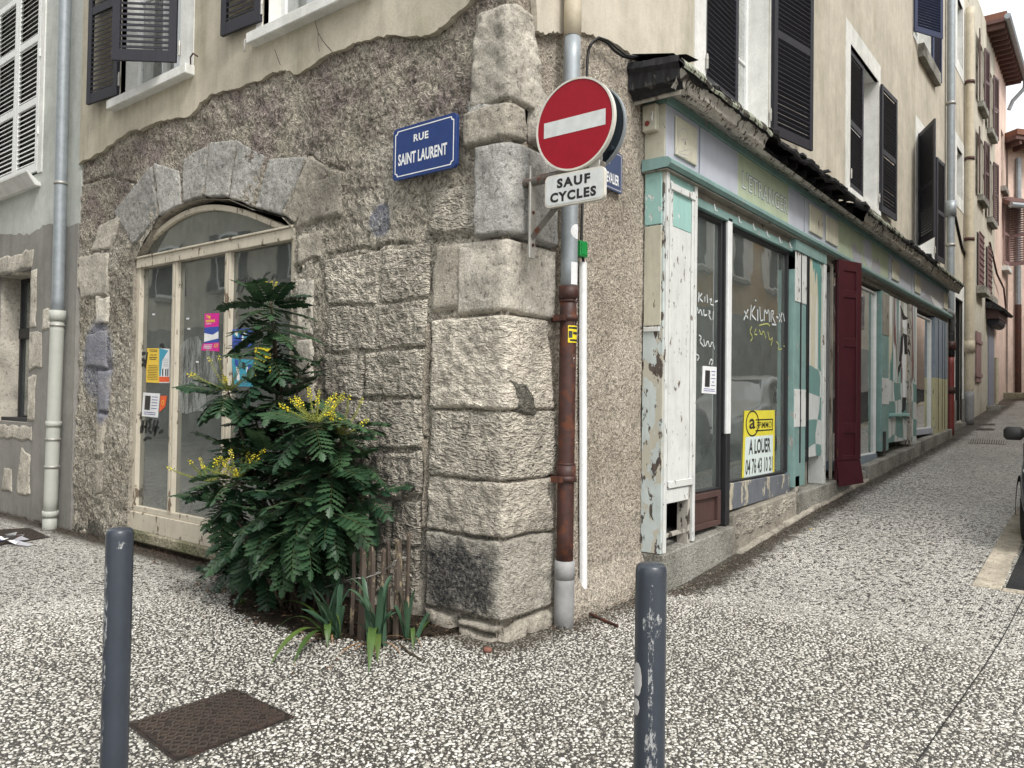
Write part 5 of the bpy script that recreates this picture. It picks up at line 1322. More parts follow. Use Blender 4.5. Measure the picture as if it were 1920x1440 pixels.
def border(par, T, u0, u1, v0, v1, off, w, d, mat):
    # white line with notched corners
    if u0 > u1: u0, u1 = u1, u0
    a, b, c, e = u0+off, u1-off, v0+off, v1-off; n_ = .025
    def notch(o):
        return [(a+o+n_, c+o), (b-o-n_, c+o), (b-o-n_*.7, c+o+n_*.7), (b-o, c+o+n_), (b-o, e-o-n_), (b-o-n_*.7, e-o-n_*.7), (b-o-n_, e-o), (a+o+n_, e-o), (a+o+n_*.7, e-o-n_*.7), (a+o, e-o-n_), (a+o, c+o+n_), (a+o+n_*.7, c+o+n_*.7)]
    O, I = notch(0), notch(w); mb = MB()
    for k in range(12): mb.quadbox(T, [O[k], O[(k+1) % 12], I[(k+1) % 12], I[k]], d, d+.0012)
    obj('border_line', mb, M[mat], par)
border(rs_, TL, ue, us, vb, vt, .022, .007, .0602, 'white_ink')
W_ = us-ue; Hh = vt-vb
lettering(TL, 'RUE', us-.34*W_, us-.575*W_, vb+.66*Hh, vb+.80*Hh, .0612, 'white_ink', rs_, .03, 1.1)
lettering(TL, 'SAINT LAURENT', us-.09*W_, us-.865*W_, vb+.265*Hh, vb+.49*Hh, .0612, 'white_ink', rs_, .03, 1.02)

# older plate on the right facade, partly behind the discs
q0, q1 = RP(1167, 291, .03), RP(1165, 364, .03)
ou1 = q0[0]; ov1 = q0[1]; ov0 = q1[1]; ou0 = ou1-.62
os_ = thing('street_name_sign', 'older weathered blue street plate half hidden behind the round signs', 'street sign', TR(ou0, ov0, .03))
mb = MB().prism(TR, rrect(ou0, ou1, ov0, ov1, .012), .015, .032); obj('plate', mb, M['sign_blue_old'], os_, bevel=.004)
mb = MB()
for a, b, c_, e in ((ou0+.015, ou1-.015, ov0+.012, ov0+.02), (ou0+.015, ou1-.015, ov1-.02, ov1-.012), (ou0+.015, ou0+.023, ov0+.02, ov1-.02), (ou1-.023, ou1-.015, ov0+.02, ov1-.02)): mb.box(TR, a, b, c_, e, .0322, .033)
obj('border_line', mb, M['print_grey'], os_)
lt = RP(1137, 346, .03)[0]; lr = RP(1160, 340, .03)[0]; vb1 = RP(1150, 346, .03)[1]; vt1 = RP(1150, 326, .03)[1]
per = (lr-lt)/6.6
lettering(TR, 'CHEVALIER', lt-per*2.6, lr, vb1, vt1, .0335, 'white_ink', os_, .02); lettering(TR, 'RUE', ou0+.2, ou0+.42, ov1-.12, ov1-.06, .0335, 'white_ink', os_, .02)

# bracket and road signs
bu = RP(979, 400, .03)[0]; bt = RP(979, 314, .05)[1]; bb = RP(979, 486, .05)[1]
SX = bu-.055                                                     # sign plane, faces -X
br = thing('sign_bracket', 'galvanised wall bracket with a diagonal brace carrying the road signs', 'bracket', (bu, -.05, bb))
mb = MB().box(TR, bu-.032, bu+.032, bb, bt, .105, .122); obj('wall_plate', mb, M['galv'], br, bevel=.003)
zarm = RP(995, 341, .1)[1]; al = .66
mb = MB().tube([(bu, -.05, zarm), (bu, -al, zarm+.01)], .033, 18); obj('arm', mb, M['arm_steel'], br)
mb = MB(); mb.tube([(bu, -.11, bb+.14), (bu, -.50, zarm-.03)], .024, 4); obj('brace', mb, M['arm_steel'], br)
for z in (bb+.09, (bb+bt)/2, bt-.07):
    mb = MB().tube([(bu, -.118, z), (bu, -.13, z)], .012, 6); obj('bolt', mb, M['castiron'], br)
def sx(px, py, x=SX): p = on(px, py, 0, x); return (p[1], p[2])
cy0, cz0 = sx(1080, 232); top = sx(1082, 143); bot = sx(1078, 321); RS = (top[1]-bot[1])/2; lft = sx(1008, 245); rgt = sx(1150, 222); RSy = (lft[0]-rgt[0])/2
print('sign radius', RS, RSy, cy0, cz0)
RS = (RS+RSy)/2; cz0 = (top[1]+bot[1])/2; cy0 = (lft[0]+rgt[0])/2
TSg = lambda a, b, c: (SX-c, a, b)
ne = thing('no_entry_sign', 'round red no-entry sign with a white bar, on the wall bracket', 'road sign', (SX, cy0, cz0-RS))
circ = lambda r, n=64: [(cy0+r*math.cos(2*math.pi*k/n), cz0+r*math.sin(2*math.pi*k/n)) for k in range(n)]
mb = MB().prism(TSg, circ(RS), -.028, .0); obj('disc', mb, M['sign_rim'], ne, bevel=.004)
mb = MB(); ring(mb, TSg, (cy0, cz0), RS-.012, RS, .0, .006, 64); obj('rim', mb, M['sign_rim'], ne)
mb = MB().prism(TSg, circ(RS*.955), .0008, .002); obj('red_face', mb, M['sign_red'], ne)
c1 = sx(1026, 234); c2 = sx(1124, 220); hb = (sx(1075, 217)[1]-sx(1075, 246)[1])/2
mb = MB().box(TSg, cy0-.395*2*RS, cy0+.395*2*RS, cz0-.085*2*RS+.0, cz0+.085*2*RS, .0024, .0034); obj('white_bar', mb, M['sign_grey'], ne)
for dz in (-.12, .14):
    mb = MB().box(TSg, cy0-.2, cy0+.2, cz0+dz-.015, cz0+dz+.015, -.05, -.029); obj('rear_rail', mb, M['galv'], ne)
# second disc, seen from behind
XB = bu+.085; bk = [sx(1141, 235, XB), sx(1180, 240, XB)]
TB = lambda a, b, c: (XB+c, a, b)
c2y, c2z = cy0+.0, cz0+.0
rb = thing('round_road_sign', 'second round sign showing its dark blue-black back behind the no-entry disc', 'road sign', (XB, c2y, c2z-RS))
circ2 = lambda r, n=64: [(c2y+r*math.cos(2*math.pi*k/n), c2z+r*math.sin(2*math.pi*k/n)) for k in range(n)]
mb = MB().prism(TB, circ2(RS*.97), .0, .02); obj('disc', mb, M['sign_back'], rb, bevel=.004)
mb = MB(); ring(mb, TB, (c2y, c2z), RS*.955, RS*.985, -.006, .022, 64); obj('rim', mb, M['zinc'], rb)
mb = MB().prism(TB, circ2(RS*.93), .0205, .0215); obj('red_face', mb, M['sign_red'], rb); mb = MB().box(TB, c2y-.26, c2y+.26, c2z-.055, c2z+.055, .022, .023); obj('white_bar', mb, M['sign_grey'], rb)
for (a, b) in ((-.20, -.16), (.05, -.16)):
    mb = MB().tube([(XB-.035, c2y+a, c2z+b), (XB, c2y+a, c2z+b)], .018, 12); obj('fixing_stud', mb, M['sign_back'], rb)
mb = MB()
mb.box(TW, bu-.03, bu+.035, cy0-.16, cy0-.12, zarm-.05, cz0-.1); obj('upright', mb, M['galv'], br); mb = MB(); mb.box(TW, bu-.035, bu+.04, cy0-.18, cy0-.10, zarm-.045, zarm+.045); obj('clamp', mb, M['galv'], br, bevel=.004)
mb = MB(); mb.box(TW, bu-.03, bu+.035, cy0+.10, cy0+.14, zarm-.05, cz0-.1); obj('upright', mb, M['galv'], br)
# SAUF CYCLES plate
XS = SX-.02; f3 = lambda x, y: sx(x, y, XS)
a_, b_, c_, d_ = f3(1021, 330), f3(1133, 312), f3(1133, 372), f3(1022, 391)
py0 = (b_[0]+c_[0])/2; py1 = (a_[0]+d_[0])/2; pz1 = (a_[1]+b_[1])/2; pz0 = (c_[1]+d_[1])/2
TP = lambda a, b, c: (XS-c, a, b)
sp_ = thing('supplementary_sign', 'small pale rectangular plate reading SAUF CYCLES under the no-entry disc', 'road sign', (XS, (py0+py1)/2, pz0))
mb = MB().prism(TP, rrect(py0, py1, pz0, pz1, .035), -.03, .0); obj('plate', mb, M['sign_rim'], sp_, bevel=.004)
mb = MB().prism(TP, rrect(py0+.012, py1-.012, pz0+.012, pz1-.012, .028), .0006, .002); obj('face', mb, M['sign_grey'], sp_)
Wp = py1-py0; Hp = pz1-pz0
lettering(TP, 'SAUF', py1-.215*Wp, py1-.775*Wp, pz0+.555*Hp, pz0+.86*Hp, .0028, 'black_ink', sp_, .05, 1.25)
lettering(TP, 'CYCLES', py1-.10*Wp, py1-.875*Wp, pz0+.13*Hp, pz0+.44*Hp, .0028, 'black_ink', sp_, .05, 1.2)

# painted round stain and blue spray patches: thin paint following the rough wall
def paint_blob(name, T, pts, m, par, d=.012, label=None):
    pass

# ============================================================ NEIGHBOUR ON THE LEFT
NB = thing('neighbouring_house', 'pale green-grey house at the left edge with white louvred shutters and a cement base', 'building', (0, 6.46, 0))
ct = [LP(*p, 0.0) for p in ((0, 462), (30, 452), (62, 438), (100, 424), (150, 412))]
NWL = (7.80, 9.0, 1.22, 3.20); NWU = (7.70, 9.2, 4.42, 6.95)
mb = MB().prism(TL, [(6.465, 3.50), (14, 3.9), (14, 12), (6.465, 12)], -.06, -.005, [[(NWU[0], NWU[2]), (NWU[1], NWU[2]), (NWU[1], NWU[3]), (NWU[0], NWU[3])]]); obj('stucco', mb, M['stucco_green'], NB)
eg = [(6.465, 3.60), (6.9, 3.64), (7.4, 3.72), (7.9, 3.66), (8.4, 3.72), (9.2, 3.8), (14, 3.9)]
o2 = []
for (u0_, v0_), (u1_, v1_) in zip(eg[:-1], eg[1:]):
    for k in range(6): o2.append((u0_+(u1_-u0_)*k/6, v0_+(v1_-v0_)*k/6+random.uniform(-.02, .02)))
o2.append(eg[-1])
mb = MB().prism(TL, [(14, -.1), (6.465, -.1)]+o2, -.06, .012, [[(NWL[0], NWL[2]), (NWL[1], NWL[2]), (NWL[1], NWL[3]), (NWL[0], NWL[3])]]); obj('cement_base', mb, M['cement'], NB, label='patched grey cement base')
mb = MB().box(TW, .07, 6, 6.5, 14, -.1, 12.2); mb2 = MB(); mb2.box(TW, .62, 6, 6.5, 14, -.1, 12.2); obj('inner_wall', mb2, M['dark_room'], NB)
mb = MB().box(TW, -.02, .62, 13.96, 14, -.1, 12.2); obj('end_wall', mb, M['cement'], NB)
mb = MB().box(TW, -.25, 6, 6.3, 14.2, 12.2, 12.5); obj('roof', mb, M['tile_roof'], NB)
SP = M['stone_pale']
for q in ([(9.6, 3.20), (7.76, 3.20), (7.70, 3.46), (9.6, 3.46)], [(7.80, 2.42), (7.58, 2.42), (7.60, 3.19), (7.80, 3.19)], [(7.80, 1.86), (7.36, 1.92), (7.40, 2.38), (7.80, 2.40)],
          [(7.80, 1.24), (7.56, 1.24), (7.54, 1.84), (7.80, 1.83)], [(9.6, .98), (7.60, .98), (7.62, 1.19), (9.6, 1.20)], [(8.1, .28), (7.62, .30), (7.66, .84), (7.96, .92)], [(8.6, .28), (8.2, .30), (8.22, .6), (8.5, .62)], [(7.42, 2.38), (7.16, 2.38), (7.18, 2.66), (7.40, 2.66)]):
    stone(TL, q, SP, .02, .008, .008, .003, r=.03, jit=.02, parent=NB)
f = MB(); a, b, c, d = NWL
for x0, x1, y0, y1 in ((a, a+.05, c, d), (b-.05, b, c, d), (a+.05, b-.05, c, c+.07), (a+.05, b-.05, d-.05, d), ((a+b)/2-.04, (a+b)/2+.04, c+.07, d-.05)): f.box(TL, x0, x1, y0, y1, -.36, -.30)
f.box(TL, a+.05, b-.05, 2.36, 2.50, -.35, -.27); f.box(TL, a, b, c, c+.05, -.30, -.10)
fr = obj('window', f, M['black_frame'], NB, bevel=.004); p = MB().box(TL, a+.02, b-.02, c, d, -.345, -.335); obj('pane', p, M['glass_shop'], fr); p = MB().box(TL, a-.2, b+.2, c-.2, d+.2, -.60, -.58); obj('dark_room', p, M['dark_room'], fr)
r = MB(); r.box(TL, a-.1, a, c, d, -.40, -.061); r.box(TL, b, b+.1, c, d, -.40, -.061); r.box(TL, a, b, d, d+.1, -.40, -.061); r.box(TL, a, b, c-.1, c, -.40, -.061); obj('reveal', r, M['stone_pale'], fr)
a, b, c, d = NWU
wl = (b-a)/2
shutter(TL, 'L', a+.005, .0, c+.03, 2.5, wl-.01, 0, 1, M['shutter_white'], pitch=.062, parent=NB, rails=(.0, .37, .70), label='white louvred shutter, closed'); shutter(TL, 'L', b-.005, .0, c+.03, 2.5, wl-.01, 0, -1, M['shutter_white'], pitch=.062, parent=NB, rails=(.0, .37, .70), flip=True)
p = MB().box(TL, a, b, c, d, -.2, -.05); obj('window_back', p, M['dark_room'], NB)
sl_ = MB(); sl_.quadbox(lambda x, y, z: TL(z, y, x), [(-.05, c-.18), (.06, c-.18), (.16, c-.03), (.16, c+.0), (-.05, c+.0)][:4], a-.08, b+.1); obj('sill', sl_, M['whiteband'], NB, bevel=.008)
p = MB(); p.box(TL, a-.12, a-.002, c, d+.1, -.02, .012); p = obj('surround', p, M['whiteband'], NB)
for z in (c+.5, c+1.5): 
    mb = MB().tube([TL(a-.01, z, .02), TL(a-.01, z+.1, .02)], .012, 8); obj('hinge', mb, M['white_wood'], NB)

def pathpipe(name, label, pts, segs, group='downpipes on the facades'):
    """pts: function z->(x,y); segs: (z0,z1,r,mat)"""
    t = thing(name, label, 'drainpipe', (*pts(segs[0][1]), segs[0][1]), group)
    for nm, z0, z1, r, m in segs: pipe_seg(nm, z0, z1, r, m, t, f=lambda z: (*pts(z), z), n=20)
    return t
npx = lambda z: (-.12, float(np.interp(z, [-.1, 2.5, 7], [LP(93, 985, .12)[0], LP(108, 600, .12)[0], LP(118, 150, .12)[0]])))
nz_ = lambda y: LP(105, y, .12)[1]
pathpipe('downpipe', 'straight downpipe between the two houses, zinc above and painted grey-green below', npx,
         [('pipe_foot', -.1, nz_(968), .078, 'grey_pvc'), ('lower_section', nz_(970), nz_(592), .075, 'grey_pvc'), ('zinc_section', nz_(592), 12, .068, 'zinc'), ('collar', nz_(602), nz_(583), .088, 'grey_pvc'), ('collar', nz_(800), nz_(790), .085, 'grey_pvc'),
          ('collar', nz_(972), nz_(960), .086, 'grey_pvc'), ('clamp', nz_(612), nz_(609), .087, 'galv'), ('clamp', nz_(826), nz_(822), .085, 'galv'), ('clamp', nz_(878), nz_(874), .085, 'galv'), ('clamp', nz_(350), nz_(345), .076, 'galv')])

# ============================================================ STREET TO THE RIGHT
rz = lambda y: RP(1778, y, .14)[1]
gu = RP(1783, 250, .14)[0]
pathpipe('downpipe', 'long grey zinc downpipe at the far end of the shopfront, red at its foot', lambda z: (gu, -.14),
         [('red_section', .95, 2.75, .085, 'red_iron'), ('dark_elbow', 2.75, 3.4, .095, 'black_frame'), ('zinc_section', 3.4, 12, .085, 'zinc'), ('collar', 2.9, 3.1, .12, 'castiron'), ('collar', 1.9, 2.05, .105, 'castiron'), ('hopper', 6.0, 6.35, .12, 'zinc'), ('clamp', 8.6, 8.66, .10, 'galv'), ('clamp', 5.3, 5.36, .10, 'galv')])
mb = MB().tube([(gu-.75, -.2, 3.72), (gu-.35, -.22, 3.70), (gu-.12, -.2, 3.55), (gu-.02, -.15, 3.3)], .07, 12); solo('pipe_elbow', mb, M['old_pvc'], 'grey plastic elbow joining the shopfront gutter to the red pipe', 'pipe', smooth=True)
c2 = RP(1818, 300, .15)[0]
pathpipe('downpipe', 'cream painted downpipe between the stucco house and the narrow cream house', lambda z: (c2+.0*z, -.15),
         [('pipe_foot', 1.15, 2.0, .12, 'old_pvc'), ('cream_section', 1.9, 12, .10, 'cream_pipe'), ('collar', 3.0, 3.3, .135, 'cream_pipe'), ('clamp', 5.9, 5.98, .12, 'castiron'), ('clamp', 8.0, 8.08, .12, 'castiron'), ('clamp', 10, 10.08, .12, 'castiron')])
cab = MB().tube([(17.7, -.03, 5.3), (18.2, -.05, 5.15), (18.9, -.05, 4.95), (19.7, -.05, 5.05)], .02, 6); 
cab = MB().tube([(17.2, -.04, 6.5), (17.8, -.05, 6.1), (18.6, -.05, 5.65), (19.6, -.05, 5.5)], .03, 6); solo('facade_cable', cab, M['black_rubber'], 'dark cable sagging across the wall beyond the zinc downpipe', 'cable')

def simple_house(name, label, x0, x1, depth, z1, mat, wins, band='whiteband', loc=None):
    t = thing(name, label, 'building', (x0, 0, H(x0)))
    holes = [[(a, c), (b, c), (b, d), (a, d)] for a, b, c, d, *_ in wins]
    mb = MB().prism(TR, [(x0, H(x0)-.2), (x1, H(x1)-.2), (x1, z1), (x0, z1)], -.25, .0, holes); obj('facade', mb, M[mat], t)
    mb = MB().box(TW, x0, x1, .45, depth, 0, z1-.05); obj('inner_wall', mb, M['dark_room'], t)
    for w in wins:
        a, b, c, d, sm = w[:5]
        f = MB()
        for q in ((a, a+.06, c, d), (b-.06, b, c, d), (a+.06, b-.06, d-.06, d), (a+.06, b-.06, c, c+.06), ((a+b)/2-.03, (a+b)/2+.03, c+.06, d-.06)): f.box(TR, *q, -.25, -.18)
        fr = obj('window', f, M['white_wood'], t); p = MB().box(TR, a+.02, b-.02, c+.02, d-.02, -.235, -.225); obj('pane', p, M['glass_shop'], fr)
        s = MB().box(TR, a-.1, b+.1, c-.18, c-.002, -.2, .16); obj('sill', s, M['concrete'], t, bevel=.01)
        if sm:
            h = d-c; wl = (b-a)/2
            shutter(TR, 'R', a, .05, c+.03, h, wl, 174, 1, M[sm], slats='join', parent=t, pitch=.07)
            shutter(TR, 'R', b, .05, c+.03, h, wl, 8, 1, M[sm], slats='join', parent=t, pitch=.07)
    return t
hb_ = simple_house('narrow_house', 'narrow cream house beyond the cream downpipe with brown shutters', 20.0, 25.6, 6, 13.4, 'stucco_cream',
    [(21.7, 22.7, 10.4, 12.3, 'shutter_brown', 1), (23.7, 24.8, 10.2, 12.2, 'shutter_brown', 1), (21.7, 22.7, 7.7, 9.5, 'shutter_brown', 1), (23.7, 24.8, 7.45, 9.4, 'shutter_brown', 1)])
for a, b, c, d in ((21.5, 22.5, 5.05, 6.6), (23.4, 24.3, 5.0, 6.5)):
    g = MB(); g.box(TR, a, b, c, d, .002, .02)
    o = obj('window_grille', g, M['dark_room'], hb_); k = MB()
    n = 9
    for i in range(n+1):
        u = a+(b-a)*i/n; k.box(TR, u-.012, u+.012, c, d, .05, .07)
        v = c+(d-c)*i/n; k.box(TR, a, b, v-.012, v+.012, .071, .09)
    obj('lattice', k, M['shutter_rose'], o)
    s = MB().box(TR, a-.1, b+.1, c-.22, c-.01, 0, .22); obj('sill', s, M['concrete'], hb_, bevel=.01)
mb = MB().box(TR, 21.25, 22.15, 2.3, 3.75, .005, .05); o = obj('rose_shutter', mb, M['shutter_rose'], hb_, bevel=.01)
for v in (2.45, 3.4): mb = MB().box(TR, 21.15, 22.25, v, v+.1, .051, .075); obj('strap', mb, M['shutter_rose'], o)
dr = MB().box(TR, 23.9, 25.1, 1.65, 4.2, .005, .04); dr = obj('grey_door', dr, M['slab_grey'], hb_); st = MB().box(TR, 23.6, 25.5, 1.35, 1.66, 0, .35); obj('door_step', st, M['concrete'], hb_, bevel=.02)
mb = MB().tube([TR(23.7, 4.25, .16), TR(25.3, 4.25, .16)], .17, 14); obj('shutter_box', mb, M['shutter'], hb_)
hd = MB().quadbox(lambda x, y, z: TR(z, y, x), [(0, 4.62), (.46, 4.50), (.50, 4.56), (0, 4.95)], 23.3, 25.8); obj('door_hood', hd, M['black_tile'], hb_); hd = MB().box(TR, 23.5, 25.6, 4.3, 4.6, 0, .34); obj('hood_fascia', hd, M['shutter_brown'], hb_)
mb = MB().tube([TR(25.35, 1.7, .08), TR(25.35, 3.2, .08)], .06, 8); obj('meter_pipe', mb, M['cream_pipe'], hb_)
hc = simple_house('pink_house', 'tall pink house with a deep brown timber eave', 25.6, 28.7, 6, 13.4, 'stucco_pink', [(27.2, 28.0, 9.2, 11.2, None)])
mb = MB().box(TR, 23.4, 28.9, 13.3, 13.42, -.3, .50); ea = obj('eave', mb, M['eave_wood'], hc)
for u in np.arange(23.5, 28.8, .42):
    mb = MB().box(TR, u, u+.1, 13.14, 13.295, -.1, .47); obj('rafter', mb, M['eave_wood'], ea)
mb = MB().tube([TR(23.2, 13.35, .58), TR(28.9, 13.35, .58)], .09, 10); obj('gutter', mb, M['zinc'], hc)
mb = MB().tube([TR(28.7, 13.3, .58), TR(28.8, 13.0, .55), TR(28.75, 12.6, .2), TR(28.75, 12.3, .08)], .07, 8); obj('gutter_bend', mb, M['zinc'], hc)
mb = MB().box(TR, 23.4, 28.9, 13.42, 13.6, -6, .54); obj('roof', mb, M['tile_roof'], hc)
cab = MB().tube([TR(23.9, 6.7, .05), TR(25.2, 5.9, .1), TR(26.6, 5.6, .15), TR(27.2, 5.0, .15), TR(26.9, 4.6, .1), TR(26.2, 4.55, .05)], .03, 6); solo('facade_cable', cab, M['castiron'], 'brown cable hanging loose across the pink wall', 'cable')
# the street bends: last house turned towards us
P0, P1 = Vector((28.9, -.05, 0)), Vector((35.5, -5.2, 0)); dv = (P1-P0).normalized(); nv = Vector((dv.y, -dv.x, 0))
if nv.dot(Vector((-1, -1, 0))) < 0: nv = -nv
TD = lambda u, v, d: tuple(P0+dv*u+nv*d+Vector((0, 0, v)))
hd_ = thing('pink_house', 'far pink house turned across the bend of the street, rose shutters and low eave', 'building', tuple(P0)[:2]+(1.9,))
mb = MB().box(TD, 0, 9, 1.5, 11.0, -5, 0); obj('facade', mb, M['stucco_pink'], hd_)
mb = MB().box(TD, -.5, 9.3, 11.0, 11.15, -5, .8); ea = obj('eave', mb, M['eave_wood'], hd_)
for k in range(18): mb = MB().box(TD, -.3+k*.5, -.2+k*.5, 10.85, 10.995, -.1, .75); obj('rafter', mb, M['eave_wood'], ea)
mb = MB().box(TD, -.5, 9.3, 11.15, 11.35, -5, .85); obj('roof', mb, M['tile_roof'], hd_)
mb = MB().tube([TD(.35, 2.0, .1), TD(.35, 10.6, .1)], .09, 10); obj('downpipe', mb, M['zinc'], hd_); mb = MB().tube([TD(.35, 2.0, .1), TD(.35, 5.3, .1)], .1, 10); obj('pipe_foot', mb, M['castiron'], hd_)
for a, c, d in ((1.6, 8.2, 9.8), (1.7, 4.5, 6.3)):
    mb = MB().box(TD, a, a+.8, c, d, .002, .03); fr = obj('window', mb, M['whiteband'], hd_); mb = MB().box(TD, a+.1, a+.7, c+.1, d-.1, .031, .035); obj('pane', mb, M['glass_shop'], fr)
mb = MB().quadbox(lambda x, y, z: TD(z, y, x), [(0, 9.0), (1.1, 8.55), (1.1, 8.7), (0, 9.2)], -1.1, .5); obj('porch_roof', mb, M['eave_wood'], hd_); mb = MB().tube([TD(-1.1, 8.55, 1.15), TD(.5, 8.55, 1.15)], .1, 8); obj('porch_gutter', mb, M['zinc'], hd_)
shutter(TR, 'R', 27.6, .05, 6.6, 2.2, .75, 8, 1, M['shutter_rose'], slats='join', parent=hc, pitch=.08); shutter(TR, 'R', 28.4, .05, 6.6, 2.2, .6, 100, 1, M['shutter_rose'], slats='join', parent=hc, pitch=.08)
mb = MB().box(TR, 27.5, 28.7, 6.35, 6.5, 0, .2); obj('sill', mb, M['whiteband'], hc)
mb = MB().box(TW, 28.0, 30.5, -1.0, .1, 1.7, 2.12); solo('stone_steps', mb, M['moss_sill'], 'low mossy stone steps at the foot of the pink house', 'steps', bevel=.03)
mb = MB()
for k in range(7): mb.box(TW, 30.2, 30.25, -1.5-.12*k, -1.42-.12*k, 2.0, 3.6)
mb.box(TW, 30.26, 30.3, -2.4, -1.4, 2.3, 2.4); mb.box(TW, 30.26, 30.3, -2.4, -1.4, 3.2, 3.3); gt = thing('gate', 'grey slatted gate at the end of the street', 'gate', (30.2, -1.9, 2)); 
for k in range(7): b_ = MB().box(TW, 30.2, 30.25, -1.5-.12*k, -1.42-.12*k, 2.0, 3.6); obj('slat', b_, M['bluegrey'], gt)
for z in (2.3, 3.2): b_ = MB().box(TW, 30.26, 30.3, -2.4, -1.4, z, z+.1); obj('rail', b_, M['bluegrey'], gt)

# ============================================================ BUILDINGS ACROSS THE STREETS (seen in the glass)
def opposite(name, label, T, u0, u1, z1, mat, low, wins, smat, ztop=None, loc=(0, 0, 0)):
    t = thing(name, label, 'building', T((u0+u1)/2, 0, 0))
    mb = MB().box(T, u0, u1, -.3, z1, -6, 0); obj('facade', mb, M[mat], t)
    mb = MB().box(T, u0, u1, -.3, low, .001, .04); obj('base', mb, M['stucco_grey'], t)
    mb = MB().box(T, u0-.2, u1+.2, z1, z1+.25, -6.2, .6); obj('roof', mb, M['tile_roof'], t)
    for a, c, d in wins:
        f = MB().box(T, a, a+1.1, c, d, .002, .05); fr = obj('window', f, M['white_wood'], t); p = MB().box(T, a+.1, a+1.0, c+.1, d-.1, .052, .056); obj('pane', p, M['dark_room'], fr)
        s = MB().box(T, a-.15, a+1.25, c-.15, c-.01, .0, .16); obj('sill', s, M['concrete'], t)
        for k in (0, 1):
            u = a-.58 if k == 0 else a+1.13
            s = MB().box(T, u, u+.55, c, d, .02, .05); so2 = obj('shutter', s, M[smat], t)
            sl2 = MB()
            for j in range(18): v = c+.1+(d-c-.2)*j/18; sl2.box(T, u+.06, u+.49, v, v+.04, .051, .066)
            o_ = obj('slats', sl2, M[smat], so2, kind='stuff')
    return t
YO = -7.4
TO = lambda u, v, d: (u, YO+d, v)
opposite('ochre_house', 'ochre house with white shutters facing the shopfront across the street', TO, 3, 30, 11.5, 'stucco_ochre', 4.7, [(x, 5.9, 7.6) for x in (6, 10, 14, 18.2, 21.4, 24.8, 28)], 'shutter_white')
opposite('low_grey_building', 'lower pale grey building further along facing the shopfront', TO, 31, 60, 8.6, 'stucco_cream', 4.5, [(x, 5.6, 7.2) for x in (33, 37, 41, 45, 49, 53)], 'shutter_brown')
XO = -10.5
TO2 = lambda u, v, d: (XO+d, u, v)
opposite('grey_house', 'grey house with louvred shutters facing the arched window across the street', TO2, 1, 34, 12.5, 'stucco_cream', 4.0, [(y, z, z+1.9) for y in (4, 8, 12, 16, 20, 24, 28) for z in (5.2, 8.6)], 'shutter')

# ============================================================ BOLLARDS
def bollard(x, y, label, extra=None, r=.048, h=1.1, tilt=(0, 0)):
    t = thing('bollard', label, 'bollard', (x, y, H(x)), 'slate grey steel bollards at the pavement edge')
    prof = [(r, 0), (r, h-.035), (r*.99, h-.022), (r*.93, h-.009), (r*.8, h-.002), (r*.5, h+.001), (.002, h+.002)]
    mb = MB(); n = 40; vs = []
    for rr, z in prof:
        for k in range(n): a = 2*math.pi*k/n; vs.append((x+rr*math.cos(a), y+rr*math.sin(a), H(x)+z))
    mb.add(vs, [(i*n+k, i*n+(k+1) % n, (i+1)*n+(k+1) % n, (i+1)*n+k) for i in range(len(prof)-1) for k in range(n)])
    obj('post', mb, M['bollard'], t, smooth=True)
    mb = MB().tube([(x, y, H(x)-.01), (x, y, H(x)+.012)], r+.012, 24); obj('ground_collar', mb, M['iron_cover'], t)
    # scuffs: patches of bare scraped paint wrapped on the post
    if extra:
        for nm, a0, a1, z0, z1, m in extra:
            mb = MB(); vs = []; nn = 10; mm = 8
            base = math.atan2(CAM[1]-y, CAM[0]-x)
            for i in range(mm+1):
                z = z0+(z1-z0)*i/mm
                wj = 1-abs(2*i/mm-1)**3; j1, j2 = random.uniform(-.1, .1), random.uniform(-.1, .1)
                for k in range(nn+1):
                    c_ = (a0+a1)/2; a = c_+((a0-c_)+(a1-a0)*k/nn)*(wj*.6+.4+(j1 if k < nn/2 else j2)); a = base+a
                    vs.append((x+(r+.0007)*math.cos(a), y+(r+.0007)*math.sin(a), H(x)+z))
            mb.add(vs, [(i*(nn+1)+k, i*(nn+1)+k+1, (i+1)*(nn+1)+k+1, (i+1)*(nn+1)+k) for i in range(mm) for k in range(nn)])
            obj(nm, mb, M[m], t, fix=False, smooth=True)
    return t
def scuff_mat():
    t = NT('scraped_paint'); n = t.noise(55, 6, .75, vec=t.scale(t.pos(), (1, 1, .5)))
    a = t.ramp(n, [(.50, 0), (.58, .75)])
    b = t.bsdf((.42, .43, .43), .6); tr = t.n('BsdfTransparent'); ms = t.n('MixShader'); t.put(ms.inputs[0], a); t.put(ms.inputs[1], tr.outputs[0]); t.put(ms.inputs[2], b)
    return t.done(ms.outputs[0])
M['scuff'] = scuff_mat(); M['sticker_rest'] = m_plain('sticker_residue', (.55, .53, .51), .8)
b1 = on(225, 990, 2, 1.1); b2 = on(1221, 1056, 2, 1.1)
bollard(b1[0], b1[1], 'slate grey steel bollard at the left, by the iron cover', [('scuff', -1.3, -.8, .3, 1.0, 'scuff'), ('scuff', -.4, .5, 1.03, 1.06, 'scuff')])
bollard(b2[0], b2[1], 'scratched slate grey bollard in front of the shopfront corner', [('scuff', -.12, .22, .45, 1.05, 'scuff'), ('scuff', -.5, .8, .88, .96, 'scuff'), ('sticker_residue', -1.35, -.55, .70, .80, 'sticker_rest'), ('sticker_residue', -1.3, -.7, .64, .69, 'sticker_rest'), ('scuff', -.3, .5, .45, .62, 'scuff')])

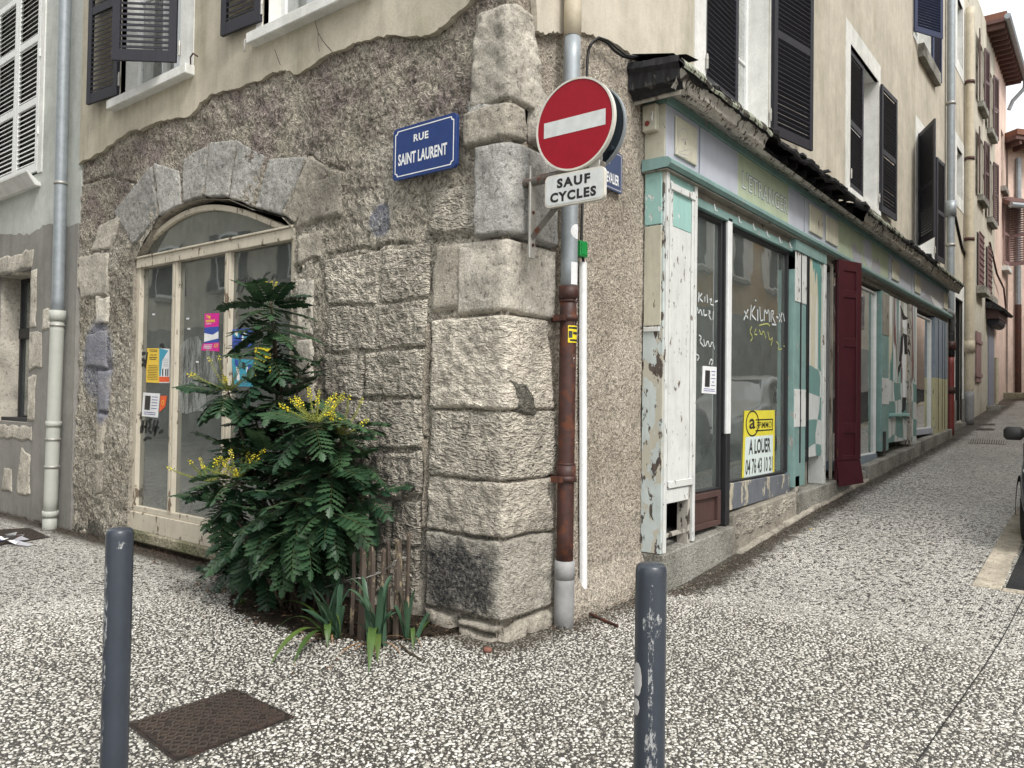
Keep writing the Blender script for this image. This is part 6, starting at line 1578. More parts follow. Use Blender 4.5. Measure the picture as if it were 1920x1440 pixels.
# ============================================================ COVERS, KERB, CAR
def cover(name, q, label, tread=True, z=None, mat='iron_cover', nn=(15, 22)):
    q = [np.array(p[:2], float) for p in q]; cen = sum(q)/4
    zb = H(cen[0])
    t = thing(name, label, 'manhole cover', (cen[0], cen[1], zb))
    TG = lambda a, b, c: (a, b, H(a)+c)
    mb = MB().quadbox(TG, [tuple(p) for p in q], -.02, .003); obj('frame', mb, M[mat], t)
    inn = [tuple(cen+(p-cen)*.955) for p in q]; mb = MB().quadbox(TG, inn, .0032, .007); pl = obj('plate', mb, M[mat], t, bevel=.001)
    if tread:
        na, nb = nn; mb = MB(); qi = [cen+(p-cen)*.93 for p in q]
        for i in range(nb):
            for j in range(na):
                if random.random() < .03: continue
                a = (i+.5+(.5 if j % 2 else 0)*.6)/(nb+.3); b = (j+.5)/na
                p = (1-a)*(1-b)*qi[0]+a*(1-b)*qi[1]+a*b*qi[2]+(1-a)*b*qi[3]
                e = (qi[1]-qi[0])/np.linalg.norm(qi[1]-qi[0]); g = np.array([-e[1], e[0]])
                s = 1 if (i+j) % 2 else -1; d1 = (e+s*g)/1.414; d2 = np.array([-d1[1], d1[0]])
                mb.quadbox(TG, [tuple(p-d1*.0155-d2*.0045), tuple(p+d1*.0155-d2*.0045), tuple(p+d1*.0155+d2*.0045), tuple(p-d1*.0155+d2*.0045)], .0068, .0125)
        o = obj('tread', mb, M['tread_iron'], pl, kind='stuff')
    return t
cover('manhole_cover', COVER, 'brown chequered iron cover beside the left bollard')
LC = [G_[:2] for G_ in (GP(-30, 995), GP(55, 990), GP(95, 1008), GP(-10, 1025))]
cover('manhole_cover', LC, 'dark iron cover at the left edge by the downpipe foot', nn=(10, 14))
for q, lb, tr_ in ((((1818, 823), (1887, 826), (1886, 834), (1815, 831)), 'slotted drain grate across the rising pavement', 'grate'), (((1832, 803), (1865, 804), (1864, 807), (1829, 807)), 'small dark cover beyond the slotted grate', ''), (((1838, 794), (1866, 795), (1866, 798), (1836, 797)), 'second small cover past the grate, nearer the far house', ''), (((1895, 747), (1925, 747), (1925, 752), (1896, 751)), 'cover at the top of the rising street', '')):
    qq = [tuple(GP(*p)[:2]) for p in q]; t = cover('drain_cover', qq, lb, tread=False)
    t['category'] = 'drain cover'
    if tr_:
        cen = np.mean(qq, 0); qi = [np.array(p) for p in qq]
        for k in range(16):
            a0, a1 = (k+.25)/16, (k+.75)/16
            L0 = [(1-a)*qi[0]+a*qi[1] for a in (a0, a1)]; L1 = [(1-a)*qi[3]+a*qi[2] for a in (a0, a1)]
            mb = MB().quadbox(lambda a, b, c: (a, b, H(a)+c), [tuple(L0[0]), tuple(L0[1]), tuple(L1[1]), tuple(L1[0])], .0072, .012); obj('bar', mb, M['galv'], t)
# kerb of pale stone along the parking bay
kb = thing('kerb', 'pale granite kerb edging the parking bay at the right', 'kerb', (3.44, -2.33, H(3.44))); kb['kind'] = 'structure'; del kb['category']
x = 3.44
while x < 26:
    l = 1.0 if x > 3.5 else 1.15
    q = [(x+.006, -2.245), (x+l-.006, -2.245), (x+l-.006, -2.44), (x+.006, -2.455)]
    mb = MB(); mb.add([(a, b, H(a)+c) for c in (-.05, .012) for a, b in q], [(0, 1, 2, 3), (7, 6, 5, 4)]+[(i, (i+1) % 4, 4+(i+1) % 4, 4+i) for i in range(4)])
    obj('kerb_stone', mb, M['kerbstone'], kb, bevel=.006); x += l
mb = MB(); q = [(3.40, -2.462), (3.48, -2.462), (3.50, -5.4), (3.42, -5.4)]; mb.add([(a, b, H(a)+c) for c in (-.05, .012) for a, b in q], [(0, 1, 2, 3), (7, 6, 5, 4)]+[(i, (i+1) % 4, 4+(i+1) % 4, 4+i) for i in range(4)]); obj('kerb_stone', mb, M['kerbstone'], kb, bevel=.006)
mb = MB()
pts = [(-.118, -2.497), (3.40, -2.622)]; nseg = 24
for k in range(nseg):
    a = k/nseg; b = (k+1)/nseg
    p = [pts[0][i]+(pts[1][i]-pts[0][i])*a for i in (0, 1)]; r_ = [pts[0][i]+(pts[1][i]-pts[0][i])*b for i in (0, 1)]
    mb.add([(p[0], p[1]-.003, H(p[0])+.004), (r_[0], r_[1]-.003, H(r_[0])+.004), (r_[0], r_[1]+.003, H(r_[0])+.004), (p[0], p[1]+.003, H(p[0])+.004)], [(0, 1, 2, 3)])
M['joint_black'] = m_plain('black_joint', (.012, .012, .012), .8); struct('paving_joint', mb, M['joint_black'], fix=False)

# parked car: hull by cross-sections along its length
M['car_paint'] = m_metal('navy_car_paint', (.018, .024, .04), .12, .0, .05, 3, .0, 0, spec=.8)
M['car_glass'] = m_plain('tinted_car_glass', (.012, .014, .016), .04, 0, .9); M['tyre'] = m_plain('tyre_rubber', (.018, .018, .018), .8); M['alloy'] = m_plain('alloy_wheel', (.4, .41, .42), .3, .8); M['lamp_glass'] = m_plain('clear_lamp_glass', (.55, .57, .6), .08); M['black_trim'] = m_plain('black_trim', (.02, .02, .02), .5)
def car(x0, yc, label, paint='car_paint'):
    L_, Wd = 4.05, 1.72; zb = lambda x: H(x)
    cr = thing('parked_car', label, 'car', (x0+L_/2, yc, H(x0+L_/2)))
    slope = (H(x0+L_)-H(x0))/L_
    TC = lambda x, y, z: (x0+x, yc+y, H(x0)+slope*x+z)
    # stations: x, half width at waist, sill z, waist z (shoulder), half roof width, roof z
    st = [(0.0, .60, .34, .60, .52, .62), (.06, .72, .24, .68, .60, .74), (.22, .80, .20, .78, .68, .84), (.55, .845, .19, .86, .72, .92), (1.0, .86, .19, .92, .72, 1.00), (1.12, .86, .19, .93, .70, 1.04), (1.45, .86, .19, .95, .62, 1.28), (1.8, .86, .19, .96, .58, 1.44),
          (2.3, .86, .19, .97, .57, 1.49), (2.9, .86, .19, .99, .56, 1.47), (3.4, .85, .19, 1.01, .56, 1.38), (3.75, .83, .22, 1.0, .60, 1.18), (3.95, .79, .28, .95, .64, 1.0), (4.05, .70, .36, .80, .62, .84)]
    mb = MB(); vs = []; K = 0
    for (x, w, s, wz, rw, rzz) in st:
        sec = [(0, s), (w*.86, s), (w*.97, s+.09), (w*1.0, s+.28), (w*1.01, (s+wz)/2+.1), (w*.985, wz-.06), (w*.955, wz), (rw*.55+w*.40, wz+(rzz-wz)*.45), (rw*1.02, rzz-.06*(rzz-wz > .2)), (rw*.90, rzz-.01), (rw*.5, rzz+.015), (0, rzz+.02)]
        full = [(-a, b) for a, b in sec[::-1]]+sec[1:-1]; K = len(full)
        vs += [TC(x, a, b) for a, b in full]
    fs = [(i*K+k, i*K+(k+1) % K, (i+1)*K+(k+1) % K, (i+1)*K+k) for i in range(len(st)-1) for k in range(K)]; fs += [tuple(range(K)), tuple((len(st)-1)*K+k for k in reversed(range(K)))]
    mb.add(vs, fs); body = obj('body', mb, M[paint], cr, smooth=True)
    sub = body.modifiers.new('s', 'SUBSURF'); sub.levels = 2; sub.render_levels = 2
    for s in (-1, 1):
        g = MB()
        def side(x):      # glasshouse side surface
            i = max(k for k in range(len(st)-1) if st[k][0] <= x); a, b = st[i], st[i+1]; t_ = (x-a[0])/(b[0]-a[0]); return [p+(q-p)*t_ for p, q in zip(a, b)]
        for xa, xb, xc, xd in ((1.32, 2.18, 2.18, 1.75), (2.26, 3.1, 3.1, 2.26), (3.17, 3.5, 3.3, 3.17)):
            vsg = []
            for x, hi in ((xa, 0), (xb, 0), (xc, 1), (xd, 1)):
                _, w, s_, wz, rw, rzz = side(x)
                if hi: y, z = rw*1.03, rzz-.09
                else: y, z = w*.955, wz+.02
                vsg.append(TC(x, s*(y+.012), z))
            g.add(vsg, [(0, 1, 2, 3)])
        obj('side_window', g, M['car_glass'], cr, fix=False)
        # wheels
        for x in (.78, 3.28):
            c = TC(x, s*.80, .30); n = 28
            w_ = MB(); vs = []
            for r_, y in ((.17, .0), (.20, .03), (.29, .04), (.305, .0), (.305, -.14), (.28, -.17)):
                for k in range(n): a = 2*math.pi*k/n; vs.append((c[0]+r_*math.cos(a), c[1]+s*y, c[2]+r_*math.sin(a)))
            w_.add(vs, [(i*n+k, i*n+(k+1) % n, (i+1)*n+(k+1) % n, (i+1)*n+k) for i in range(5) for k in range(n)]); wh = obj('wheel', w_, M['tyre'], cr, smooth=True)
            rm = MB(); 
            for k in range(5):
                a = 2*math.pi*k/5; p = Vector((math.cos(a), 0, math.sin(a))); q = Vector((-math.sin(a), 0, math.cos(a))); cc_ = Vector(c)+Vector((0, s*.03, 0))
                rm.add([cc_+q*.035, cc_-q*.035, cc_+p*.18-q*.03, cc_+p*.18+q*.03], [(0, 1, 2, 3)])
            rm.tube([Vector(c)+Vector((0, s*.0, 0)), Vector(c)+Vector((0, s*.02, 0))], .175, 24); obj('rim', rm, M['alloy'], wh)
            ar = MB(); vs = []
            for r_ in (.30, .365):
                for k in range(n//2+1): a = math.pi*k/(n//2); vs.append((c[0]+r_*math.cos(a), c[1]+s*.072, c[2]+r_*math.sin(a)-.01))
            ar.add(vs, [(k, k+1, n//2+1+k+1, n//2+1+k) for k in range(n//2)]); obj('wheel_arch', ar, M['black_trim'], cr, fix=False)
        # mirror, headlight, handles
        m_ = MB(); p = TC(1.38, s*.97, 1.02); bmv = [(p[0]+dx*.10, p[1]+dy*.09, p[2]+dz*.07) for dx in (-1, 1) for dy in (-1, 1) for dz in (-1, 1)]
        m_.add(bmv, [(0, 1, 3, 2), (4, 6, 7, 5), (0, 4, 5, 1), (2, 3, 7, 6), (0, 2, 6, 4), (1, 5, 7, 3)]); mo_ = obj('wing_mirror', m_, M['black_trim'], cr, bevel=.03, smooth=True)
        h_ = MB(); h_.add([TC(.02, s*.52, .62), TC(.10, s*.735, .68), TC(.30, s*.80, .78), TC(.12, s*.66, .79), TC(.05, s*.52, .72)], [(0, 1, 2, 3, 4)]); hl = obj('headlight', h_, M['lamp_glass'], cr)
        hl.modifiers.new('s', 'SOLIDIFY').thickness = .04
        for x in (2.0, 2.95):
            h_ = MB().box(TC, x, x+.16, s*.873-.012, s*.873+.012, .80, .825); obj('door_handle', h_, M[paint], cr, bevel=.005)
        for x in (1.25, 2.22, 3.12):
            h_ = MB().box(TC, x, x+.008, s*.872-.004, s*.872+.004, .26, .93); obj('door_gap', h_, M['black_trim'], cr)
        h_ = MB().box(TC, 1.2, 2.9, s*.866-.01, s*.866+.012, .24, .29); obj('sill_trim', h_, M['black_trim'], cr)
    h_ = MB(); h_.add([TC(1.16, -.62, 1.06), TC(1.16, .62, 1.06), TC(1.74, .52, 1.43), TC(1.74, -.52, 1.43)], [(0, 1, 2, 3)]); ws = obj('windscreen', h_, M['car_glass'], cr); ws.modifiers.new('s', 'SOLIDIFY').thickness = .03
    h_ = MB(); h_.box(TC, -.02, .05, -.42, .42, .30, .42); h_.box(TC, -.015, .05, -.40, .40, .52, .58); obj('grille', h_, M['black_trim'], cr)
    h_ = MB().box(TC, -.035, -.015, -.26, .26, .43, .53); obj('number_plate', h_, M['paper'], cr)
    return cr
CARX, CARY = 4.60, -3.28
car(CARX, CARY, 'dark navy parked car just entering the frame at the right edge')
M['white_car'] = m_metal('white_car_paint', (.6, .61, .6), .15, 0, .05, 3, .0)
car(10.2, CARY-.05, 'white parked car further up the bay, reflected in the far shop windows', 'white_car')
# ============================================================ POSTERS AND PAINT ON THE ARCHED WINDOW
PG = AD-.014
fa = lambda x, y: LP(x, y, PG)
def lposter(quad, label, mat, name='poster', cat='poster', group=None): return posted(TL, name, quad, label, cat, mat, PG, group, fa)
dq = PG+.0026
GP_ = None
t, q = lposter(((276, 653), (299, 653), (299, 718), (274, 717)), 'yellow poster headed YOGA on the left pane of the arched window', 'yellow_dull')
qtext(TL, q, 'YOGA', .2, .85, .03, .11, dq, 'black_ink', t, .02); qtext(TL, q, 'ATELIER', .25, .8, .17, .22, dq, 'black_ink', t)
for k, (a, b) in enumerate(((.2, .85), (.25, .75))): qrect(TL, q, a, b, .26+.05*k, .28+.05*k, dq, 'black_ink', t, 'text_line')
for k in range(9): qrect(TL, q, .1+.02*(k % 3), .9-.03*(k % 2), .5+.05*k, .512+.05*k, dq, 'black_ink', t, 'text_line')
t, q = lposter(((299, 653), (318, 654), (318, 718), (299, 718)), 'pale poster with a teal and orange figure print beside the yellow one', 'paper')
mb = MB().prism(TL, [qpt(q, 0, 0), qpt(q, .9, .05), qpt(q, .3, .35), qpt(q, .15, .8), qpt(q, 0, .8)], dq, dq+.0006); obj('print', mb, M['cyan_print'], t); qrect(TL, q, 0, 1, .82, .97, dq, 'orange', t)
for a in (.3, .6, .8): mb = MB().prism(TL, [qpt(q, a, .6), qpt(q, a+.12, .58), qpt(q, a+.1, .8), qpt(q, a, .8)], dq+.0007, dq+.0012); obj('print', mb, M['black_ink'], t)
for k in range(5): qrect(TL, q, .35, .9, .3+.05*k, .312+.05*k, dq, 'print_grey', t, 'text_line')
t, q = lposter(((269, 736), (300, 738), (296, 783), (266, 780)), 'crumpled white notice with a dark photo on the left pane of the arched window', 'paper', 'notice', 'notice')
qrect(TL, q, .14, .48, .12, .72, dq, 'photo_dark', t)
for k in range(5): qrect(TL, q, .56, .9, .14+.12*k, .17+.12*k, dq, 'ink_violet', t, 'text_line')
for k in range(2): qrect(TL, q, .15, .85, .8+.08*k, .83+.08*k, dq, 'ink_violet', t, 'text_line')
t, q = lposter(((301, 742), (313, 742), (310, 762), (299, 773)), 'small torn orange flyer beside the white notice', 'orange', 'flyer', 'flyer')
mb = MB(); ring(mb, TL, qpt(q, .5, .5), .018, .026, dq, dq+.0006, 16); obj('print', mb, M['yellow_dull'], t)
t, q = lposter(((384, 588), (411, 587), (410, 612), (384, 614)), 'magenta poster with yellow lettering on the middle pane', 'magenta')
qtext(TL, q, 'Tag', .1, .42, .1, .4, dq, 'yellow', t, .04); qtext(TL, q, 'moment', .1, .75, .42, .66, dq, 'yellow', t, .03); qrect(TL, q, .1, .5, .75, .79, dq, 'paper', t, 'text_line')
t, q = lposter(((384, 614), (410, 612), (410, 642), (383, 644)), 'blue and white picture poster directly under the magenta one', 'blue_print')
mb = MB().prism(TL, [qpt(q, 0, .35), qpt(q, .6, .5), qpt(q, 1, .3), qpt(q, 1, .75), qpt(q, 0, .9)], dq, dq+.0006); obj('print', mb, M['paper'], t)
t, q = lposter(((381, 644), (411, 642), (411, 659), (377, 657)), 'magenta strip poster lowest of the column on the middle pane', 'magenta')
for k in range(3): qrect(TL, q, .1, .6, .2+.2*k, .28+.2*k, dq, 'paper', t, 'text_line')
for k in range(3): mb = MB().quadbox(TL, [qpt(q, .7+.09*k, .6), qpt(q, .73+.09*k, .6), qpt(q, .79+.09*k, .1), qpt(q, .76+.09*k, .1)], dq, dq+.0006); obj('print', mb, M['yellow'], t)
t, q = lposter(((434, 672), (478, 675), (478, 725), (440, 724)), 'torn turquoise picture poster behind the shrub on the right pane', 'cyan_print')
for k in range(7): a = random.uniform(.05, .8); b = random.uniform(0, .7); mb = MB().prism(TL, [qpt(q, a, b), qpt(q, a+.14, b+.05), qpt(q, a+.1, b+.3), qpt(q, a-.03, b+.22)], dq+.0003*k, dq+.0006+.0003*k); obj('print', mb, M[['paper', 'blue_print', 'black_ink'][k % 3]], t)
t, q = lposter(((434, 618), (475, 615), (475, 650), (436, 655)), 'torn blue and white poster higher on the right pane behind leaves', 'blue_print')
for k in range(8): a = random.uniform(.05, .8); b = random.uniform(0, .7); mb = MB().prism(TL, [qpt(q, a, b), qpt(q, a+.12, b+.1), qpt(q, a+.08, b+.35), qpt(q, a-.03, b+.2)], dq+.0003*k, dq+.0006+.0003*k); obj('print', mb, M[['paper', 'cyan_print'][k % 2]], t)
t, q = lposter(((478, 652), (508, 651), (508, 703), (477, 705)), 'bright yellow poster on the right pane seen through the shrub', 'yellow')
for k in range(3): qrect(TL, q, .1, .85, .55+.1*k, .57+.1*k, dq, 'print_grey', t, 'text_line')
t, q = lposter(((488, 800), (505, 801), (505, 808), (488, 807)), 'small orange and white strip low on the right pane', 'paper', 'flyer', 'flyer'); qrect(TL, q, 0, 1, .3, .5, dq, 'orange', t)
# black tags
sg = lambda lines, w, m, lb=None: strokes(TL, lines, w, dq+.002, m, awin, fa, label=lb)
sg([[(272, 662), (264, 664), (263, 672), (271, 676), (271, 684), (262, 684)], [(277, 660), (273, 690)], [(300, 648), (305, 646), (306, 653)]], .034, 'black_ink', 'thick black tag half covered by the posters')
sg([[(264, 772), (263, 790)], [(263, 798), (264, 812)], [(268, 788), (266, 812)], [(275, 788), (273, 812)], [(267, 800), (274, 800)], [(284, 786), (278, 788), (283, 797), (277, 806), (284, 812)], [(290, 788), (285, 810), (293, 800), (289, 818)], [(296, 788), (291, 812)], [(290, 800), (297, 802)], [(298, 812), (304, 806), (304, 812)], [(270, 826), (275, 820), (283, 822)]], .026, 'black_ink', 'black tag scrawled low on the left pane')
M['faint_tag'] = m_plain('faint_tag', (.05, .055, .05), .8)
sg([[(441, 530), (450, 522), (444, 548)], [(452, 524), (462, 520), (452, 548)], [(464, 526), (462, 546), (470, 520)], [(474, 522), (470, 545)], [(478, 545), (486, 516), (489, 540)], [(481, 532), (489, 530)], [(492, 540), (496, 514), (506, 510)], [(494, 526), (502, 524)], [(506, 536), (513, 512), (518, 522)]], .016, 'faint_tag', 'faint tag high on the right pane')
sg([[(524, 670), (528, 690), (533, 668)], [(536, 690), (539, 670), (543, 692)], [(545, 674), (546, 690)], [(520, 690), (526, 704), (533, 696)]], .014, 'scrawl')
M['smear'] = None
def smear_mat():
    t = NT('wiped_white_smear'); n = t.noise(10, 6, .7, vec=t.scale(t.pos(), (1, 1.6, .35)))
    x = t.sep()
    a = t.ramp(n, [(.44, 0), (.62, .42)]); b = t.bsdf((.42, .44, .42), .7); tr = t.n('BsdfTransparent'); ms = t.n('MixShader'); t.put(ms.inputs[0], a); t.put(ms.inputs[1], tr.outputs[0]); t.put(ms.inputs[2], b)
    return t.done(ms.outputs[0])
M['smear'] = smear_mat()
mb = MB().prism(TL, [fa(*p) for p in ((338, 650), (352, 634), (372, 630), (380, 645), (406, 660), (410, 690), (408, 770), (392, 772), (370, 770), (350, 776), (336, 772), (334, 700))], dq, dq+.0004); obj('paint_smear', mb, M['smear'], awin, label='whitish wiped smear on the middle pane')
for p0 in ((286, 588), (350, 596), (352, 615), (368, 677)):
    qd = [fa(p0[0], p0[1]), fa(p0[0]+5, p0[1]), fa(p0[0]+5, p0[1]+3), fa(p0[0], p0[1]+3)]; mb = MB().quadbox(TL, qd, dq, dq+.001); obj('tape_scrap', mb, M['paper'], awin)

# ============================================================ MAHONIA SHRUB
def leaf_mat(name, c, c2, rough=.28):
    t = NT(name); r = t.n('ObjectInfo').outputs['Random']
    a = t.n('Attribute', attribute_name='rnd').outputs['Fac']
    col = t.mix(t.ramp(t.math('ADD', t.math('MULTIPLY', r, .6), t.math('MULTIPLY', a, .4)), [(.2, 0), (.8, 1)]), c, c2)
    n_ = t.noise(9, 4, .6); col = t.mix(.5, col, t.ramp(n_, [(.3, .55), (.7, 1.3)]), 'MULTIPLY')
    return t.done(t.bsdf(col, rough, t.bump(t.noise(90, 2), .25, .002), spec=.3))
M['mahonia'] = leaf_mat('dark_glossy_leaf', (.014, .040, .020), (.044, .090, .040), .42)
M['mahonia_young'] = leaf_mat('yellow_green_leaf', (.05, .085, .02), (.09, .12, .03))
M['rachis'] = m_plain('leaf_stalk', (.07, .085, .03), .6)
M['bark'] = m_rough('shrub_bark', [(.04, .03, .022), (.07, .055, .04), (.11, .09, .06)], .6, .3, 2)
M['flower'] = m_plain('yellow_flower', (.85, .68, .03), .5); M['bud'] = m_plain('green_yellow_bud', (.22, .24, .04), .6)
def leaflet_pts(L, w):
    # spiny outline of half a leaflet: (along, across)
    return [(0, 0), (.10, .30), (.22, .46), (.27, .72), (.34, .46), (.45, .52), (.52, .76), (.58, .46), (.70, .44), (.77, .58), (.82, .32), (1.0, .0)]
def make_leaf(seed, L=.36, pairs=8, droop=.5):
    r = random.Random(seed); V = []; Fc = []; rn = []
    def P(t): x = L*t; return Vector((x*(1-.12*droop*t), 0, -droop*L*.55*t*t))
    def add_leaflet(base, d, up, l, w, rv):
        side = d.cross(up).normalized(); b = len(V)
        half = leaflet_pts(l, w)
        cup = r.uniform(.1, .32)
        bend = r.uniform(.05, .25)
        for a, c in half: V.append(base+d*(a*l)+side*(c*w)+up*(-abs(c)*w*cup*1.0-bend*l*a*a + (c > .6)*-.002))
        for a, c in half[1:-1]: V.append(base+d*(a*l)-side*(c*w)+up*(-abs(c)*w*cup-bend*l*a*a))
        mids = [0, .3, .55, .8]
        mi = []
        for m_ in mids[1:]: mi.append(len(V)); V.append(base+d*(m_*l)+up*(-bend*l*m_*m_))
        n = len(half)
        R = [b+i for i in range(n)]; Lf = [b]+[b+n+i for i in range(n-2)]+[b+n-1]
        for S_ in (R, Lf):
            Fc.append((S_[0], S_[1], S_[2], S_[3], mi[0]) if 0 else (S_[0], S_[1], S_[2], mi[0]))
            Fc.append((S_[2], S_[3], S_[4], mi[0])); Fc.append((S_[4], S_[5], mi[1], mi[0])); Fc.append((S_[5], S_[6], S_[7], mi[1])); Fc.append((S_[7], S_[8], mi[2], mi[1])); Fc.append((S_[8], S_[9], S_[10], mi[2])); Fc.append((S_[10], S_[11], mi[2]))
        rn.extend([rv]*(len(V)-b))
    for k in range(pairs):
        t = .2+.72*k/(pairs-1); p = P(t); tan = (P(min(1, t+.02))-P(t-.02)).normalized()
        l = L*(.27+.05*math.sin(t*3))*r.uniform(.88, 1.12); w = l*.43
        for s in (-1, 1):
            sd = Vector((0, s, 0)); d = (sd*.92+tan*.45+Vector((0, 0, r.uniform(-.12, .22)))).normalized(); up = Vector((0, 0, 1)); up = (up-d*up.dot(d)).normalized()
            up = (up+tan.cross(d)*0).normalized()
            add_leaflet(p, d, up, l, w, r.uniform(0, 1))
    p = P(.95); tan = (P(1)-P(.95)).normalized(); up = Vector((0, 0, 1)); up = (up-tan*up.dot(tan)).normalized(); add_leaflet(p, tan, up, L*.27, L*.12, r.uniform(0, 1))
    b = len(V); seg = 6; mi0 = len(Fc)
    for i in range(seg+1):
        q = P(.97*i/seg)
        for dy, dz in ((-.0022, 0), (.0022, 0), (0, .004)): V.append(q+Vector((0, dy*(1.6-i/seg), dz)))
        rn.extend([.9]*3)
    for i in range(seg):
        for k in range(3): Fc.append((b+i*3+k, b+i*3+(k+1) % 3, b+(i+1)*3+(k+1) % 3, b+(i+1)*3+k))
    me = bpy.data.meshes.new('leaf'); me.from_pydata(V, [], Fc); me.update()
    me.materials.append(M['mahonia']); me.materials.append(M['rachis'])
    me.polygons.foreach_set('material_index', [0]*mi0+[1]*(len(Fc)-mi0))
    at = me.attributes.new('rnd', 'FLOAT', 'POINT'); at.data.foreach_set('value', rn)
    return me
LEAF = [make_leaf(s, L=l, pairs=p, droop=d) for s, l, p, d in ((1, .37, 8, .15), (2, .34, 7, .4), (3, .32, 7, .7), (4, .37, 8, 1.0), (5, .30, 5, .4), (6, .26, 5, .6))]
def make_spike(seed, L=.16, ripe=.6):
    r = random.Random(seed); mb = MB()
    def P(t): return Vector((.10*L*math.sin(t*2.2), .0, L*t))
    mb.tube([P(i/5) for i in range(6)], [.0022]*6, 4, mi=1)
    n = 46
    for k in range(n):
        t = .12+.86*k/n; a = k*2.4; yellow = (t > .98-ripe) ; rad = (.014 if yellow else .008)*(1.15-t*.55); s = (.0062 if yellow else .0036)*(1.1-.45*t)*r.uniform(.8, 1.2)
        c = P(t)+Vector((math.cos(a)*rad, math.sin(a)*rad, r.uniform(-.003, .003)))
        vs = [c+Vector(v)*s for v in ((1, 0, 0), (-1, 0, 0), (0, 1, 0), (0, -1, 0), (0, 0, 1), (0, 0, -1))]
        mb.add(vs, [(0, 2, 4), (2, 1, 4), (1, 3, 4), (3, 0, 4), (2, 0, 5), (1, 2, 5), (3, 1, 5), (0, 3, 5)], 0 if yellow and r.random() < .62 else 1)
    me = bpy.data.meshes.new('flower_spike'); me.from_pydata(mb.v, [], mb.f); me.polygons.foreach_set('material_index', mb.m); me.materials.append(M['flower']); me.materials.append(M['bud']); me.update(); return me
SPK = [make_spike(1, .20, .30), make_spike(2, .18, .45), make_spike(3, .23, .16), make_spike(4, .15, .6)]
bush_base = (-.42, 1.62, 0.03)
SH = thing('mahonia_shrub', 'dark glossy spiny-leaved shrub with yellow flower spikes growing against the wall', 'shrub', bush_base)
ro = np.array(bush_base)
LEAFN = [0]; XTRA = []
def place(me, p, az, el, roll, sc, name):
    """local +X points along (az, el)"""
    m = Matrix.Translation(Vector(p)-Vector(ro)) @ Matrix.Rotation(az, 4, 'Z') @ Matrix.Rotation(-el, 4, 'Y') @ Matrix.Rotation(roll, 4, 'X') @ Matrix.Scale(sc, 4)
    if name == 'leaf' and LEAFN[0] >= 298: XTRA.append((me, m)); return
    if name == 'leaf': LEAFN[0] += 1
    o = bpy.data.objects.new(name, me); S.collection.objects.link(o); o.parent = SH; o.matrix_local = m
def bpt(px, py, x): p = on(px, py, 0, x); return (p[0], p[1], p[2])
ROS = [  # px, py, x, leaves, scale, elevation low/high, flowers
    (508, 572, -.42, 13, .95, -5, 45, 0), (506, 612, -.42, 10, 1.05, -12, 18, 0), (508, 662, -.42, 9, 1.05, -20, 12, 0),
    (592, 795, -.66, 15, 1.0, -25, 22, 14), (428, 735, -.60, 13, .95, -30, 22, 11), (446, 900, -.72, 13, .9, -30, 25, 9),
    (525, 745, -.35, 13, .95, -20, 60, 0), (560, 700, -.30, 9, .8, 0, 60, 0), (620, 880, -.55, 15, 1.05, -40, 30, 0), (662, 860, -.28, 12, .92, -30, 40, 0), (650, 800, -.25, 10, .9, -10, 50, 0),
    (682, 925, -.28, 12, .92, -35, 30, 0), (560, 930, -.70, 14, 1.0, -45, 25, 0), (500, 850, -.50, 14, .95, -30, 50, 0), (640, 820, -.45, 9, .85, -20, 30, 7), (395, 905, -.78, 8, .7, -30, 20, 7), (560, 990, -.76, 10, .9, -45, 10, 0), (430, 940, -.60, 13, .95, -40, 25, 0), (500, 960, -.72, 14, 1.0, -50, 10, 0),
    (620, 960, -.62, 13, 1.0, -50, 15, 0), (460, 1010, -.62, 12, .95, -50, 15, 0), (540, 1010, -.7, 12, .95, -55, 5, 0), (630, 1000, -.5, 9, .9, -50, 10, 0), (590, 860, -.3, 12, 1, -20, 60, 0), (440, 840, -.4, 11, .9, -30, 40, 0),
    (500, 1060, -.5, 11, .9, -50, 20, 0), (590, 1040, -.45, 10, .9, -45, 30, 0), (480, 790, -.35, 12, .95, -20, 50, 0), (540, 800, -.3, 12, 1, -10, 60, 0), (610, 930, -.25, 12, 1, -20, 60, 0), (430, 1060, -.35, 8, .8, -30, 30, 0), (540, 880, -.45, 13, 1, -30, 60, 0)]
stemmb = MB()
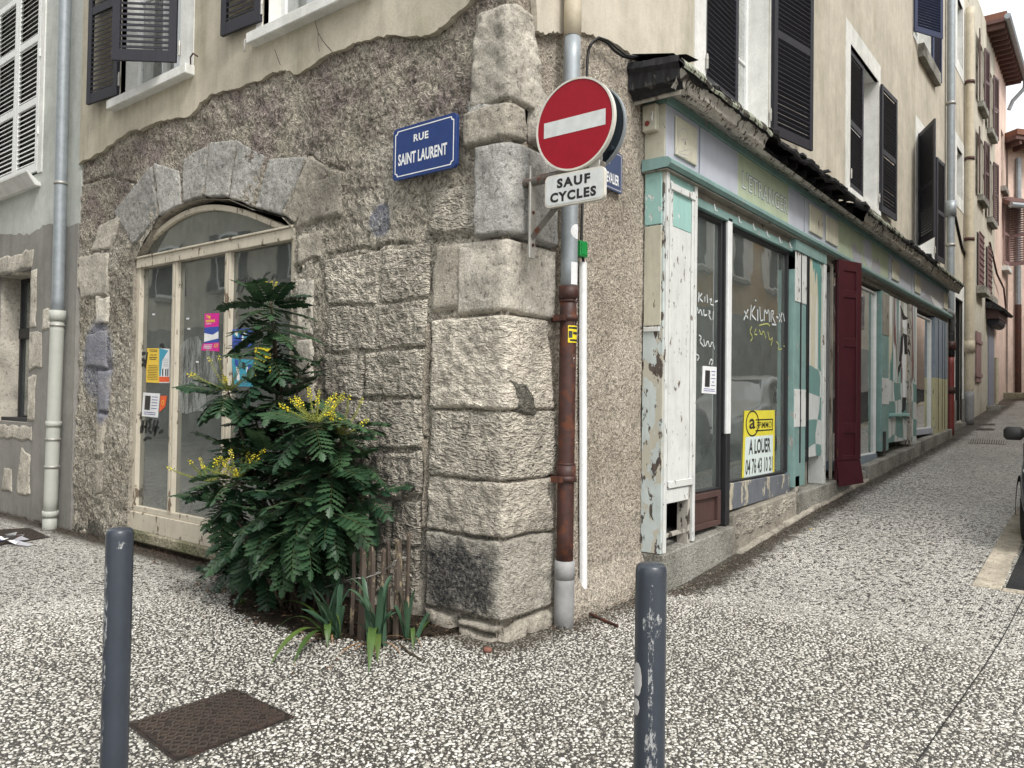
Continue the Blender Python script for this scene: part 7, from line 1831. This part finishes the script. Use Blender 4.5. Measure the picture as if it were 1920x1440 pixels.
for k, (px, py, x, n, sc, e0, e1, fl_) in enumerate(ROS):
    p = Vector(bpt(px, py, x)); r = random.Random(100+k); ph = r.uniform(0, 6.28)
    for i in range(n):
        az = ph+2.399*i; f = (i+.5)/n; el = math.radians(e0+(e1-e0)*f+r.uniform(-9, 9))
        # leaves that would run into the wall bend away
        dx = math.cos(az)
        if p.x+dx*.34*math.cos(el) > -.02:
            az = math.pi-az if r.random() < .5 else az; el = max(el, math.radians(25)) if math.cos(az) > 0 else el
            if math.cos(az) > .35: az += math.radians(90)*(1 if math.sin(az) > 0 else -1)*.6
        me = LEAF[r.choice([0, 1, 1, 2] if f > .6 else [1, 2, 3, 2])] if sc > .85 else LEAF[r.choice([4, 5, 1])]
        place(me, p+Vector((0, 0, -.05*(1-f))), az, el, r.uniform(-.35, .35), sc*r.uniform(.82, 1.1), 'leaf')
    for i in range(fl_):
        a = 2*math.pi*i/fl_+r.uniform(-.25, .25); tl_ = math.radians(r.uniform(18, 66)); me = SPK[r.choice([0, 0, 1, 2] if k != 4 else [2, 2, 0, 1])]
        m = Matrix.Translation(p+Vector((0, 0, .01))-Vector(ro)) @ Matrix.Rotation(a, 4, 'Z') @ Matrix.Rotation(tl_, 4, 'Y') @ Matrix.Scale(r.uniform(1.1, 1.55), 4)
        o = bpy.data.objects.new('flower_spike', me); S.collection.objects.link(o); o.parent = SH; o.matrix_local = m
    b = Vector(bush_base)+Vector((r.uniform(-.1, .1), r.uniform(-.16, .16), 0)); mid = b.lerp(p, .55)+Vector((r.uniform(-.04, .04), r.uniform(-.04, .04), .1))
    if k in (1, 2): continue
    stemmb.tube([b, b.lerp(mid, .5), mid, mid.lerp(p, .6), p], [.016, .014, .012, .010, .007], 7)
for i in range(6):
    a = i*1.05; m = Matrix.Translation(Vector(bpt(508, 556, -.42))-Vector(ro)) @ Matrix.Rotation(a, 4, 'Z') @ Matrix.Rotation(math.radians(16), 4, 'Y') @ Matrix.Scale(.72, 4)
    o = bpy.data.objects.new('flower_spike', SPK[1]); S.collection.objects.link(o); o.parent = SH; o.matrix_local = m
p0 = Vector(bpt(520, 760, -.35)); p1 = Vector(bpt(508, 556, -.42)); stemmb.tube([p0, p0.lerp(p1, .5), p1], [.012, .010, .008], 7)
obj('stem', stemmb, M['bark'], SH, smooth=True)
if XTRA:
    Vs, Fs, Rn, Mi = [], [], [], []; b = 0
    for me, m in XTRA:
        co = np.array([v.co for v in me.vertices]); mm = np.array(m); co = co @ mm[:3, :3].T+mm[:3, 3]
        Vs.append(co); Fs += [tuple(b+i for i in p.vertices) for p in me.polygons]; Mi += [p.material_index for p in me.polygons]; b += len(co)
        Rn += [d.value for d in me.attributes['rnd'].data]
    me = bpy.data.meshes.new('leaves'); me.from_pydata(np.concatenate(Vs).tolist(), [], Fs); me.polygons.foreach_set('material_index', Mi); me.materials.append(M['mahonia']); me.materials.append(M['rachis']); me.update()
    at = me.attributes.new('rnd', 'FLOAT', 'POINT'); at.data.foreach_set('value', Rn)
    o = bpy.data.objects.new('leaves', me); S.collection.objects.link(o); o.parent = SH; o['kind'] = 'stuff'
print('leaves', LEAFN[0], len(XTRA))

# ============================================================ PICKET FENCE AND STRAP LEAVES
M['picket'] = m_paint('weathered_chestnut', (.085, .065, .05), under=(.22, .18, .12), peel=.4, rough=.85, grime=.9, sc=16)
def gp(px, py): p = GP(px, py); return Vector((p[0], p[1], H(p[0])))
pf = thing('picket_fence', 'low fence of split chestnut pickets wired together in front of the shrub', 'fence', (-.35, 1.0, 0))
line = [(762, 1192, 1005, .030), (752, 1195, 1010, .045), (742, 1198, 1012, .040), (728, 1190, 1020, .028), (714, 1196, 1028, .034), (695, 1198, 1030, .052), (678, 1200, 1030, .048), (660, 1192, 1035, .028), (640, 1175, 1050, .022), (614, 1165, 1060, .026), (590, 1150, 1070, .026), (566, 1142, 1075, .024), (545, 1135, 1085, .026), (522, 1130, 1090, .022)]
wire_pts = []
for k, (px, pb, pt_, w) in enumerate(line):
    g = gp(px, pb); d = np.linalg.norm(np.array(g)-CAM)
    Zc = (np.array(g)-CAM) @ CM[2]; h = (pb-pt_)/FPX*Zc
    mb = MB(); n = 6; r = random.Random(k); lean = Vector((r.uniform(-.05, .05), r.uniform(-.05, .05), 0)); vs = []
    prof = [(math.cos(2*math.pi*i/n)*r.uniform(.75, 1.15), math.sin(2*math.pi*i/n)*r.uniform(.5, .9)) for i in range(n)]
    for j in range(6):
        t_ = j/5; c = g+lean*t_*h+Vector((r.uniform(-.003, .003), r.uniform(-.003, .003), h*t_-.03*(j == 0)))
        s = w/2*1.3*(1.12-.25*t_)
        for i, (a, b) in enumerate(prof): vs.append(c+Vector((b*s, a*s, (r.uniform(-.035, .02) if j == 5 else 0))))
    mb.add(vs, [(j*n+i, j*n+(i+1) % n, (j+1)*n+(i+1) % n, (j+1)*n+i) for j in range(5) for i in range(n)]+[tuple(5*n+i for i in range(n))])
    obj('picket', mb, M['picket'], pf); wire_pts.append(g+lean*.75*h+Vector((-w*.6, 0, h*(.78-.016*k+.02*math.sin(k*2)))))
mb = MB().tube([p for p in wire_pts], .003, 5); obj('wire', mb, M['galv'], pf); mb = MB().tube([p+Vector((-.006, .012, .005*((-1)**i))) for i, p in enumerate(wire_pts)], .0025, 5); obj('wire', mb, M['galv'], pf)
mb = MB().tube([tuple(gp(640, 1130)+Vector((0, 0, .36))), tuple(gp(622, 1140)+Vector((0, 0, .33))), tuple(gp(625, 1145)+Vector((0, 0, .2)))], .005, 5); obj('wire_end', mb, M['old_pvc'], pf)

M['strap'] = leaf_mat('strap_leaf_green', (.055, .10, .025), (.12, .165, .035), .4); M['strap_dark'] = leaf_mat('strap_leaf_blue_green', (.04, .085, .05), (.06, .11, .06), .4); M['strap_dry'] = m_plain('dry_leaf_tan', (.28, .17, .09), .8)
def strap(par, p0, p1, h, w, m, tw=0, n=12, curl=0):
    p0, p1 = Vector(p0), Vector(p1); mb = MB(); vs = []; prev = None
    ctrl = (p0+p1)/2; ctrl.z = max(p0.z, p1.z)+h*1.6
    for i in range(n+1):
        t = i/n; c = p0*(1-t)**2+ctrl*2*t*(1-t)+p1*t*t; tan = ((ctrl-p0)*(1-t)+(p1-ctrl)*t).normalized()
        hz = tan.cross(Vector((0, 0, 1))); hz = hz.normalized() if hz.length > .02 else Vector((0, 1, 0))
        nrm = hz.cross(tan).normalized(); an = tw*t; s = hz*math.cos(an)+nrm*math.sin(an)
        ww = w*(1-.25*t)*(min(1, (1-t)*4+.04))**.7; vs += [c-s*ww/2+nrm*ww*.16, c, c+s*ww/2+nrm*ww*.16]
    mb.add(vs, [(3*i+k, 3*i+k+1, 3*i+k+4, 3*i+k+3) for i in range(n) for k in (0, 1)]); return obj('leaf', mb, M[m], par, smooth=True, fix=False)
def clump(label, base, tips, dark=6, dry=4, seed=1):
    b = gp(*base); t = thing('strap_leaf_plant', label, 'plant', tuple(b)); r = random.Random(seed)
    for (px, py, h, w, m) in tips: g = gp(px, py); g.z += .004; strap(t, b+Vector((r.uniform(-.03, .03), r.uniform(-.03, .03), 0)), g, h, w*1.5, m, r.uniform(-.5, .5))
    for k in range(dark):
        a = r.uniform(0, 6.28); L_ = r.uniform(.08, .2); strap(t, b+Vector((r.uniform(-.05, .05), r.uniform(-.05, .05), 0)), b+Vector((math.cos(a)*L_-.05, math.sin(a)*L_, r.uniform(.18, .44))), -.02, r.uniform(.024, .04), 'strap_dark', r.uniform(-.6, .6))
    for k in range(dry):
        a = r.uniform(2.2, 4.6); L_ = r.uniform(.15, .3); strap(t, b, b+Vector((math.cos(a)*L_, math.sin(a)*L_, .008)), r.uniform(.02, .06), r.uniform(.010, .016), 'strap_dry', r.uniform(-.8, .8))
    return t
clump('strap-leaved plant with long green blades lying over the paving, left of the pickets', (622, 1196), [(507, 1248, .16, .038, 'strap'), (550, 1247, .13, .042, 'strap'), (512, 1190, .16, .022, 'strap'), (614, 1215, .14, .036, 'strap'), (486, 1160, .22, .016, 'strap'), (640, 1200, .2, .02, 'strap')], 16, 6, 3)
clump('strap-leaved plant with two blades hanging down in front of the thick pickets', (704, 1212), [(692, 1262, .22, .040, 'strap'), (708, 1242, .14, .036, 'strap'), (690, 1130, .3, .02, 'strap_dark'), (740, 1190, .2, .02, 'strap_dark')], 16, 6, 5)
clump('small strap-leaved plant beside the black-stained quoin', (770, 1202), [(775, 1222, .14, .022, 'strap'), (822, 1150, .10, .022, 'strap_dark'), (815, 1168, .06, .020, 'strap')], 4, 2, 9)
# small seedling by the shrub foot
sd_ = thing('seedling', 'tiny bright green seedling at the left edge of the planting pit', 'plant', tuple(gp(455, 1135))); b = gp(455, 1135)
for k in range(10): a = k*.63; strap(sd_, b, b+Vector((math.cos(a)*.05, math.sin(a)*.05, .03)), .03, .022, 'mahonia_young', 0, 5)

# ============================================================ LITTER, LEAVES, RUBBLE
M['dead_leaf'] = m_plain('dead_leaf_brown', (.11, .055, .03), .8); M['dead_leaf2'] = m_plain('dead_leaf_tan', (.22, .15, .09), .8)
def scatter(name, label, n, fpos, smin, smax, mats, seed, thick=False):
    r = random.Random(seed); mb = MB()
    for k in range(n):
        x, y = fpos(r); z = H(x)+.008+r.uniform(0, .02)+(.035 if (-float(soil_edge(y)) < x < 0 and .4 < y < 2.8) else 0); s = r.uniform(smin, smax); a = r.uniform(0, 6.28); w = s*r.uniform(.25, .55)
        c, sn = math.cos(a), math.sin(a); t1, t2 = r.uniform(-.3, .5)*s, r.uniform(-.3, .5)*w
        P = [(s/2, 0, t1), (s*.1, w/2, t2), (-s/2, 0, t1*.6), (-s*.05, -w/2, t2), (0, 0, 0)]
        mb.add([(x+px_*c-py_*sn, y+px_*sn+py_*c, z+max(0, pz)) for px_, py_, pz in P], [(0, 1, 4), (1, 2, 4), (2, 3, 4), (3, 0, 4)], r.randrange(len(mats)))
    o = obj(name, mb, [M[m] for m in mats], None, fix=False, label=label, kind='stuff'); return o
scatter('leaf_litter', 'dead leaves around the planting pit', 1700, lambda r: (lambda y: (-abs(r.gauss(0, .36))-.04-.35*(r.random() < .35)*r.random(), y))(r.uniform(.35, 3.1)), .008, .045, ['dead_leaf', 'dead_leaf2', 'soil', 'soil'], 3)
scatter('wall_debris', 'dark debris and moss crumbs along the foot of the walls', 6000, lambda r: (lambda x: (x, -(.06 if x < 1.8 else .29)-abs(r.gauss(0, .05+.07*(math.sin(x*2.3)+math.sin(x*5.1+1)+2)/2))))(.4+15*r.random()**1.2), .005, .03, ['soil', 'dead_leaf', 'soil', 'kerbstone'], 4)
scatter('street_debris', 'crumbs along the foot of the neighbouring wall', 2500, lambda r: (-.0-abs(r.gauss(0, .10)), r.uniform(2.6, 9)), .006, .03, ['soil', 'dead_leaf', 'soil'], 5)
for px, py, s, m, lb in ((370, 1097, .07, 'dead_leaf', 'reddish dead leaf lying on the paving left of the shrub'), (290, 1055, .06, 'dead_leaf', 'curled dead leaf near the mossy sill'), (420, 1112, .05, 'dead_leaf2', 'brown dead leaf at the edge of the planting pit')):
    g = gp(px, py); t = MB(); t.add([(g.x-s*.2, g.y-s/2, .01), (g.x+s*.2, g.y-.0, .022), (g.x, g.y+s/2, .012), (g.x-s*.45, g.y+.01, .02), (g.x-.01, g.y, .009)], [(0, 1, 4), (1, 2, 4), (2, 3, 4), (3, 0, 4)]); solo('fallen_leaf', t, M[m], lb, 'leaf', fix=False)
a, b = gp(1105, 1155), gp(1158, 1177); mb = MB().tube([a+Vector((0, 0, .02)), a.lerp(b, .4)+Vector((0, 0, .014)), b+Vector((0, 0, .012))], .011, 7); solo('rusty_rod', mb, M['castiron'], 'short rusty iron rod lying below the bent conduit', 'rod')
mb = MB().tube([tuple(gp(748, 1212)+Vector((0, 0, .02))), tuple(gp(768, 1228)+Vector((0, 0, .01))), tuple(gp(796, 1242)+Vector((0, 0, .008)))], [.006, .008, .004], 6); solo('twig', mb, M['bark'], 'brown twig on the paving in front of the picket fence', 'twig')
g = gp(914, 1223)
def pebble_obj(name, c, r3, m, label, cat, seed):
    mb = MB(); nu, nv = 10, 7; vs = []
    for j in range(nv):
        for i in range(nu):
            th, ph = 2*math.pi*i/nu, math.pi*j/(nv-1); vs.append((r3[0]*math.sin(ph)*math.cos(th), r3[1]*math.sin(ph)*math.sin(th), r3[2]*math.cos(ph)))
    P = np.array(vs); k = 1+.25*fbm(P+seed, 30, 3, seed); P = P*k[:, None]+np.array(c); mb.add(P, [(j*nu+i, j*nu+(i+1) % nu, (j+1)*nu+(i+1) % nu, (j+1)*nu+i) for j in range(nv-1) for i in range(nu)]); return solo(name, mb, M[m], label, cat, smooth=True)
M['brick'] = m_stone('worn_brick', (.26, .12, .09), .4, pink=0)
pebble_obj('brick_fragment', (g.x, g.y, .015), (.026, .032, .02), 'brick', 'rounded reddish brick fragment at the foot of the corner', 'stone', 3)
lit = gp(25, 1020); lt_ = thing('crumpled_packaging', 'crumpled white, orange and blue packaging on the paving at the left edge', 'litter', tuple(lit)); r = random.Random(5)
for k in range(9):
    c = Vector((lit.x+r.uniform(-.10, .10), lit.y+r.uniform(-.22, .22), .02+r.uniform(0, .04))); mb = MB()
    vs = [c+Vector((r.uniform(-.08, .08), r.uniform(-.12, .12), r.uniform(-.02, .05))) for _ in range(4)]; vs = [Vector((v.x, v.y, max(v.z, .01))) for v in vs]; mb.add(vs, [(0, 1, 2), (0, 2, 3)]); obj('crumpled_sheet', mb, M[['paper', 'print_grey', 'paper', 'blue_print', 'orange', 'photo_dark'][k % 6]], lt_, fix=False)
g = gp(1519, 994)
mb = MB().add([(g.x-.02, g.y-.03, H(g.x)+.012), (g.x+.02, g.y-.01, H(g.x)+.015), (g.x+.015, g.y+.03, H(g.x)+.012), (g.x-.02, g.y+.02, H(g.x)+.02)], [(0, 1, 2), (0, 2, 3)]); solo('fallen_leaf', mb, M['yellow'], 'small yellow leaf on the paving in front of the shopfront', 'leaf', fix=False)

strokes(TL, [[(589, 25), (592, 45), (597, 60), (596, 78), (599, 97)], [(597, 62), (606, 78), (622, 96)], [(515, 92), (519, 104), (526, 122)]], .006, .0235, 'joint_black', B, lambda x, y: LP(x, y, .022), 'crack')
strokes(TR, [[(1645, 0), (1647, 60), (1645, 160)], [(1748, 150), (1749, 260), (1747, 330)]], .012, .0215, 'print_grey', B, lambda x, y: RP(x, y, .02), 'crack')
